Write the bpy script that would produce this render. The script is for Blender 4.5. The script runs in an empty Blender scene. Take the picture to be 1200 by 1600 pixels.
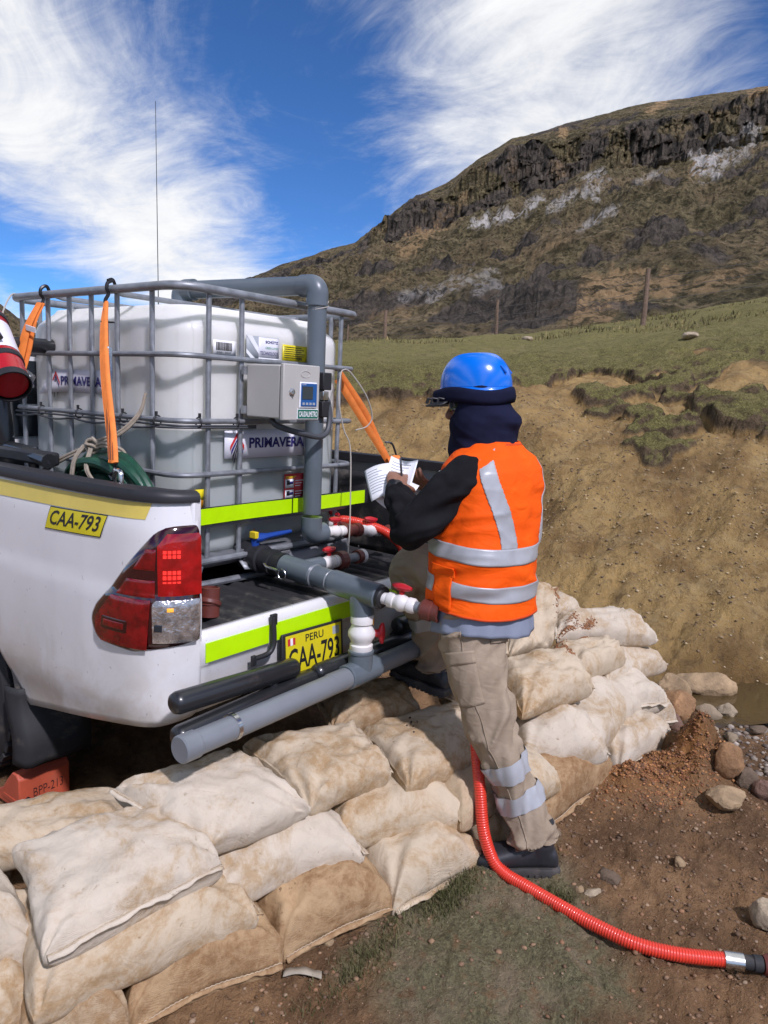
import bpy, bmesh, math, random
import numpy as np
from mathutils import Vector, Matrix
random.seed(7); RNG = np.random.default_rng(7)
R = math.radians
scene = bpy.context.scene
col = scene.collection

# ------------------------------------------------------------------ camera
CAM = np.array([-2.190, -2.200, 1.638])
_yaw, _pitch, _roll = R(53.137), R(8.976), R(2.648)
FWD = np.array([math.sin(_yaw)*math.cos(_pitch), math.cos(_yaw)*math.cos(_pitch), -math.sin(_pitch)])
_r = np.array([math.cos(_yaw), -math.sin(_yaw), 0.0]); _u = np.cross(_r, FWD)
RGT = math.cos(_roll)*_r + math.sin(_roll)*_u
UPV = -math.sin(_roll)*_r + math.cos(_roll)*_u
cd = bpy.data.cameras.new('camera'); cam = bpy.data.objects.new('camera', cd); col.objects.link(cam)
cam.matrix_world = Matrix(((RGT[0], UPV[0], -FWD[0], CAM[0]), (RGT[1], UPV[1], -FWD[1], CAM[1]),
                           (RGT[2], UPV[2], -FWD[2], CAM[2]), (0, 0, 0, 1)))
cd.sensor_fit = 'HORIZONTAL'; cd.sensor_width = 36.0; cd.lens = 36.0*1160.3/1200.0
cd.clip_start = 0.05; cd.clip_end = 5000
scene.camera = cam

# ------------------------------------------------------------------ sun and sky
SUN_EL = 48.0
SUN_H = np.array([-0.37, -0.93]); SUN_H = SUN_H/np.linalg.norm(SUN_H)
sl = bpy.data.lights.new('sun', 'SUN'); sl.energy = 2.5; sl.angle = R(3.0); sl.color = (1.0, 0.955, 1.10)
sun = bpy.data.objects.new('sun', sl); col.objects.link(sun)
sd = Vector((SUN_H[0]*math.cos(R(SUN_EL)), SUN_H[1]*math.cos(R(SUN_EL)), math.sin(R(SUN_EL))))
sun.rotation_euler = sd.to_track_quat('Z', 'Y').to_euler(); sun.location = (0, -6, 12)
world = bpy.data.worlds.new('World'); scene.world = world; world.use_nodes = True
def build_world():
    nt = world.node_tree; nt.nodes.clear()
    N = lambda t: nt.nodes.new(t); L = nt.links.new
    out = N('ShaderNodeOutputWorld'); bg = N('ShaderNodeBackground'); bg.inputs['Strength'].default_value = 0.10
    sky = N('ShaderNodeTexSky'); sky.sky_type = 'NISHITA'; sky.sun_disc = False
    sky.sun_elevation = R(SUN_EL); sky.sun_rotation = math.atan2(SUN_H[0], SUN_H[1])
    sky.altitude = 4200; sky.air_density = 1.0; sky.dust_density = 0.15; sky.ozone_density = 2.2
    tc = N('ShaderNodeTexCoord')
    # cirrus: the direction is divided by its height so that the streaks converge as on a real cloud deck
    sep = N('ShaderNodeSeparateXYZ'); L(tc.outputs['Generated'], sep.inputs[0])
    zz = N('ShaderNodeMath'); zz.operation = 'ADD'; zz.inputs[1].default_value = 0.22; L(sep.outputs['Z'], zz.inputs[0])
    zm = N('ShaderNodeMath'); zm.operation = 'MAXIMUM'; zm.inputs[1].default_value = 0.08; L(zz.outputs[0], zm.inputs[0])
    dv = N('ShaderNodeVectorMath'); dv.operation = 'DIVIDE'; L(tc.outputs['Generated'], dv.inputs[0])
    cz = N('ShaderNodeCombineXYZ')
    for i in range(3): L(zm.outputs[0], cz.inputs[i])
    L(cz.outputs[0], dv.inputs[1])
    def noise(scale, detail, rough, dist, off, stretch=(1, 1, 1), rz=0.0):
        mp = N('ShaderNodeMapping'); mp.inputs['Location'].default_value = off; mp.inputs['Scale'].default_value = stretch
        mp.inputs['Rotation'].default_value = (0, 0, rz)
        L(dv.outputs[0], mp.inputs['Vector'])
        n = N('ShaderNodeTexNoise'); n.inputs['Scale'].default_value = scale; n.inputs['Detail'].default_value = detail
        n.inputs['Roughness'].default_value = rough; n.inputs['Distortion'].default_value = dist
        L(mp.outputs[0], n.inputs['Vector']); return n.outputs['Fac']
    # cloud streets: parallel bands of cirrus with clear lanes between them
    wig = noise(1.3, 4.0, 0.55, 0.4, (2.0, 5.0, 0.0))
    dt = N('ShaderNodeVectorMath'); dt.operation = 'DOT_PRODUCT'; L(dv.outputs[0], dt.inputs[0]); dt.inputs[1].default_value = (-0.56, 0.83, 0.0)
    w1 = N('ShaderNodeMath'); w1.operation = 'MULTIPLY_ADD'; L(wig, w1.inputs[0]); w1.inputs[1].default_value = 0.34; L(dt.outputs['Value'], w1.inputs[2])
    w2 = N('ShaderNodeMath'); w2.operation = 'MULTIPLY_ADD'; L(w1.outputs[0], w2.inputs[0]); w2.inputs[1].default_value = 2*math.pi/1.10; w2.inputs[2].default_value = -2*math.pi/1.10*(0.31+0.17)
    w3 = N('ShaderNodeMath'); w3.operation = 'COSINE'; L(w2.outputs[0], w3.inputs[0])
    w4 = N('ShaderNodeMath'); w4.operation = 'MULTIPLY_ADD'; L(w3.outputs[0], w4.inputs[0]); w4.inputs[1].default_value = -0.5; w4.inputs[2].default_value = 0.5
    big = w4.outputs[0]
    mid = noise(2.3, 10.0, 0.64, 1.2, (4.1, 2.3, 0.0), (1.0, 0.85, 0.6), 0.5)
    fine = noise(7.0, 10.0, 0.70, 1.4, (1.0, 7.0, 3.0), (1.0, 0.62, 0.7), 0.9)
    def mad(a, ka, b, kb, c=0.0):
        m1 = N('ShaderNodeMath'); m1.operation = 'MULTIPLY_ADD'; L(a, m1.inputs[0]); m1.inputs[1].default_value = ka; m1.inputs[2].default_value = c
        m2 = N('ShaderNodeMath'); m2.operation = 'MULTIPLY_ADD'; L(b, m2.inputs[0]); m2.inputs[1].default_value = kb; L(m1.outputs[0], m2.inputs[2])
        return m2.outputs[0]
    s = mad(mad(big, 0.62, mid, 0.95), 1.0, fine, 0.42)
    mr = N('ShaderNodeMapRange'); mr.interpolation_type = 'SMOOTHSTEP'; L(s, mr.inputs['Value'])
    mr.inputs['From Min'].default_value = SKY_LO; mr.inputs['From Max'].default_value = SKY_HI
    # thin lower edge of the deck thickens towards the horizon
    mx = N('ShaderNodeMix'); mx.data_type = 'RGBA'
    L(mr.outputs['Result'], mx.inputs['Factor'])
    tint = N('ShaderNodeMix'); tint.data_type = 'RGBA'; tint.blend_type = 'MULTIPLY'; tint.inputs['Factor'].default_value = 1.0
    L(sky.outputs['Color'], tint.inputs['A']); tint.inputs['B'].default_value = (0.40, 0.68, 1.0, 1)
    L(tint.outputs['Result'], mx.inputs['A'])
    # cloud brightness varies a little with its thickness
    cr = N('ShaderNodeMix'); cr.data_type = 'RGBA'; L(mid, cr.inputs['Factor'])
    cr.inputs['A'].default_value = (4.9, 5.0, 5.3, 1); cr.inputs['B'].default_value = (7.8, 7.8, 7.8, 1)
    L(cr.outputs['Result'], mx.inputs['B'])
    L(mx.outputs['Result'], bg.inputs['Color']); L(bg.outputs[0], out.inputs['Surface'])
SKY_LO = 0.70; SKY_HI = 1.42
build_world()
vs = scene.view_settings; vs.view_transform = 'Standard'; vs.look = 'None'; vs.exposure = 0.54; vs.gamma = 1.0; vs.use_curve_mapping = False
scene.render.engine = 'CYCLES'
scene.cycles.use_denoising = True
scene.cycles.max_bounces = 5; scene.cycles.diffuse_bounces = 3; scene.cycles.glossy_bounces = 3; scene.cycles.transmission_bounces = 3; scene.cycles.use_adaptive_sampling = True; scene.cycles.adaptive_threshold = 0.015; scene.cycles.transparent_max_bounces = 8; scene.cycles.caustics_reflective = False; scene.cycles.caustics_refractive = False

# ------------------------------------------------------------------ noise in numpy
_TAB = np.random.default_rng(99).random(1 << 16).astype(np.float32)*2-1
_PRM = np.random.default_rng(98).permutation(1 << 16).astype(np.int32)
def vnoise(x, y, z=None, seed=0):
    x = np.asarray(x, np.float32); y = np.asarray(y, np.float32)
    w = lambda t: t*t*t*(t*(t*6-15)+10)
    ix, iy = np.floor(x), np.floor(y); u, v = w(x-ix), w(y-iy); ix = ix.astype(np.int32); iy = iy.astype(np.int32)
    if z is None: iz = None; ks = (0,)
    else: z = np.asarray(z, np.float32); iz = np.floor(z); s = w(z-iz); iz = iz.astype(np.int32); ks = (0, 1)
    r = 0
    for dx in (0, 1):
        hx = _PRM[(ix+(dx+seed*131)) & 65535]
        for dy in (0, 1):
            hy = (hx+(iy+dy)*7919) & 65535
            if iz is not None: hy = _PRM[hy]
            for dz in ks:
                g = _TAB[_PRM[hy] if iz is None else (hy+(iz+dz)*104729) & 65535]
                wt = (u if dx else 1-u)*(v if dy else 1-v)
                if iz is not None: wt = wt*(s if dz else 1-s)
                r = r+g*wt
    return r.astype(float) if hasattr(r, 'astype') else r
def fbm(x, y, z=None, oct=4, seed=0, gain=0.5, lac=2.03):
    a, f, r = 1.0, 1.0, 0
    for o in range(oct):
        r = r + a*vnoise(np.asarray(x)*f+o*17.3, np.asarray(y)*f-o*9.1, None if z is None else np.asarray(z)*f, seed+o); a *= gain; f *= lac
    return r
def sstep(a, b, x): t = np.clip((np.asarray(x, float)-a)/(b-a), 0, 1); return t*t*(3-2*t)

# ------------------------------------------------------------------ mesh building
def V(*a): return np.array(a, float)
def unit(v): v = np.asarray(v, float); return v/(np.linalg.norm(v)+1e-12)
class MB:
    def __init__(s): s.v = []; s.f = []; s.n = 0
    def add(s, verts, faces):
        verts = np.asarray(verts, float); o = s.n
        s.v.append(verts); s.f += [tuple(int(i)+o for i in f) for f in faces]; s.n += len(verts); return s
    def box(s, c, size, ax=None):
        c = np.asarray(c, float); h = np.asarray(size, float)/2
        A = np.eye(3) if ax is None else np.asarray(ax, float)
        vs_ = [c + A.T @ (np.array((i, j, k))*h) for i in (-1, 1) for j in (-1, 1) for k in (-1, 1)]
        return s.add(vs_, [(0, 1, 3, 2), (4, 6, 7, 5), (0, 4, 5, 1), (2, 3, 7, 6), (0, 2, 6, 4), (1, 5, 7, 3)])
    def grid(s, P, closed_u=False, closed_v=False, flip=False):
        P = np.asarray(P, float); nu, nv = P.shape[:2]; fs = []
        for i in range(nu if closed_u else nu-1):
            for j in range(nv if closed_v else nv-1):
                a, b, c, d = i*nv+j, ((i+1) % nu)*nv+j, ((i+1) % nu)*nv+(j+1) % nv, i*nv+(j+1) % nv
                fs.append((a, d, c, b) if flip else (a, b, c, d))
        return s.add(P.reshape(-1, 3), fs)
    def rings(s, rr, cap=True):
        rr = np.asarray(rr, float); k, n = rr.shape[:2]; o = s.n
        s.grid(rr, closed_v=True, flip=True)
        if cap:
            s.f.append(tuple(o+j for j in range(n))[::-1][::-1]); s.f.append(tuple(o+(k-1)*n+j for j in range(n))[::-1])
        return s
    def tube(s, path, rad, n=12, cap=True, closed=False):
        p = np.asarray(path, float); k = len(p); rad = np.broadcast_to(np.asarray(rad, float), (k,))
        tg = np.gradient(p, axis=0) if not closed else np.roll(p, -1, 0)-np.roll(p, 1, 0)
        tg /= np.linalg.norm(tg, axis=1)[:, None]+1e-12
        ref = V(0, 0, 1) if abs(tg[0][2]) < .9 else V(1, 0, 0)
        a = unit(np.cross(tg[0], ref)); th = np.arange(n)*2*math.pi/n; rr = []
        for i in range(k):
            a = unit(a-tg[i]*(a@tg[i])); b = np.cross(tg[i], a)
            rr.append(p[i]+rad[i]*(np.cos(th)[:, None]*a+np.sin(th)[:, None]*b))
        if closed: s.grid(np.array(rr), closed_u=True, closed_v=True, flip=True)
        else: s.rings(rr, cap)
        return s
    def lathe(s, p0, p1, prof, n=24, cap=True):
        p0 = np.asarray(p0, float); p1 = np.asarray(p1, float); t = unit(p1-p0)
        ref = V(0, 0, 1) if abs(t[2]) < .9 else V(1, 0, 0); a = unit(np.cross(t, ref)); b = np.cross(t, a)
        th = np.arange(n)*2*math.pi/n
        rr = [p0+(p1-p0)*q+max(r, 1e-5)*(np.cos(th)[:, None]*a+np.sin(th)[:, None]*b) for q, r in prof]
        return s.rings(rr, cap)
    def poly(s, pts, n, th):
        """flat polygon extruded by th along n"""
        pts = np.asarray(pts, float); k = len(pts); o = s.n; n = np.asarray(n, float)
        s.add(np.vstack([pts, pts+n*th]), [tuple(range(k))[::-1], tuple(range(k, 2*k))] + [(i, (i+1) % k, k+(i+1) % k, k+i) for i in range(k)])
        return s
def smooth_path(pts, n=60, closed=False):
    p = np.asarray(pts, float); k = len(p)
    if closed: q = np.vstack([p[-1], p, p[0], p[1]]); segs = k
    else: q = np.vstack([2*p[0]-p[1], p, 2*p[-1]-p[-2]]); segs = k-1
    out = []
    for t in np.linspace(0, segs, n, endpoint=not closed):
        i = min(int(t), segs-1); f = t-i; a, b, c, d = q[i], q[i+1], q[i+2], q[i+3]
        out.append(.5*((2*b)+(c-a)*f+(2*a-5*b+4*c-d)*f*f+(3*b-a-3*c+d)*f**3))
    return np.array(out)
def resample(p, step):
    p = np.asarray(p, float); L_ = np.r_[0, np.cumsum(np.linalg.norm(np.diff(p, axis=0), axis=1))]
    q = np.linspace(0, L_[-1], max(2, int(L_[-1]/step)+1))
    return np.stack([np.interp(q, L_, p[:, i]) for i in range(3)], 1)
ORIG = {}
def tag(o, label=None, cat=None, group=None, kind=None):
    if label: o['label'] = label
    if cat: o['category'] = cat
    if group: o['group'] = group
    if kind: o['kind'] = kind
    return o
def empty(name, loc, label, cat, group=None):
    o = bpy.data.objects.new(name, None); col.objects.link(o); o.location = loc; o.empty_display_size = .1
    ORIG[o.name] = np.asarray(loc, float); return tag(o, label, cat, group)
def mk(name, mb, mat, parent=None, smooth=True, ang=35, bevel=0, origin=None, label=None, cat=None, group=None, kind=None, subsurf=0):
    if isinstance(mb, MB): v = np.vstack(mb.v); f = mb.f
    else: v, f = mb
    o0 = ORIG[parent.name] if parent is not None else (np.asarray(origin, float) if origin is not None else np.zeros(3))
    me = bpy.data.meshes.new(name); me.from_pydata((np.asarray(v)-o0).tolist(), [], f); me.update()
    bm = bmesh.new(); bm.from_mesh(me); bmesh.ops.recalc_face_normals(bm, faces=bm.faces); bm.to_mesh(me); bm.free()
    return mko(name, me, mat, parent, smooth, ang, bevel, o0, label, cat, group, kind, subsurf)
def mko(name, me, mat, parent=None, smooth=True, ang=35, bevel=0, o0=None, label=None, cat=None, group=None, kind=None, subsurf=0):
    o = bpy.data.objects.new(name, me); col.objects.link(o)
    if mat is not None: me.materials.append(mat)
    if smooth:
        me.polygons.foreach_set('use_smooth', [True]*len(me.polygons))
        if ang: me.set_sharp_from_angle(angle=R(ang))
    if bevel:
        b = o.modifiers.new('bevel', 'BEVEL'); b.width = bevel; b.segments = 2; b.limit_method = 'ANGLE'; b.angle_limit = R(40)
    if subsurf:
        s_ = o.modifiers.new('sub', 'SUBSURF'); s_.levels = subsurf; s_.render_levels = subsurf
    if parent is not None: o.parent = parent
    elif o0 is not None: o.location = o0
    ORIG[o.name] = np.zeros(3) if o0 is None else np.asarray(o0, float)
    return tag(o, label, cat, group, kind)
def remesh(mb, voxel, smooth_it=2):
    me = bpy.data.meshes.new('tmp'); me.from_pydata(np.vstack(mb.v).tolist(), [], mb.f); me.update()
    bm = bmesh.new(); bm.from_mesh(me); bmesh.ops.recalc_face_normals(bm, faces=bm.faces); bm.to_mesh(me); bm.free()
    o = bpy.data.objects.new('tmp', me); col.objects.link(o)
    m = o.modifiers.new('r', 'REMESH'); m.mode = 'VOXEL'; m.voxel_size = voxel
    if smooth_it: s_ = o.modifiers.new('s', 'SMOOTH'); s_.iterations = smooth_it; s_.factor = .5
    dg = bpy.context.evaluated_depsgraph_get(); dg.update()
    e = bpy.data.meshes.new_from_object(o.evaluated_get(dg))
    v = np.empty(len(e.vertices)*3); e.vertices.foreach_get('co', v); v = v.reshape(-1, 3)
    f = [tuple(p.vertices) for p in e.polygons]
    bpy.data.objects.remove(o); bpy.data.meshes.remove(me); bpy.data.meshes.remove(e)
    return v, f
def text(name, s, origin, xd, yd, width, height, mat, parent, bold=0.0, th=.0006):
    """flat lettering: s fitted into width x height with its lower left corner at origin"""
    cu = bpy.data.curves.new('t', 'FONT'); cu.body = s; cu.size = 1; cu.offset = bold; cu.resolution_u = 3
    o = bpy.data.objects.new('t', cu); col.objects.link(o)
    dg = bpy.context.evaluated_depsgraph_get(); dg.update()
    me = bpy.data.meshes.new_from_object(o.evaluated_get(dg)); bpy.data.objects.remove(o); bpy.data.curves.remove(cu)
    v = np.empty(len(me.vertices)*3); me.vertices.foreach_get('co', v); v = v.reshape(-1, 3)
    f = [tuple(p.vertices) for p in me.polygons]; bpy.data.meshes.remove(me)
    lo, hi = v.min(0), v.max(0); v = (v-lo)/np.maximum(hi-lo, 1e-6)
    xd, yd = unit(xd), unit(yd); n = np.cross(xd, yd)
    P = np.asarray(origin, float)+v[:, :1]*width*xd+v[:, 1:2]*height*yd+n*th
    return mk(name, (P, f), mat, parent, smooth=False)

# ------------------------------------------------------------------ materials
class NT:
    def __init__(s, name):
        s.m = bpy.data.materials.new(name); s.m.use_nodes = True; s.t = s.m.node_tree; s.t.nodes.clear()
        s.out = s.t.nodes.new('ShaderNodeOutputMaterial'); s.b = s.t.nodes.new('ShaderNodeBsdfPrincipled'); s.L(s.b.outputs[0], s.out.inputs['Surface'])
        s.tc = s.t.nodes.new('ShaderNodeTexCoord')
    def L(s, a, b): s.t.links.new(a, b)
    def put(s, sock, v):
        if isinstance(v, bpy.types.NodeSocket): s.L(v, sock)
        elif isinstance(v, (tuple, list)) and len(v) == 3 and sock.type == 'RGBA': sock.default_value = (*v, 1)
        else: sock.default_value = v
    def set(s, **k):
        for a, v in k.items(): s.put(s.b.inputs[a.replace('_', ' ')], v)
    def noise(s, scale, detail=6, rough=.55, dist=0, vec=None, stretch=None, off=(0, 0, 0), rot=(0, 0, 0)):
        n = s.t.nodes.new('ShaderNodeTexNoise'); v = vec or s.tc.outputs['Object']
        if stretch or off != (0, 0, 0):
            mp = s.t.nodes.new('ShaderNodeMapping'); mp.inputs['Scale'].default_value = stretch or (1, 1, 1); mp.inputs['Location'].default_value = off
            mp.inputs['Rotation'].default_value = rot; s.L(v, mp.inputs['Vector']); v = mp.outputs[0]
        s.L(v, n.inputs['Vector']); n.inputs['Scale'].default_value = scale; n.inputs['Detail'].default_value = detail
        n.inputs['Roughness'].default_value = rough; n.inputs['Distortion'].default_value = dist; return n.outputs['Fac']
    def voro(s, scale, vec=None, feature='F1', rand=1.0):
        n = s.t.nodes.new('ShaderNodeTexVoronoi'); n.feature = feature; s.L(vec or s.tc.outputs['Object'], n.inputs['Vector']); n.inputs['Scale'].default_value = scale
        n.inputs['Randomness'].default_value = rand; return n
    def ramp(s, x, lo, hi, a=0.0, b=1.0, smooth=True):
        m = s.t.nodes.new('ShaderNodeMapRange'); m.interpolation_type = 'SMOOTHSTEP' if smooth else 'LINEAR'
        s.put(m.inputs['Value'], x); m.inputs['From Min'].default_value = lo; m.inputs['From Max'].default_value = hi
        m.inputs['To Min'].default_value = a; m.inputs['To Max'].default_value = b; return m.outputs['Result']
    def math(s, op, a, b=0.0, c=0.0, clamp=False):
        m = s.t.nodes.new('ShaderNodeMath'); m.operation = op; m.use_clamp = clamp
        s.put(m.inputs[0], a); s.put(m.inputs[1], b); s.put(m.inputs[2], c); return m.outputs[0]
    def mix(s, f, a, b, mode='MIX'):
        m = s.t.nodes.new('ShaderNodeMix'); m.data_type = 'RGBA'; m.blend_type = mode
        s.put(m.inputs['Factor'], f); s.put(m.inputs['A'], a); s.put(m.inputs['B'], b); return m.outputs['Result']
    def bump(s, h, strength=.5, dist=.01, normal=None):
        b = s.t.nodes.new('ShaderNodeBump'); s.put(b.inputs['Height'], h); b.inputs['Strength'].default_value = strength; b.inputs['Distance'].default_value = dist
        if normal is not None: s.L(normal, b.inputs['Normal'])
        return b.outputs['Normal']
    def attr(s, name):
        a = s.t.nodes.new('ShaderNodeAttribute'); a.attribute_name = name; return a
    def uv(s): return s.tc.outputs['UV']
def M(name, c, rough=.5, metal=0.0, var=.08, vs_=6.0, bump=0.0, bs=80.0, bd=.002, dirt=None, coat=0.0, sss=0.0, spec=.5, rvar=.0, emit=None, alpha=1.0):
    """plain procedural material: base colour with slow variation, optional dirt (colour, amount, scale) and fine relief"""
    n = NT(name); c = np.array(c)
    k = n.noise(vs_, 5, .6)
    colr = n.mix(n.ramp(k, .3, .7), tuple(np.clip(c*(1-var), 0, 1)), tuple(np.clip(c*(1+var), 0, 1)))
    if dirt:
        dc, amt, sc = dirt
        d = n.noise(sc, 9, .68, .3)
        colr = n.mix(n.ramp(d, .62-.25*amt, .80-.15*amt, 0, min(1, .35+amt*.6)), colr, dc)
    n.set(Base_Color=colr, Metallic=metal, Specular_IOR_Level=spec)
    n.set(Roughness=n.ramp(k, .25, .75, max(.02, rough-rvar), min(1, rough+rvar)) if rvar else rough)
    if coat: n.set(Coat_Weight=coat, Coat_Roughness=.06)
    if sss: n.set(Subsurface_Weight=sss, Subsurface_Radius=(.03, .03, .025), Subsurface_Scale=1.0)
    if bump: n.set(Normal=n.bump(n.noise(bs, 5, .6), bump, bd))
    if emit: n.set(Emission_Color=emit[0], Emission_Strength=emit[1])
    return n.m
MT = {}
def make_materials():
    m = MT
    dust = (.30, .22, .14)
    n = NT('white_paint'); b = n.mix(n.ramp(n.noise(2.2, 5, .6), .35, .7), (.70, .695, .67), (.76, .755, .735))
    sep = n.t.nodes.new('ShaderNodeSeparateXYZ'); n.L(n.tc.outputs['Object'], sep.inputs[0])
    dust_low = n.math('MULTIPLY', n.ramp(sep.outputs['Z'], .95, .50), n.ramp(n.noise(5, 8, .7, .4), .32, .66, .1, .85)); b = n.mix(dust_low, b, (.50, .44, .35))
    b = n.mix(n.ramp(n.noise(38, 5, .65, .5), .675, .71, 0, .6), b, (.16, .14, .12)); b = n.mix(n.ramp(n.noise(70, 3, .6, 0, None, (1, 1, .35)), .70, .73, 0, .5), b, (.22, .20, .18))
    n.set(Base_Color=b, Roughness=n.ramp(n.noise(4, 5), .3, .7, .28, .42), Coat_Weight=.4, Coat_Roughness=.08); m['paint'] = n.m
    m['black_plastic'] = M('black_plastic', (.018, .018, .02), .5, 0, .15, 8, .25, 220, .0006, dirt=((.10, .09, .075), .12, 5))
    m['liner'] = M('bed_liner', (.022, .022, .023), .62, 0, .2, 6, .3, 150, .001, dirt=((.20, .175, .14), .50, 7))
    m['rubber'] = M('rubber', (.02, .02, .02), .75, 0, .2, 5, .4, 60, .002, dirt=((.16, .13, .10), .45, 6))
    m['bar'] = M('black_bar_paint', (.015, .016, .017), .33, 0, .2, 6, .12, 90, .0006, dirt=((.13, .11, .09), .12, 9), coat=.3)
    m['galv'] = M('galvanised_steel', (.26, .275, .285), .50, .45, .18, 22, .15, 40, .0006, dirt=((.20, .17, .14), .12, 14), rvar=.1)
    m['galv2'] = M('galvanised_sheet', (.27, .28, .29), .5, .6, .16, 16, .2, 30, .001, dirt=((.24, .20, .16), .2, 8), rvar=.12)
    m['pvc'] = M('grey_pvc', (.11, .135, .15), .34, 0, .08, 5, .05, 60, .0005, dirt=((.22, .20, .17), .06, 9), rvar=.06)
    m['pvc_light'] = M('light_grey_pvc', (.18, .195, .205), .36, 0, .07, 5, .05, 60, .0005, dirt=((.30, .26, .21), .12, 7), rvar=.06)
    m['white_pvc'] = M('white_pvc', (.72, .70, .66), .35, 0, .03, 6, dirt=((.36, .26, .18), .16, 22))
    m['red_handle'] = M('red_plastic', (.46, .012, .02), .36, 0, .06, 9)
    m['brown_pvc'] = M('brown_fitting', (.13, .032, .022), .45, 0, .12, 12, .1, 60, .0006, dirt=((.25, .17, .12), .12, 16))
    m['blue_handle'] = M('blue_plastic', (.012, .055, .28), .4, 0, .06, 8)
    m['yellow'] = M('yellow_plastic', (.72, .55, .02), .45)
    m['steel'] = M('bright_steel', (.62, .62, .60), .25, 1.0, .08, 20, rvar=.08)
    m['dark_steel'] = M('blackened_hook', (.02, .02, .022), .35, .4, .1, 10)
    m['box'] = M('enclosure_paint', (.47, .455, .41), .42, 0, .03, 5, dirt=((.34, .30, .25), .08, 9))
    m['box_edge'] = M('enclosure_gasket', (.20, .195, .18), .6)
    m['screen_frame'] = M('display_bezel', (.80, .82, .84), .35)
    m['screen_blue'] = M('display_panel', (.018, .10, .30), .25)
    m['screen_lcd'] = M('display_glass', (.045, .058, .062), .12)
    m['sign_green'] = M('green_sign', (.008, .135, .085), .4)
    m['print_white'] = M('white_print', (.82, .83, .82), .5, 0, .02)
    m['paper'] = M('laminated_paper', (.74, .74, .78), .38, 0, .02, 4, .12, 9, .004)
    m['navy_print'] = M('navy_print', (.018, .014, .13), .5)
    m['black_print'] = M('black_print', (.012, .012, .014), .5)
    m['red_print'] = M('red_print', (.55, .03, .035), .5)
    m['grey_print'] = M('grey_print', (.33, .36, .38), .5)
    m['green_print'] = M('green_print', (.10, .36, .20), .5)
    m['orange_print'] = M('orange_sticker', (.72, .32, .02), .45)
    m['yellow_sticker'] = M('yellow_sticker', (.74, .62, .015), .42)
    m['tape_yellow'] = M('yellow_tape', (.66, .52, .10), .42, 0, .06, 7, dirt=((.40, .32, .12), .15, 12))
    m['plate_yellow'] = M('plate_yellow', (.66, .56, .012), .38, 0, .05, 6, dirt=((.42, .34, .10), .12, 10))
    m['tape_green'] = M('lime_reflective_tape', (.50, .86, .0), .35, 0, .04, 12, .25, 120, .0006, dirt=((.40, .52, .06), .08, 9), emit=None)
    m['strap'] = M('orange_webbing', (.78, .215, .035), .72, 0, .1, 30, .5, 320, .0008, dirt=((.45, .16, .05), .12, 18))
    m['rope'] = M('beige_rope', (.32, .27, .20), .85, 0, .15, 60, .6, 260, .0012)
    m['wire'] = M('thin_cord', (.42, .39, .33), .8)
    m['hose_green'] = M('green_hose', (.009, .062, .032), .42, 0, .2, 40, .35, 180, .0012, dirt=((.16, .18, .10), .2, 30))
    m['cable'] = M('grey_cable', (.055, .06, .065), .5)
    m['extinguisher'] = M('red_enamel', (.42, .012, .016), .28, 0, .08, 5, coat=.5)
    m['tail_red'] = M('red_lens', (.16, .002, .004), .09, 0, .45, 26, .4, 40, .003, coat=.8)
    m['tail_red_dark'] = M('smoked_red_lens', (.028, .002, .004), .08, 0, .3, 9, coat=.8)
    m['tail_lit'] = M('lit_red_lens', (.22, .002, .004), .10, 0, .4, 22, .5, 45, .003, coat=.8, emit=((1, .004, .004), .06))
    m['tail_led'] = M('lit_led', (.8, .03, .02), .3, emit=((1, .03, .025), .55))
    m['tail_clear'] = M('clear_lens', (.52, .50, .48), .08, .8, .4, 40, 1.0, 38, .006, coat=.9)
    m['amber'] = M('amber_bulb', (.75, .30, .03), .3, emit=((1, .45, .06), .5))
    m['hub'] = M('steel_rim', (.22, .22, .22), .5, .6)
    m['chock'] = M('orange_chock', (.46, .085, .04), .55, 0, .12, 8, .2, 50, .001, dirt=((.22, .13, .09), .25, 10))
    m['glass'] = M('dark_glass', (.02, .025, .03), .06, 0, .1, 3)
    m['helmet'] = M('blue_helmet', (.0, .15, .66), .22, 0, .03, 4, coat=.5, dirt=((.02, .12, .45), .1, 18))
    m['navy_cloth'] = M('navy_cloth', (.008, .0095, .027), .9, 0, .25, 9, .5, 300, .0006, spec=.15)
    m['sweater'] = M('black_fleece', (.010, .010, .011), .92, 0, .3, 10, .5, 260, .0008, spec=.12)
    n = NT('orange_vest'); b = n.mix(n.ramp(n.noise(6, 5, .6), .35, .7), (.86, .095, .002), (.94, .118, .003)); nb = n.bump(n.noise(8, 3, .5, 1.0, None, (1, 1, 1.9)), .30, .026)
    n.set(Base_Color=b, Roughness=.75, Specular_IOR_Level=.2, Normal=n.bump(n.noise(420, 2), .3, .0005, nb)); m['vest'] = n.m
    m['reflect'] = M('silver_reflective_tape', (.40, .41, .415), .42, .15, .06, 10, .25, 300, .0004)
    m['trim'] = M('vest_stitching', (.62, .06, .0), .8)
    m['shirt'] = M('grey_shirt', (.22, .25, .31), .85, 0, .08, 9, .4, 300, .0006, spec=.2)
    n = NT('khaki_cotton'); b = n.mix(n.ramp(n.noise(7, 6, .65), .35, .68), (.285, .222, .152), (.36, .285, .202)); b = n.mix(n.ramp(n.noise(5, 7, .7, .5), .56, .76, 0, .55), b, (.25, .18, .115))
    nb = n.bump(n.noise(13, 3, .5, 1.2, None, (1, 1, 1.7)), .25, .02); n.set(Base_Color=b, Roughness=.88, Specular_IOR_Level=.2, Normal=n.bump(n.noise(420, 2), .3, .0005, nb)); m['khaki'] = n.m
    m['boot'] = M('black_leather', (.022, .023, .026), .5, 0, .25, 14, .3, 90, .001, dirt=((.12, .10, .08), .25, 14))
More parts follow.
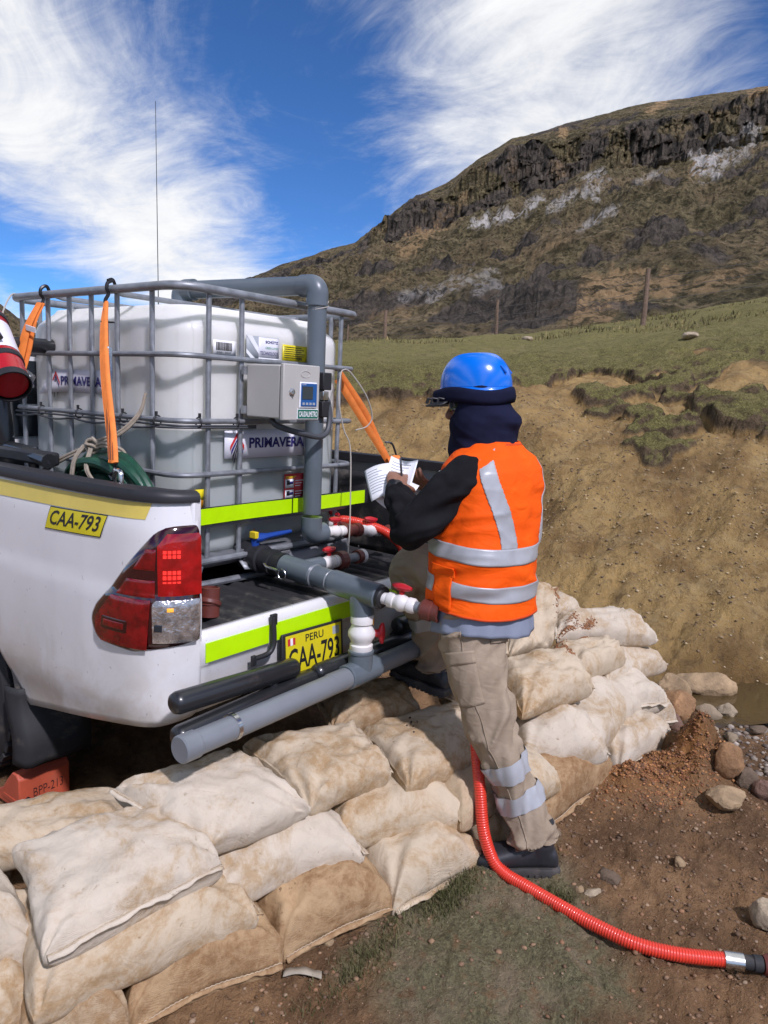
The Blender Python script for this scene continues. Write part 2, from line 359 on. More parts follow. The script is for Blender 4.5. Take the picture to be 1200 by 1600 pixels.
    m['sole'] = M('boot_sole', (.05, .046, .042), .75, 0, .2, 14, dirt=((.15, .115, .085), .45, 14))
    m['skin'] = M('skin', (.26, .125, .075), .5, 0, .08, 20, .15, 120, .0006, sss=.08)
    m['post_wood'] = M('weathered_wood', (.17, .115, .075), .85, 0, .25, 14, .6, 30, .01)
    m['fence_wire'] = M('fence_wire', (.20, .19, .18), .5, .6)
    m['dry'] = M('dry_strip', (.30, .26, .19), .8, 0, .15, 20)
    # woven sack: threads in UV, brown soil stains by noise
    for key, c, dc, amt in (('white', (.62, .54, .415), (.40, .26, .12), .56), ('cream', (.60, .495, .345), (.38, .235, .10), .74),
                            ('tan', (.53, .41, .26), (.30, .175, .075), .85), ('brown', (.47, .32, .17), (.24, .13, .055), .90)):
        n = NT('woven_sack_'+key); oi = n.t.nodes.new('ShaderNodeObjectInfo')
        va = n.t.nodes.new('ShaderNodeVectorMath'); va.operation = 'MULTIPLY_ADD'; n.L(oi.outputs['Random'], va.inputs[0]); va.inputs[1].default_value = (31, 17, 23); n.L(n.tc.outputs['Object'], va.inputs[2])
        vec = va.outputs[0]
        base = n.mix(n.noise(5, 4, .6, 0, vec), tuple(np.array(c)*.86), tuple(np.array(c)*1.1))
        base = n.mix(n.ramp(n.noise(26, 6, .7, .2, vec), .45, .75, 0, .45), base, tuple(np.array(c)*.72))
        st = n.ramp(n.noise(3.6, 9, .72, .7, vec), .57-.20*amt, .72-.18*amt, 0, .60+.35*amt)
        st = n.math('MULTIPLY', st, n.ramp(n.noise(30, 7, .75, .3, vec), .34, .60, .25, 1.0))
        base = n.mix(st, base, dc)
        sp = n.ramp(n.noise(46, 4, .6, 0, vec), .64, .72, 0, .35+.4*amt)
        base = n.mix(n.math('MULTIPLY', sp, n.ramp(n.noise(6, 3, .5, 0, vec), .42, .6)), base, tuple(np.array(dc)*.55))
        def wave(d, sc):
            w = n.t.nodes.new('ShaderNodeTexWave'); w.wave_type = 'BANDS'; w.bands_direction = d; w.inputs['Scale'].default_value = sc
            w.inputs['Distortion'].default_value = .35; w.inputs['Detail'].default_value = 2; w.inputs['Detail Scale'].default_value = .5
            n.L(n.uv(), w.inputs['Vector']); return w.outputs['Fac']
        h = n.math('ADD', wave('X', 105), wave('Y', 105))
        base = n.mix(n.ramp(h, .1, .9, .22, 0), base, tuple(np.array(c)*.5))
        h2 = n.math('MULTIPLY_ADD', n.noise(30, 5, .6, .2, vec), 2.5, h)
        nb = n.bump(n.noise(14, 5, .6, 1.6, vec, (1, 1, 1)), .38, .016)
        n.set(Base_Color=base, Roughness=.78, Specular_IOR_Level=.25, Normal=n.bump(h2, .40, .0016, nb))
        m['sack_'+key] = n.m
    m['thread'] = M('seam_thread', (.44, .345, .23), .85, 0, .15, 40, .5, 200, .001, dirt=((.33, .22, .12), .3, 18))
    # tank plastic: milky, a shade greener below the water line
    n = NT('milky_plastic'); sep = n.t.nodes.new('ShaderNodeSeparateXYZ'); n.L(n.tc.outputs['Object'], sep.inputs[0])
    wob = n.math('MULTIPLY_ADD', n.noise(5, 2), .02, sep.outputs['Z'])
    lvl = n.ramp(wob, .618, .626)
    c = n.mix(lvl, (.43, .465, .435), (.74, .735, .675))
    c = n.mix(n.ramp(n.noise(3.2, 6, .6, .4), .45, .8, 0, .3), c, (.47, .46, .40))
    c = n.mix(n.ramp(n.noise(30, 6, .7, 0, None, (1, 1, .12)), .55, .8, 0, .25), c, (.40, .38, .32))
    n.set(Base_Color=c, Roughness=.34, Subsurface_Weight=.75, Subsurface_Radius=(.10, .10, .09), Subsurface_Scale=1.0, Normal=n.bump(n.noise(9, 3), .08, .01))
    m['tank'] = n.m
    # red spiral hose
    m['hose_red'] = M('red_spiral_hose', (.66, .045, .022), .33, 0, .06, 9, coat=.3, dirt=((.45, .16, .09), .10, 25))
    m['water'] = NT('stream_water').m
    n = NT('stream_water2'); n.set(Base_Color=(.075, .05, .02), Roughness=.06, Specular_IOR_Level=.5, Normal=n.bump(n.noise(16, 4), .12, .01)); m['water'] = n.m
    for key, c in (('tan', (.36, .25, .135)), ('orange', (.36, .20, .09)), ('grey', (.28, .215, .135)), ('red', (.21, .12, .08)), ('pale', (.42, .335, .22)), ('dark', (.15, .105, .065))):
        n = NT('stone_'+key); c = np.array(c)
        b = n.mix(n.ramp(n.noise(7, 8, .65, .5), .3, .7), tuple(c*.62), tuple(c*1.28))
        b = n.mix(n.ramp(n.noise(40, 6, .7), .5, .72, 0, .5), b, tuple(c*.45))
        n.set(Base_Color=b, Roughness=.85, Normal=n.bump(n.noise(24, 8, .68), .7, .02)); m['stone_'+key] = n.m
make_materials()
# ------------------------------------------------------------------ terrain
CP = np.array([  # plan position and height of the lie of the land (metres)
 (-2, -2, 0), (-1, -1, 0), (0, -2.2, .0), (0, 0, 0), (0, 2, .02), (-2, 1, 0), (-3, 3, 0), (-4, -3, 0), (-1, -4, -.02), (1.0, -3.2, -.03), (1.0, -1.2, .02),
 (1.2, -2.2, .0), (1.6, -.6, .0), (1.5, 1.5, .05), (2.0, -1.6, -.05), (2.0, -2.8, -.05), (2.0, -1.1, -.05), (2.6, -1.55, -.06), (3.2, -2.2, -.05),
 (2.55, -1.12, .13), (3.03, -1.44, .19), (2.45, -.6, .12), (2.6, .1, .18), (2.9, 1.4, .25), (2.6, 3.0, .3), (4.0, -2.4, .45),
 (4.27, .46, .89), (3.5, -.5, .55), (4.2, 1.8, .95), (4.0, 3.6, 1.0), (5.01, -.98, 1.05), (5.36, .27, 1.22), (5.08, 1.91, 1.45), (5.07, 3.33, 1.55), (5.0, -3.0, 1.0),
 (6.07, 1.28, 1.52), (6.53, -.33, 1.62), (7.72, 2.4, 1.93), (10.1, 1.86, 2.35), (7.5, -3.0, 2.0), (8, 5.5, 2.0), (5.5, 7, 1.85), (2.5, 9, 1.6),
 (23.8, 17.7, 3.5), (19.3, 5.1, 3.75), (24.0, 12.4, 3.85), (26.9, 3.8, 5.25), (14, 8, 2.75), (14, 2.5, 3.0), (15, -3, 3.9), (26, -8, 6.4), (12, 20, 2.8), (0, 24, 1.8), (-14, 16, .8), (-12, 0, 0), (-10, -12, -.3), (3, -12, .1), (14, -12, 3.0),
 (-30, 30, 1.2), (-30, -30, -1), (20, -30, 3), (10, 40, 1.5), (45, 25, 1.0), (45, 0, 3.0), (30, 35, 1.0), (-30, 0, 0), (0, -30, -.8), (42, -22, 6)], float)
def _tps(r2): return np.where(r2 > 0, .5*r2*np.log(np.maximum(r2, 1e-12)), 0)
_n = len(CP); _A = np.zeros((_n+3, _n+3)); _D = ((CP[:, None, :2]-CP[None, :, :2])**2).sum(-1)
_A[:_n, :_n] = _tps(_D)+np.eye(_n)*.02; _A[:_n, _n] = 1; _A[:_n, _n+1:] = CP[:, :2]; _A[_n, :_n] = 1; _A[_n+1:, :_n] = CP[:, :2].T
_W = np.linalg.solve(_A, np.r_[CP[:, 2], 0, 0, 0])
def base_h(x, y):
    x = np.asarray(x, float); y = np.asarray(y, float); s = _W[_n]+_W[_n+1]*x+_W[_n+2]*y
    for i in range(_n): s = s+_W[i]*_tps((x-CP[i, 0])**2+(y-CP[i, 1])**2)
    return s
# edge of the turf sheet: x position for every y
TE = np.array([(-14, 5.6), (-6, 6.2), (-2.2, 6.2), (-.85, 5.95), (-.3, 6.0), (.0, 6.25), (.3, 6.5), (.8, 7.2), (1.3, 7.8), (1.8, 8.5), (2.15, 8.5), (2.35, 7.7), (2.62, 6.3), (2.85, 5.5), (3.4, 5.15), (3.8, 5.0), (8, 3.5), (14, 2.0), (40, -6)])
ISL = [(5.31, .20, .40, .30), (5.86, .20, .36, .22), (6.12, .52, .20, .15), (6.32, 1.0, .28, .16), (6.95, 1.18, .50, .26), (7.40, .80, .46, .26)]
STREAM = smooth_path([(1.75, -.78, 0), (2.05, -1.08, 0), (2.45, -1.38, 0), (2.95, -1.72, 0), (3.6, -2.25, 0), (4.6, -3.2, 0), (6, -4.6, 0)], 60)[:, :2]
def seg_dist(x, y, P):
    d = np.full(np.shape(x), 1e9)
    for a, b in zip(P[:-1], P[1:]):
        ab = b-a; t = np.clip(((x-a[0])*ab[0]+(y-a[1])*ab[1])/(ab@ab), 0, 1)
        d = np.minimum(d, np.hypot(x-a[0]-t*ab[0], y-a[1]-t*ab[1]))
    return d
def land(x, y):
    """height and surface masks"""
    x = np.asarray(x, float); y = np.asarray(y, float)
    h = base_h(x, y); rr = np.hypot(x-CAM[0], y-CAM[1])
    hill = sstep(1.75, 2.35, x+.30*np.minimum(y+1.0, 0)*2+.25*fbm(x*2, y*2, oct=3, seed=19))*sstep(-2.6, -1.3, y+.55*(x-2.2))
    wx = x+.35*fbm(x*.9, y*.9, oct=3, seed=11); wy = y+.35*fbm(x*.9+7, y*.9-3, oct=3, seed=12)
    xb = np.interp(wy, TE[:, 0], TE[:, 1])
    e = wx-xb+.16*fbm(x*3.2, y*3.2, oct=4, seed=13)
    turf = sstep(-.03, .07, e)
    far = sstep(10, 16, rr)
    bare = sstep(.18, .42, fbm(x*.55+3, y*1.1, oct=4, seed=14))*sstep(.1, .6, e)*(1-sstep(2.2, 3.6, e))*sstep(3.2, 1.6, y)   # worn patches near the edge
    turf = turf*(1-bare)
    for ix, iy, a, b in ISL:
        q = np.hypot(((x-ix)*.6-(y-iy)*.8)/a, ((x-ix)*.8+(y-iy)*.6)/b)+.42*fbm(x*3.2, y*3.2, oct=4, seed=15)
        turf = np.maximum(turf, sstep(1.12, .80, q))
    # turf stands proud of the eroded soil, with mounded cushions on it
    cush = np.abs(fbm(x*2.6, y*2.6, oct=2, seed=21)); cush2 = np.abs(fbm(x*7.5, y*7.5, oct=2, seed=22))
    lumps = .065-.15*cush*np.exp(-rr/25)+.020-.045*cush2
    thick = .075+.03*fbm(x*1.3, y*1.3, oct=2, seed=23)
    h = h+turf*(thick+lumps*(1-.5*far))
    # steps on the worn right slope
    terr = fbm(x*1.1, y*3.4, oct=4, seed=24)
    h = h+hill*(1-turf)*(.05*terr+.022*fbm(x*5, y*5, oct=5, seed=25, gain=.6)+.010*fbm(x*23, y*23, oct=3, seed=28)*sstep(11, 6, rr)-.05*np.exp(-(e/.22)**2)*(e < .4))
    h = h+hill*far*.10*fbm(x*.5, y*.5, oct=4, seed=26)
    # rills running down the bank
    h = h-hill*(1-turf)*.05*np.clip(np.abs(fbm(x*.8+.6*y, y*2.2-.4*x, oct=4, seed=27)), 0, .6)*sstep(9, 5, x)
    # gully behind the worker's back
    h = h-.24*np.exp(-(((x-4.55)-(y-1.2)*.9)/.34)**2)*sstep(.2, .9, y)*sstep(3.2, 2.0, y)
    # hollow with a clod on the right bank
    h = h-.17*np.exp(-((x-4.15)**2+(y+.42)**2)/.10)+.10*np.exp(-((x-4.0)**2+(y+.3)**2)/.02)
    # stream bed with a cut bank behind it
    sd_ = seg_dist(x, y, STREAM)+.07*fbm(x*4, y*4, oct=3, seed=31)
    bed = sstep(.30, .05, sd_)
    h = h*(1-.8*bed)-.09*bed
    wet = sstep(.50, .12, sd_)
    # foreground: trodden soil
    fg = 1-hill
    h = h+fg*(.018*fbm(x*2.2, y*2.2, oct=4, seed=41)+.014*fbm(x*9, y*9, oct=4, seed=42)*sstep(6, 3, rr)+.0065*fbm(x*34, y*34, oct=3, seed=43)*sstep(5, 2.5, rr))
    h = h+.20*np.exp(-(((x-1.24)*.8+(y+1.49)*.6)**2/.05+((y+1.49)*.8-(x-1.24)*.6)**2/.016))*(1+.5*fbm(x*9, y*9, oct=3, seed=44))      # earth mound by the flat stone
    # orange spoil under the last bags
    du = (x-1.02)*.82+(y+1.36)*(-.57); dvv = (x-1.02)*.57+(y+1.36)*.82
    q = np.hypot(du/.36, dvv/.16)+.22*fbm(x*7, y*7, oct=3, seed=45)
    orange = sstep(1.15, .35, q); h = h+.055*orange+.014*orange*fbm(x*28, y*28, oct=3, seed=46)
    # lawn of fine moss in the foreground
    mu = (x+.33)*.79+(y+1.33)*.61; mv = (y+1.33)*.79-(x+.33)*.61
    q = np.hypot(mu/.48, mv/.32)+.35*fbm(x*2.6, y*2.6, oct=4, seed=47)
    moss = sstep(1.25, .72, q)
    moss = np.maximum(moss, .8*sstep(.9, .4, np.hypot((x+.22)/.20, (y+1.14)/.10)+.4*fbm(x*6, y*6, oct=3, seed=48)))
    moss = np.maximum(moss, .8*sstep(.9, .4, np.hypot((x+.62)/.34, (y+1.02)/.12)+.4*fbm(x*5, y*5, oct=3, seed=49)))
    moss = moss*fg
    return h, turf, moss, orange*fg, wet, hill
def make_ground():
    az0 = math.atan2(FWD[1], FWD[0])
    fine = np.arange(-.66, .66, .0027); coarse = np.linspace(.66, 2*math.pi-.66, 80)
    az = np.r_[fine, coarse[:-1]]; na = len(az)
    rad = [.25]
    while rad[-1] < 4: rad.append(rad[-1]*1.0095)
    while rad[-1] < 13: rad.append(rad[-1]*1.0040)
    while rad[-1] < 60: rad.append(rad[-1]*1.012)
    while rad[-1] < 3000: rad.append(rad[-1]*1.15)
    rad = np.array(rad); nr = len(rad)
    A, Rr = np.meshgrid(az0-az, rad, indexing='ij')
    x = CAM[0]+Rr*np.cos(A); y = CAM[1]+Rr*np.sin(A)
    xc = CAM[0]+np.minimum(Rr, 60)*np.cos(A); yc = CAM[1]+np.minimum(Rr, 60)*np.sin(A)
    h, turf, moss, orange, wet, hill = land(xc, yc)
    h = np.where(Rr > 40, h-np.minimum((Rr-40)*.03, 3), h)
    v = np.stack([x, y, h], -1).reshape(-1, 3)
    i = np.arange(na)[:, None]; j = np.arange(nr-1)[None, :]; i2 = (i+1) % na
    f = np.stack([i*nr+j, i2*nr+j, i2*nr+j+1, i*nr+j+1], -1).reshape(-1, 4)
    me = bpy.data.meshes.new('ground'); me.vertices.add(len(v)); me.vertices.foreach_set('co', v.ravel())
    me.loops.add(f.size); me.loops.foreach_set('vertex_index', f.ravel().astype(np.int32))
    me.polygons.add(len(f)); me.polygons.foreach_set('loop_start', np.arange(0, f.size, 4, dtype=np.int32)); me.polygons.foreach_set('loop_total', np.full(len(f), 4, np.int32))
    me.update(calc_edges=True); me.validate()
    for nm, a in (('turf', turf), ('moss', moss), ('orange', orange), ('wet', wet), ('hill', hill)):
        at = me.attributes.new(nm, 'FLOAT', 'POINT'); at.data.foreach_set('value', a.ravel().astype(np.float32))
    n = NT('earth_and_turf'); vec = n.tc.outputs['Object']
    A_ = {k: n.attr(k).outputs['Fac'] for k in ('turf', 'moss', 'orange', 'wet', 'hill')}
    # bank: ochre loam, streaked
    s1 = n.noise(1.1, 8, .62, .6); s2 = n.noise(9, 8, .7, .4); s3 = n.noise(45, 6, .7)
    bank = n.mix(n.ramp(s1, .32, .68), (.26, .158, .058), (.55, .365, .138))
    bank = n.mix(n.ramp(n.noise(2.4, 6, .6, .8, None, (1, 1.6, 3)), .5, .72, 0, .55), bank, (.50, .36, .16))
    bank = n.mix(n.ramp(s2, .50, .70, 0, .7), bank, (.145, .090, .044))
    bank = n.mix(n.ramp(n.noise(20, 8, .75, .5), .52, .70, 0, .6), bank, (.46, .345, .19))
    bank = n.mix(n.ramp(s3, .58, .72, 0, .6), bank, (.36, .29, .19))
    # foreground: dark brown soil with small stones in it
    soil = n.mix(n.ramp(n.noise(2.6, 7, .65, .5), .35, .68), (.135, .074, .034), (.34, .198, .092))
    soil = n.mix(n.ramp(s3, .54, .72, 0, .75), soil, (.37, .235, .125))
    soil = n.mix(n.ramp(n.noise(17, 7, .7, .3), .54, .72, 0, .7), soil, (.085, .050, .026))
    soil = n.mix(n.ramp(n.noise(120, 4, .6), .60, .70, 0, .55), soil, (.24, .18, .12))
    c = n.mix(A_['hill'], soil, bank)
    org = n.mix(n.noise(60, 5, .7), (.15, .062, .022), (.46, .23, .075)); c = n.mix(A_['orange'], c, org)
    mossc = n.mix(n.ramp(n.noise(70, 6, .75), .35, .68), (.105, .094, .048), (.25, .225, .118))
    mossc = n.mix(n.ramp(n.noise(4.5, 6, .65, .4), .44, .66, 0, .8), mossc, (.29, .222, .138))
    mossc = n.mix(n.ramp(n.noise(150, 3, .6), .66, .74, 0, .6), mossc, (.24, .22, .16))
    c = n.mix(n.math('MULTIPLY', A_['moss'], n.ramp(n.noise(16, 6, .7), .28, .5)), c, mossc)
    g1 = n.noise(1.7, 6, .65, .4); g2 = n.noise(48, 7, .74, .3)
    grass = n.mix(n.ramp(g2, .34, .66), (.095, .088, .024), (.32, .285, .092))
    grass = n.mix(n.ramp(g1, .42, .68, 0, .65), grass, (.27, .22, .088))
    grass = n.mix(n.ramp(n.noise(5, 6, .6, .3, None, (1, 1, 3)), .52, .70, 0, .55), grass, (.065, .048, .022))
    # soil shows on the steep rim of the turf
    geo = n.t.nodes.new('ShaderNodeNewGeometry'); sp = n.t.nodes.new('ShaderNodeSeparateXYZ'); n.L(geo.outputs['Normal'], sp.inputs[0])
    steep = n.ramp(n.math('MULTIPLY_ADD', g2, .25, sp.outputs['Z']), .80, .99)
    tm = n.math('MULTIPLY', n.ramp(n.math('MULTIPLY_ADD', n.noise(30, 5), .35, A_['turf']), .55, .85), steep)
    rim = n.mix(n.ramp(n.noise(14, 6, .7), .35, .65), (.080, .055, .030), (.19, .132, .074))
    c = n.mix(n.ramp(A_['turf'], .15, .6), c, rim)
    c = n.mix(tm, c, grass)
    wetc = n.mix(1.0, c, (.46, .40, .34), 'MULTIPLY'); c = n.mix(n.math('MULTIPLY', A_['wet'], .75), c, wetc)
    hgt = n.math('MULTIPLY_ADD', s2, .7, n.math('MULTIPLY_ADD', s3, .45, n.math('MULTIPLY', n.noise(140, 5, .7), .22)))
    tb = n.math('MULTIPLY', n.math('MULTIPLY_ADD', n.noise(3.2, 6, .62, .4), 2.6, n.math('MULTIPLY', n.noise(11, 5, .65, .3), 1.4)), A_['turf']); hgt = n.math('ADD', hgt, tb); hgt = n.math('ADD', hgt, n.math('MULTIPLY', n.math('MULTIPLY', n.noise(26, 8, .74, .4), 1.1), A_['hill']))
    n.set(Base_Color=c, Roughness=n.ramp(A_['wet'], 0, 1, .92, .5), Specular_IOR_Level=.25, Normal=n.bump(hgt, 1.0, .05))
    o = bpy.data.objects.new('ground', me); col.objects.link(o); me.materials.append(n.m)
    me.polygons.foreach_set('use_smooth', [True]*len(me.polygons)); tag(o, kind='structure')
    return o
make_ground()
def ground_z(x, y): return float(land(np.array([x]), np.array([y]))[0][0])
# water in the stream
mb = MB(); P = np.c_[STREAM, np.zeros(len(STREAM))]; tg = np.gradient(P, axis=0); tg /= np.linalg.norm(tg, axis=1)[:, None]; nn = np.c_[-tg[:, 1], tg[:, 0], 0*tg[:, 0]]
lvl = np.array([ -.055+.012*max(0, p[0]-2.6) for p in P])
mb.grid(np.stack([np.c_[(P+nn*w)[:, :2], lvl] for w in (-.32, -.1, .1, .32)], 1))
mk('stream', mb, MT['water'], origin=(2.4, -1.4, -.05), kind='structure')

# ------------------------------------------------------------------ mountain
def px_dir(px, py):
    d = FWD+(px-600)/1160.3*RGT-(py-800)/1160.3*UPV
    return math.atan2(d[0], d[1]), d[2]/math.hypot(d[0], d[1])     # compass bearing, tangent of elevation
def prof(pts):
    q = np.array([px_dir(*p) for p in pts]); o = np.argsort(q[:, 0]); return q[o, 0], q[o, 1]
SKYL = prof([(-700, 560), (-300, 540), (-60, 470), (0, 474), (28, 497), (110, 512), (200, 500), (300, 468), (400, 431), (440, 411), (500, 395), (555, 380), (600, 345), (640, 313), (700, 284), (750, 245), (800, 216), (850, 204), (900, 188), (1000, 164), (1100, 147), (1200, 134), (1330, 118), (1600, 150), (2000, 260)])
CTOP = prof([(-700, 570), (0, 490), (200, 512), (400, 436), (555, 386), (640, 322), (700, 300), (750, 262), (800, 236), (850, 225), (900, 212), (1000, 190), (1100, 172), (1200, 155), (1330, 140), (2000, 290)])
CBOT = prof([(-700, 590), (0, 505), (200, 530), (400, 458), (500, 420), (555, 400), (600, 385), (640, 372), (700, 352), (760, 330), (800, 315), (850, 300), (900, 285), (1000, 262), (1100, 238), (1200, 215), (1330, 205), (2000, 330)])
def make_mountain():
    b0 = px_dir(-500, 500)[0]; b1 = px_dir(1900, 300)[0]
    bear = np.r_[np.linspace(b0, px_dir(-40, 500)[0], 60)[:-1], np.linspace(px_dir(-40, 500)[0], px_dir(1250, 300)[0], 640), np.linspace(px_dir(1250, 300)[0], b1, 80)[1:]]
    es = np.interp(bear, *SKYL); et = np.minimum(np.interp(bear, *CTOP), es-.004); eb = np.minimum(np.interp(bear, *CBOT), et-.012)
    R0, R1, R2, R3 = 55.0, 235.0, 252.0, 330.0
    z = CAM[2]; rows = []
    z0 = 1.2+0*bear
    t = np.linspace(0, 1, 210)
    for q in t:
        r = R0*(R1/R0)**q; z1 = z+R1*eb; k = ((r-R0)/(R1-R0))**1.12; rows.append((r+0*bear, z0+(z1-z0)*k, 0*bear+.0+.15*sstep(.9, 1, q)))
    for q in np.linspace(0, 1, 70)[1:]:
        r = R1+(R2-R1)*q; zz = (z+R1*eb)*(1-q)+(z+R2*et)*q; rows.append((r+0*bear, zz, 0*bear+1.0))
    for q in np.linspace(0, 1, 40)[1:]:
        r = R2+(R3-R2)*q; zz = (z+R2*et)*(1-q)+(z+R3*es)*q; rows.append((r+0*bear, zz, 0*bear+max(0, .8-q*4)))
    for q in np.linspace(0, 1, 14)[1:]:
        r = R3+500*q; rows.append((r+0*bear, (z+R3*es)*(1-.9*q)-2, 0*bear))
    Rr = np.array([a for a, _, _ in rows]); Z = np.array([b for _, b, _ in rows]); CL = np.array([c for _, _, c in rows])
    B = np.broadcast_to(bear, Rr.shape)
    x = CAM[0]+Rr*np.sin(B); y = CAM[1]+Rr*np.cos(B)
    # weathering: ribs and gullies in the cliff, ledges and hummocks on the slope
    arc = B*240.0
    rib = fbm(arc*.11, Z*.07, oct=6, seed=51, gain=.60); crack = np.abs(fbm(arc*.22, Z*.14, oct=5, seed=52, gain=.58))
    ledge = fbm(arc*.06+Z*.03, Z*.55-arc*.10, oct=4, seed=53)
    sc = np.clip((Rr-R0)/120, .05, 1)
    slope_n = fbm(x*.035, y*.035, Z*.03, oct=6, seed=54, gain=.56)
    outc = .75*sstep(.20, .50, fbm(x*.05+3, y*.05, oct=5, seed=55))*(CL < .2)              # rock outcrops on the slope
    outc = np.maximum(outc, np.exp(-(((B-px_dir(820, 470)[0])/.085)**2+(((Z-z)/Rr-px_dir(820, 468)[1])/.028)**2))*1.1)
    outc = np.maximum(outc, np.exp(-(((B-px_dir(1110, 400)[0])/.03)**2+(((Z-z)/Rr-px_dir(1110, 402)[1])/.012)**2)))
    dr = CL*(rib*2.4-crack*2.2+ledge*1.4+.9*fbm(arc*1.1, Z*.5, oct=3, seed=60))
    dz = (1-CL)*sc*(3.4*slope_n+1.5*fbm(x*.16, y*.16, oct=5, seed=56, gain=.6)-2.0*np.abs(fbm(x*.06, y*.06, oct=4, seed=58)))+outc*sc*(1.0+1.2*rib-1.5*crack)+(1-CL)*sc*.55*fbm(x*.55, y*.55, Z*.4, oct=3, seed=59)+CL*ledge*2.2
    soft = sstep(R3-5, R2+10, Rr)*.75+.25; dz = np.where(Rr > R2, dz*soft*.55, dz)
    x = x+dr*np.sin(B); y = y+dr*np.cos(B); Z = Z+dz
    # tone masks that belong to the rock itself
    el = (Z-z)/Rr; pale = np.zeros_like(Z); warm = np.zeros_like(Z)
    spn = fbm(arc*.35, Z*.35, oct=4, seed=57)
    def spot(arr, px, py, wx_, wy_, tilt, amt):
        b, e = px_dir(px, py); u = (B-b)*1000; w = (el-e)*1000; c_, s_ = math.cos(tilt), math.sin(tilt)
        q = np.hypot((u*c_+w*s_)/wx_, (-u*s_+w*c_)/wy_)+.45*spn
        np.maximum(arr, amt*sstep(1.15, .7, q), out=arr)
    for s_ in ((765, 345, 26, 9, .30, 1.0), (925, 290, 16, 16, .9, .8), (1108, 252, 18, 22, -.7, 1.0), (885, 312, 24, 7, .5, .7), (830, 322, 18, 8, .5, .8), (940, 338, 34, 5, .55, .7), (1150, 240, 22, 12, .2, .6), (1020, 275, 22, 5, .4, .5), (700, 450, 34, 10, .5, .45), (760, 440, 20, 16, .8, .4), (640, 462, 26, 8, .4, .4), (1175, 215, 12, 12, .3, .6)): spot(pale, *s_)
    for s_ in ((655, 375, 30, 11, .5, .9), (880, 205, 6, 8, 0, 1.0), (1030, 165, 16, 6, .4, 1.0), (1185, 142, 12, 6, .2, 1.0), (870, 270, 12, 14, .2, .5), (960, 450, 52, 22, .2, 1.0), (1030, 450, 36, 18, -.2, .9), (930, 490, 40, 12, .2, .9), (1100, 255, 12, 22, -.8, .6), (800, 250, 10, 20, 0, .35), (1120, 440, 50, 10, .4, .7), (700, 330, 30, 8, .6, .4), (620, 490, 40, 10, .3, .4), (860, 385, 40, 7, .45, .5), (600, 440, 30, 6, .5, .4)): spot(warm, *s_)
    v = np.stack([x, y, Z], -1).reshape(-1, 3); nr, nc = Z.shape
    i = np.arange(nr-1)[:, None]; j = np.arange(nc-1)[None, :]
    f = np.stack([i*nc+j, i*nc+j+1, (i+1)*nc+j+1, (i+1)*nc+j], -1).reshape(-1, 4)
    me = bpy.data.meshes.new('mountain'); me.vertices.add(len(v)); me.vertices.foreach_set('co', v.ravel())
    me.loops.add(f.size); me.loops.foreach_set('vertex_index', f.ravel().astype(np.int32))
    me.polygons.add(len(f)); me.polygons.foreach_set('loop_start', np.arange(0, f.size, 4, dtype=np.int32)); me.polygons.foreach_set('loop_total', np.full(len(f), 4, np.int32))
    me.update(calc_edges=True); me.validate()
    for nm, a in (('cliff', CL*sstep(-.55, .05, fbm(arc*.07, Z*.06, oct=4, seed=61))), ('outcrop', outc), ('pale', pale), ('warm', warm)):
        at = me.attributes.new(nm, 'FLOAT', 'POINT'); at.data.foreach_set('value', a.ravel().astype(np.float32))
    n = NT('mountain_side')
    A_ = {k: n.attr(k).outputs['Fac'] for k in ('cliff', 'outcrop', 'pale', 'warm')}
    a1 = n.noise(.05, 8, .65, .5); a2 = n.noise(.35, 8, .7, .3); a3 = n.noise(1.4, 6, .7)
    veg = n.mix(n.ramp(a2, .36, .66), (.060, .050, .023), (.285, .232, .118))
    veg = n.mix(n.ramp(a1, .40, .68, 0, .75), veg, (.31, .225, .125))
    veg = n.mix(n.ramp(n.noise(.12, 7, .7, .8, None, (1, 1, 2.2)), .56, .72, 0, .6), veg, (.165, .118, .066))
    veg = n.mix(n.ramp(n.noise(.10, 8, .72, .6, None, (1.0, .35, 2.4), (2, 4, 1), (0, .35, .5)), .54, .66, 0, .75), veg, (.40, .30, .17))
    veg = n.mix(n.ramp(n.noise(.16, 8, .72, .5, None, (.5, 1.0, 2.0), (9, 4, 1), (0, -.3, .2)), .56, .68, 0, .7), veg, (.040, .036, .019))
    vd = n.voro(.75); veg = n.mix(n.ramp(vd.outputs['Distance'], .42, .22, 0, .75), veg, (.036, .034, .017))
    veg = n.mix(n.ramp(a3, .52, .62, 0, .8), veg, (.030, .028, .015)); veg = n.mix(n.ramp(n.noise(2.8, 5, .7), .56, .66, 0, .6), veg, (.20, .155, .085))
    rk = n.noise(.25, 9, .76, .6, None, (1, 1, .5))
    rock = n.mix(n.ramp(rk, .34, .68), (.028, .025, .021), (.20, .165, .125))
    rock = n.mix(n.ramp(n.noise(.09, 7, .65, .3, None, (1, 1, .4), (7, 3, 1)), .56, .74, 0, .6), rock, (.155, .105, .055))
    rm = n.math('MAXIMUM', A_['cliff'], A_['outcrop'])
    rm = n.ramp(n.math('MULTIPLY_ADD', a2, .5, rm), .55, .95)
    c = n.mix(rm, veg, rock)
    c = n.mix(n.ramp(n.noise(.09, 9, .74, 1.0, None, (1, 1, 3.0), (3, 1, 5)), .60, .70, 0, .7), c, (.215, .175, .125))
    c = n.mix(n.math('MULTIPLY', A_['warm'], n.ramp(a2, .42, .56, .05, .95)), c, n.mix(a3, (.32, .19, .085), (.66, .46, .24)))
    c = n.mix(n.math('MULTIPLY', A_['pale'], n.ramp(n.noise(.45, 8, .75, .6, None, (1, 1, .6)), .44, .54, .0, 1.0)), c, n.mix(a3, (.50, .46, .40), (.85, .81, .73)))
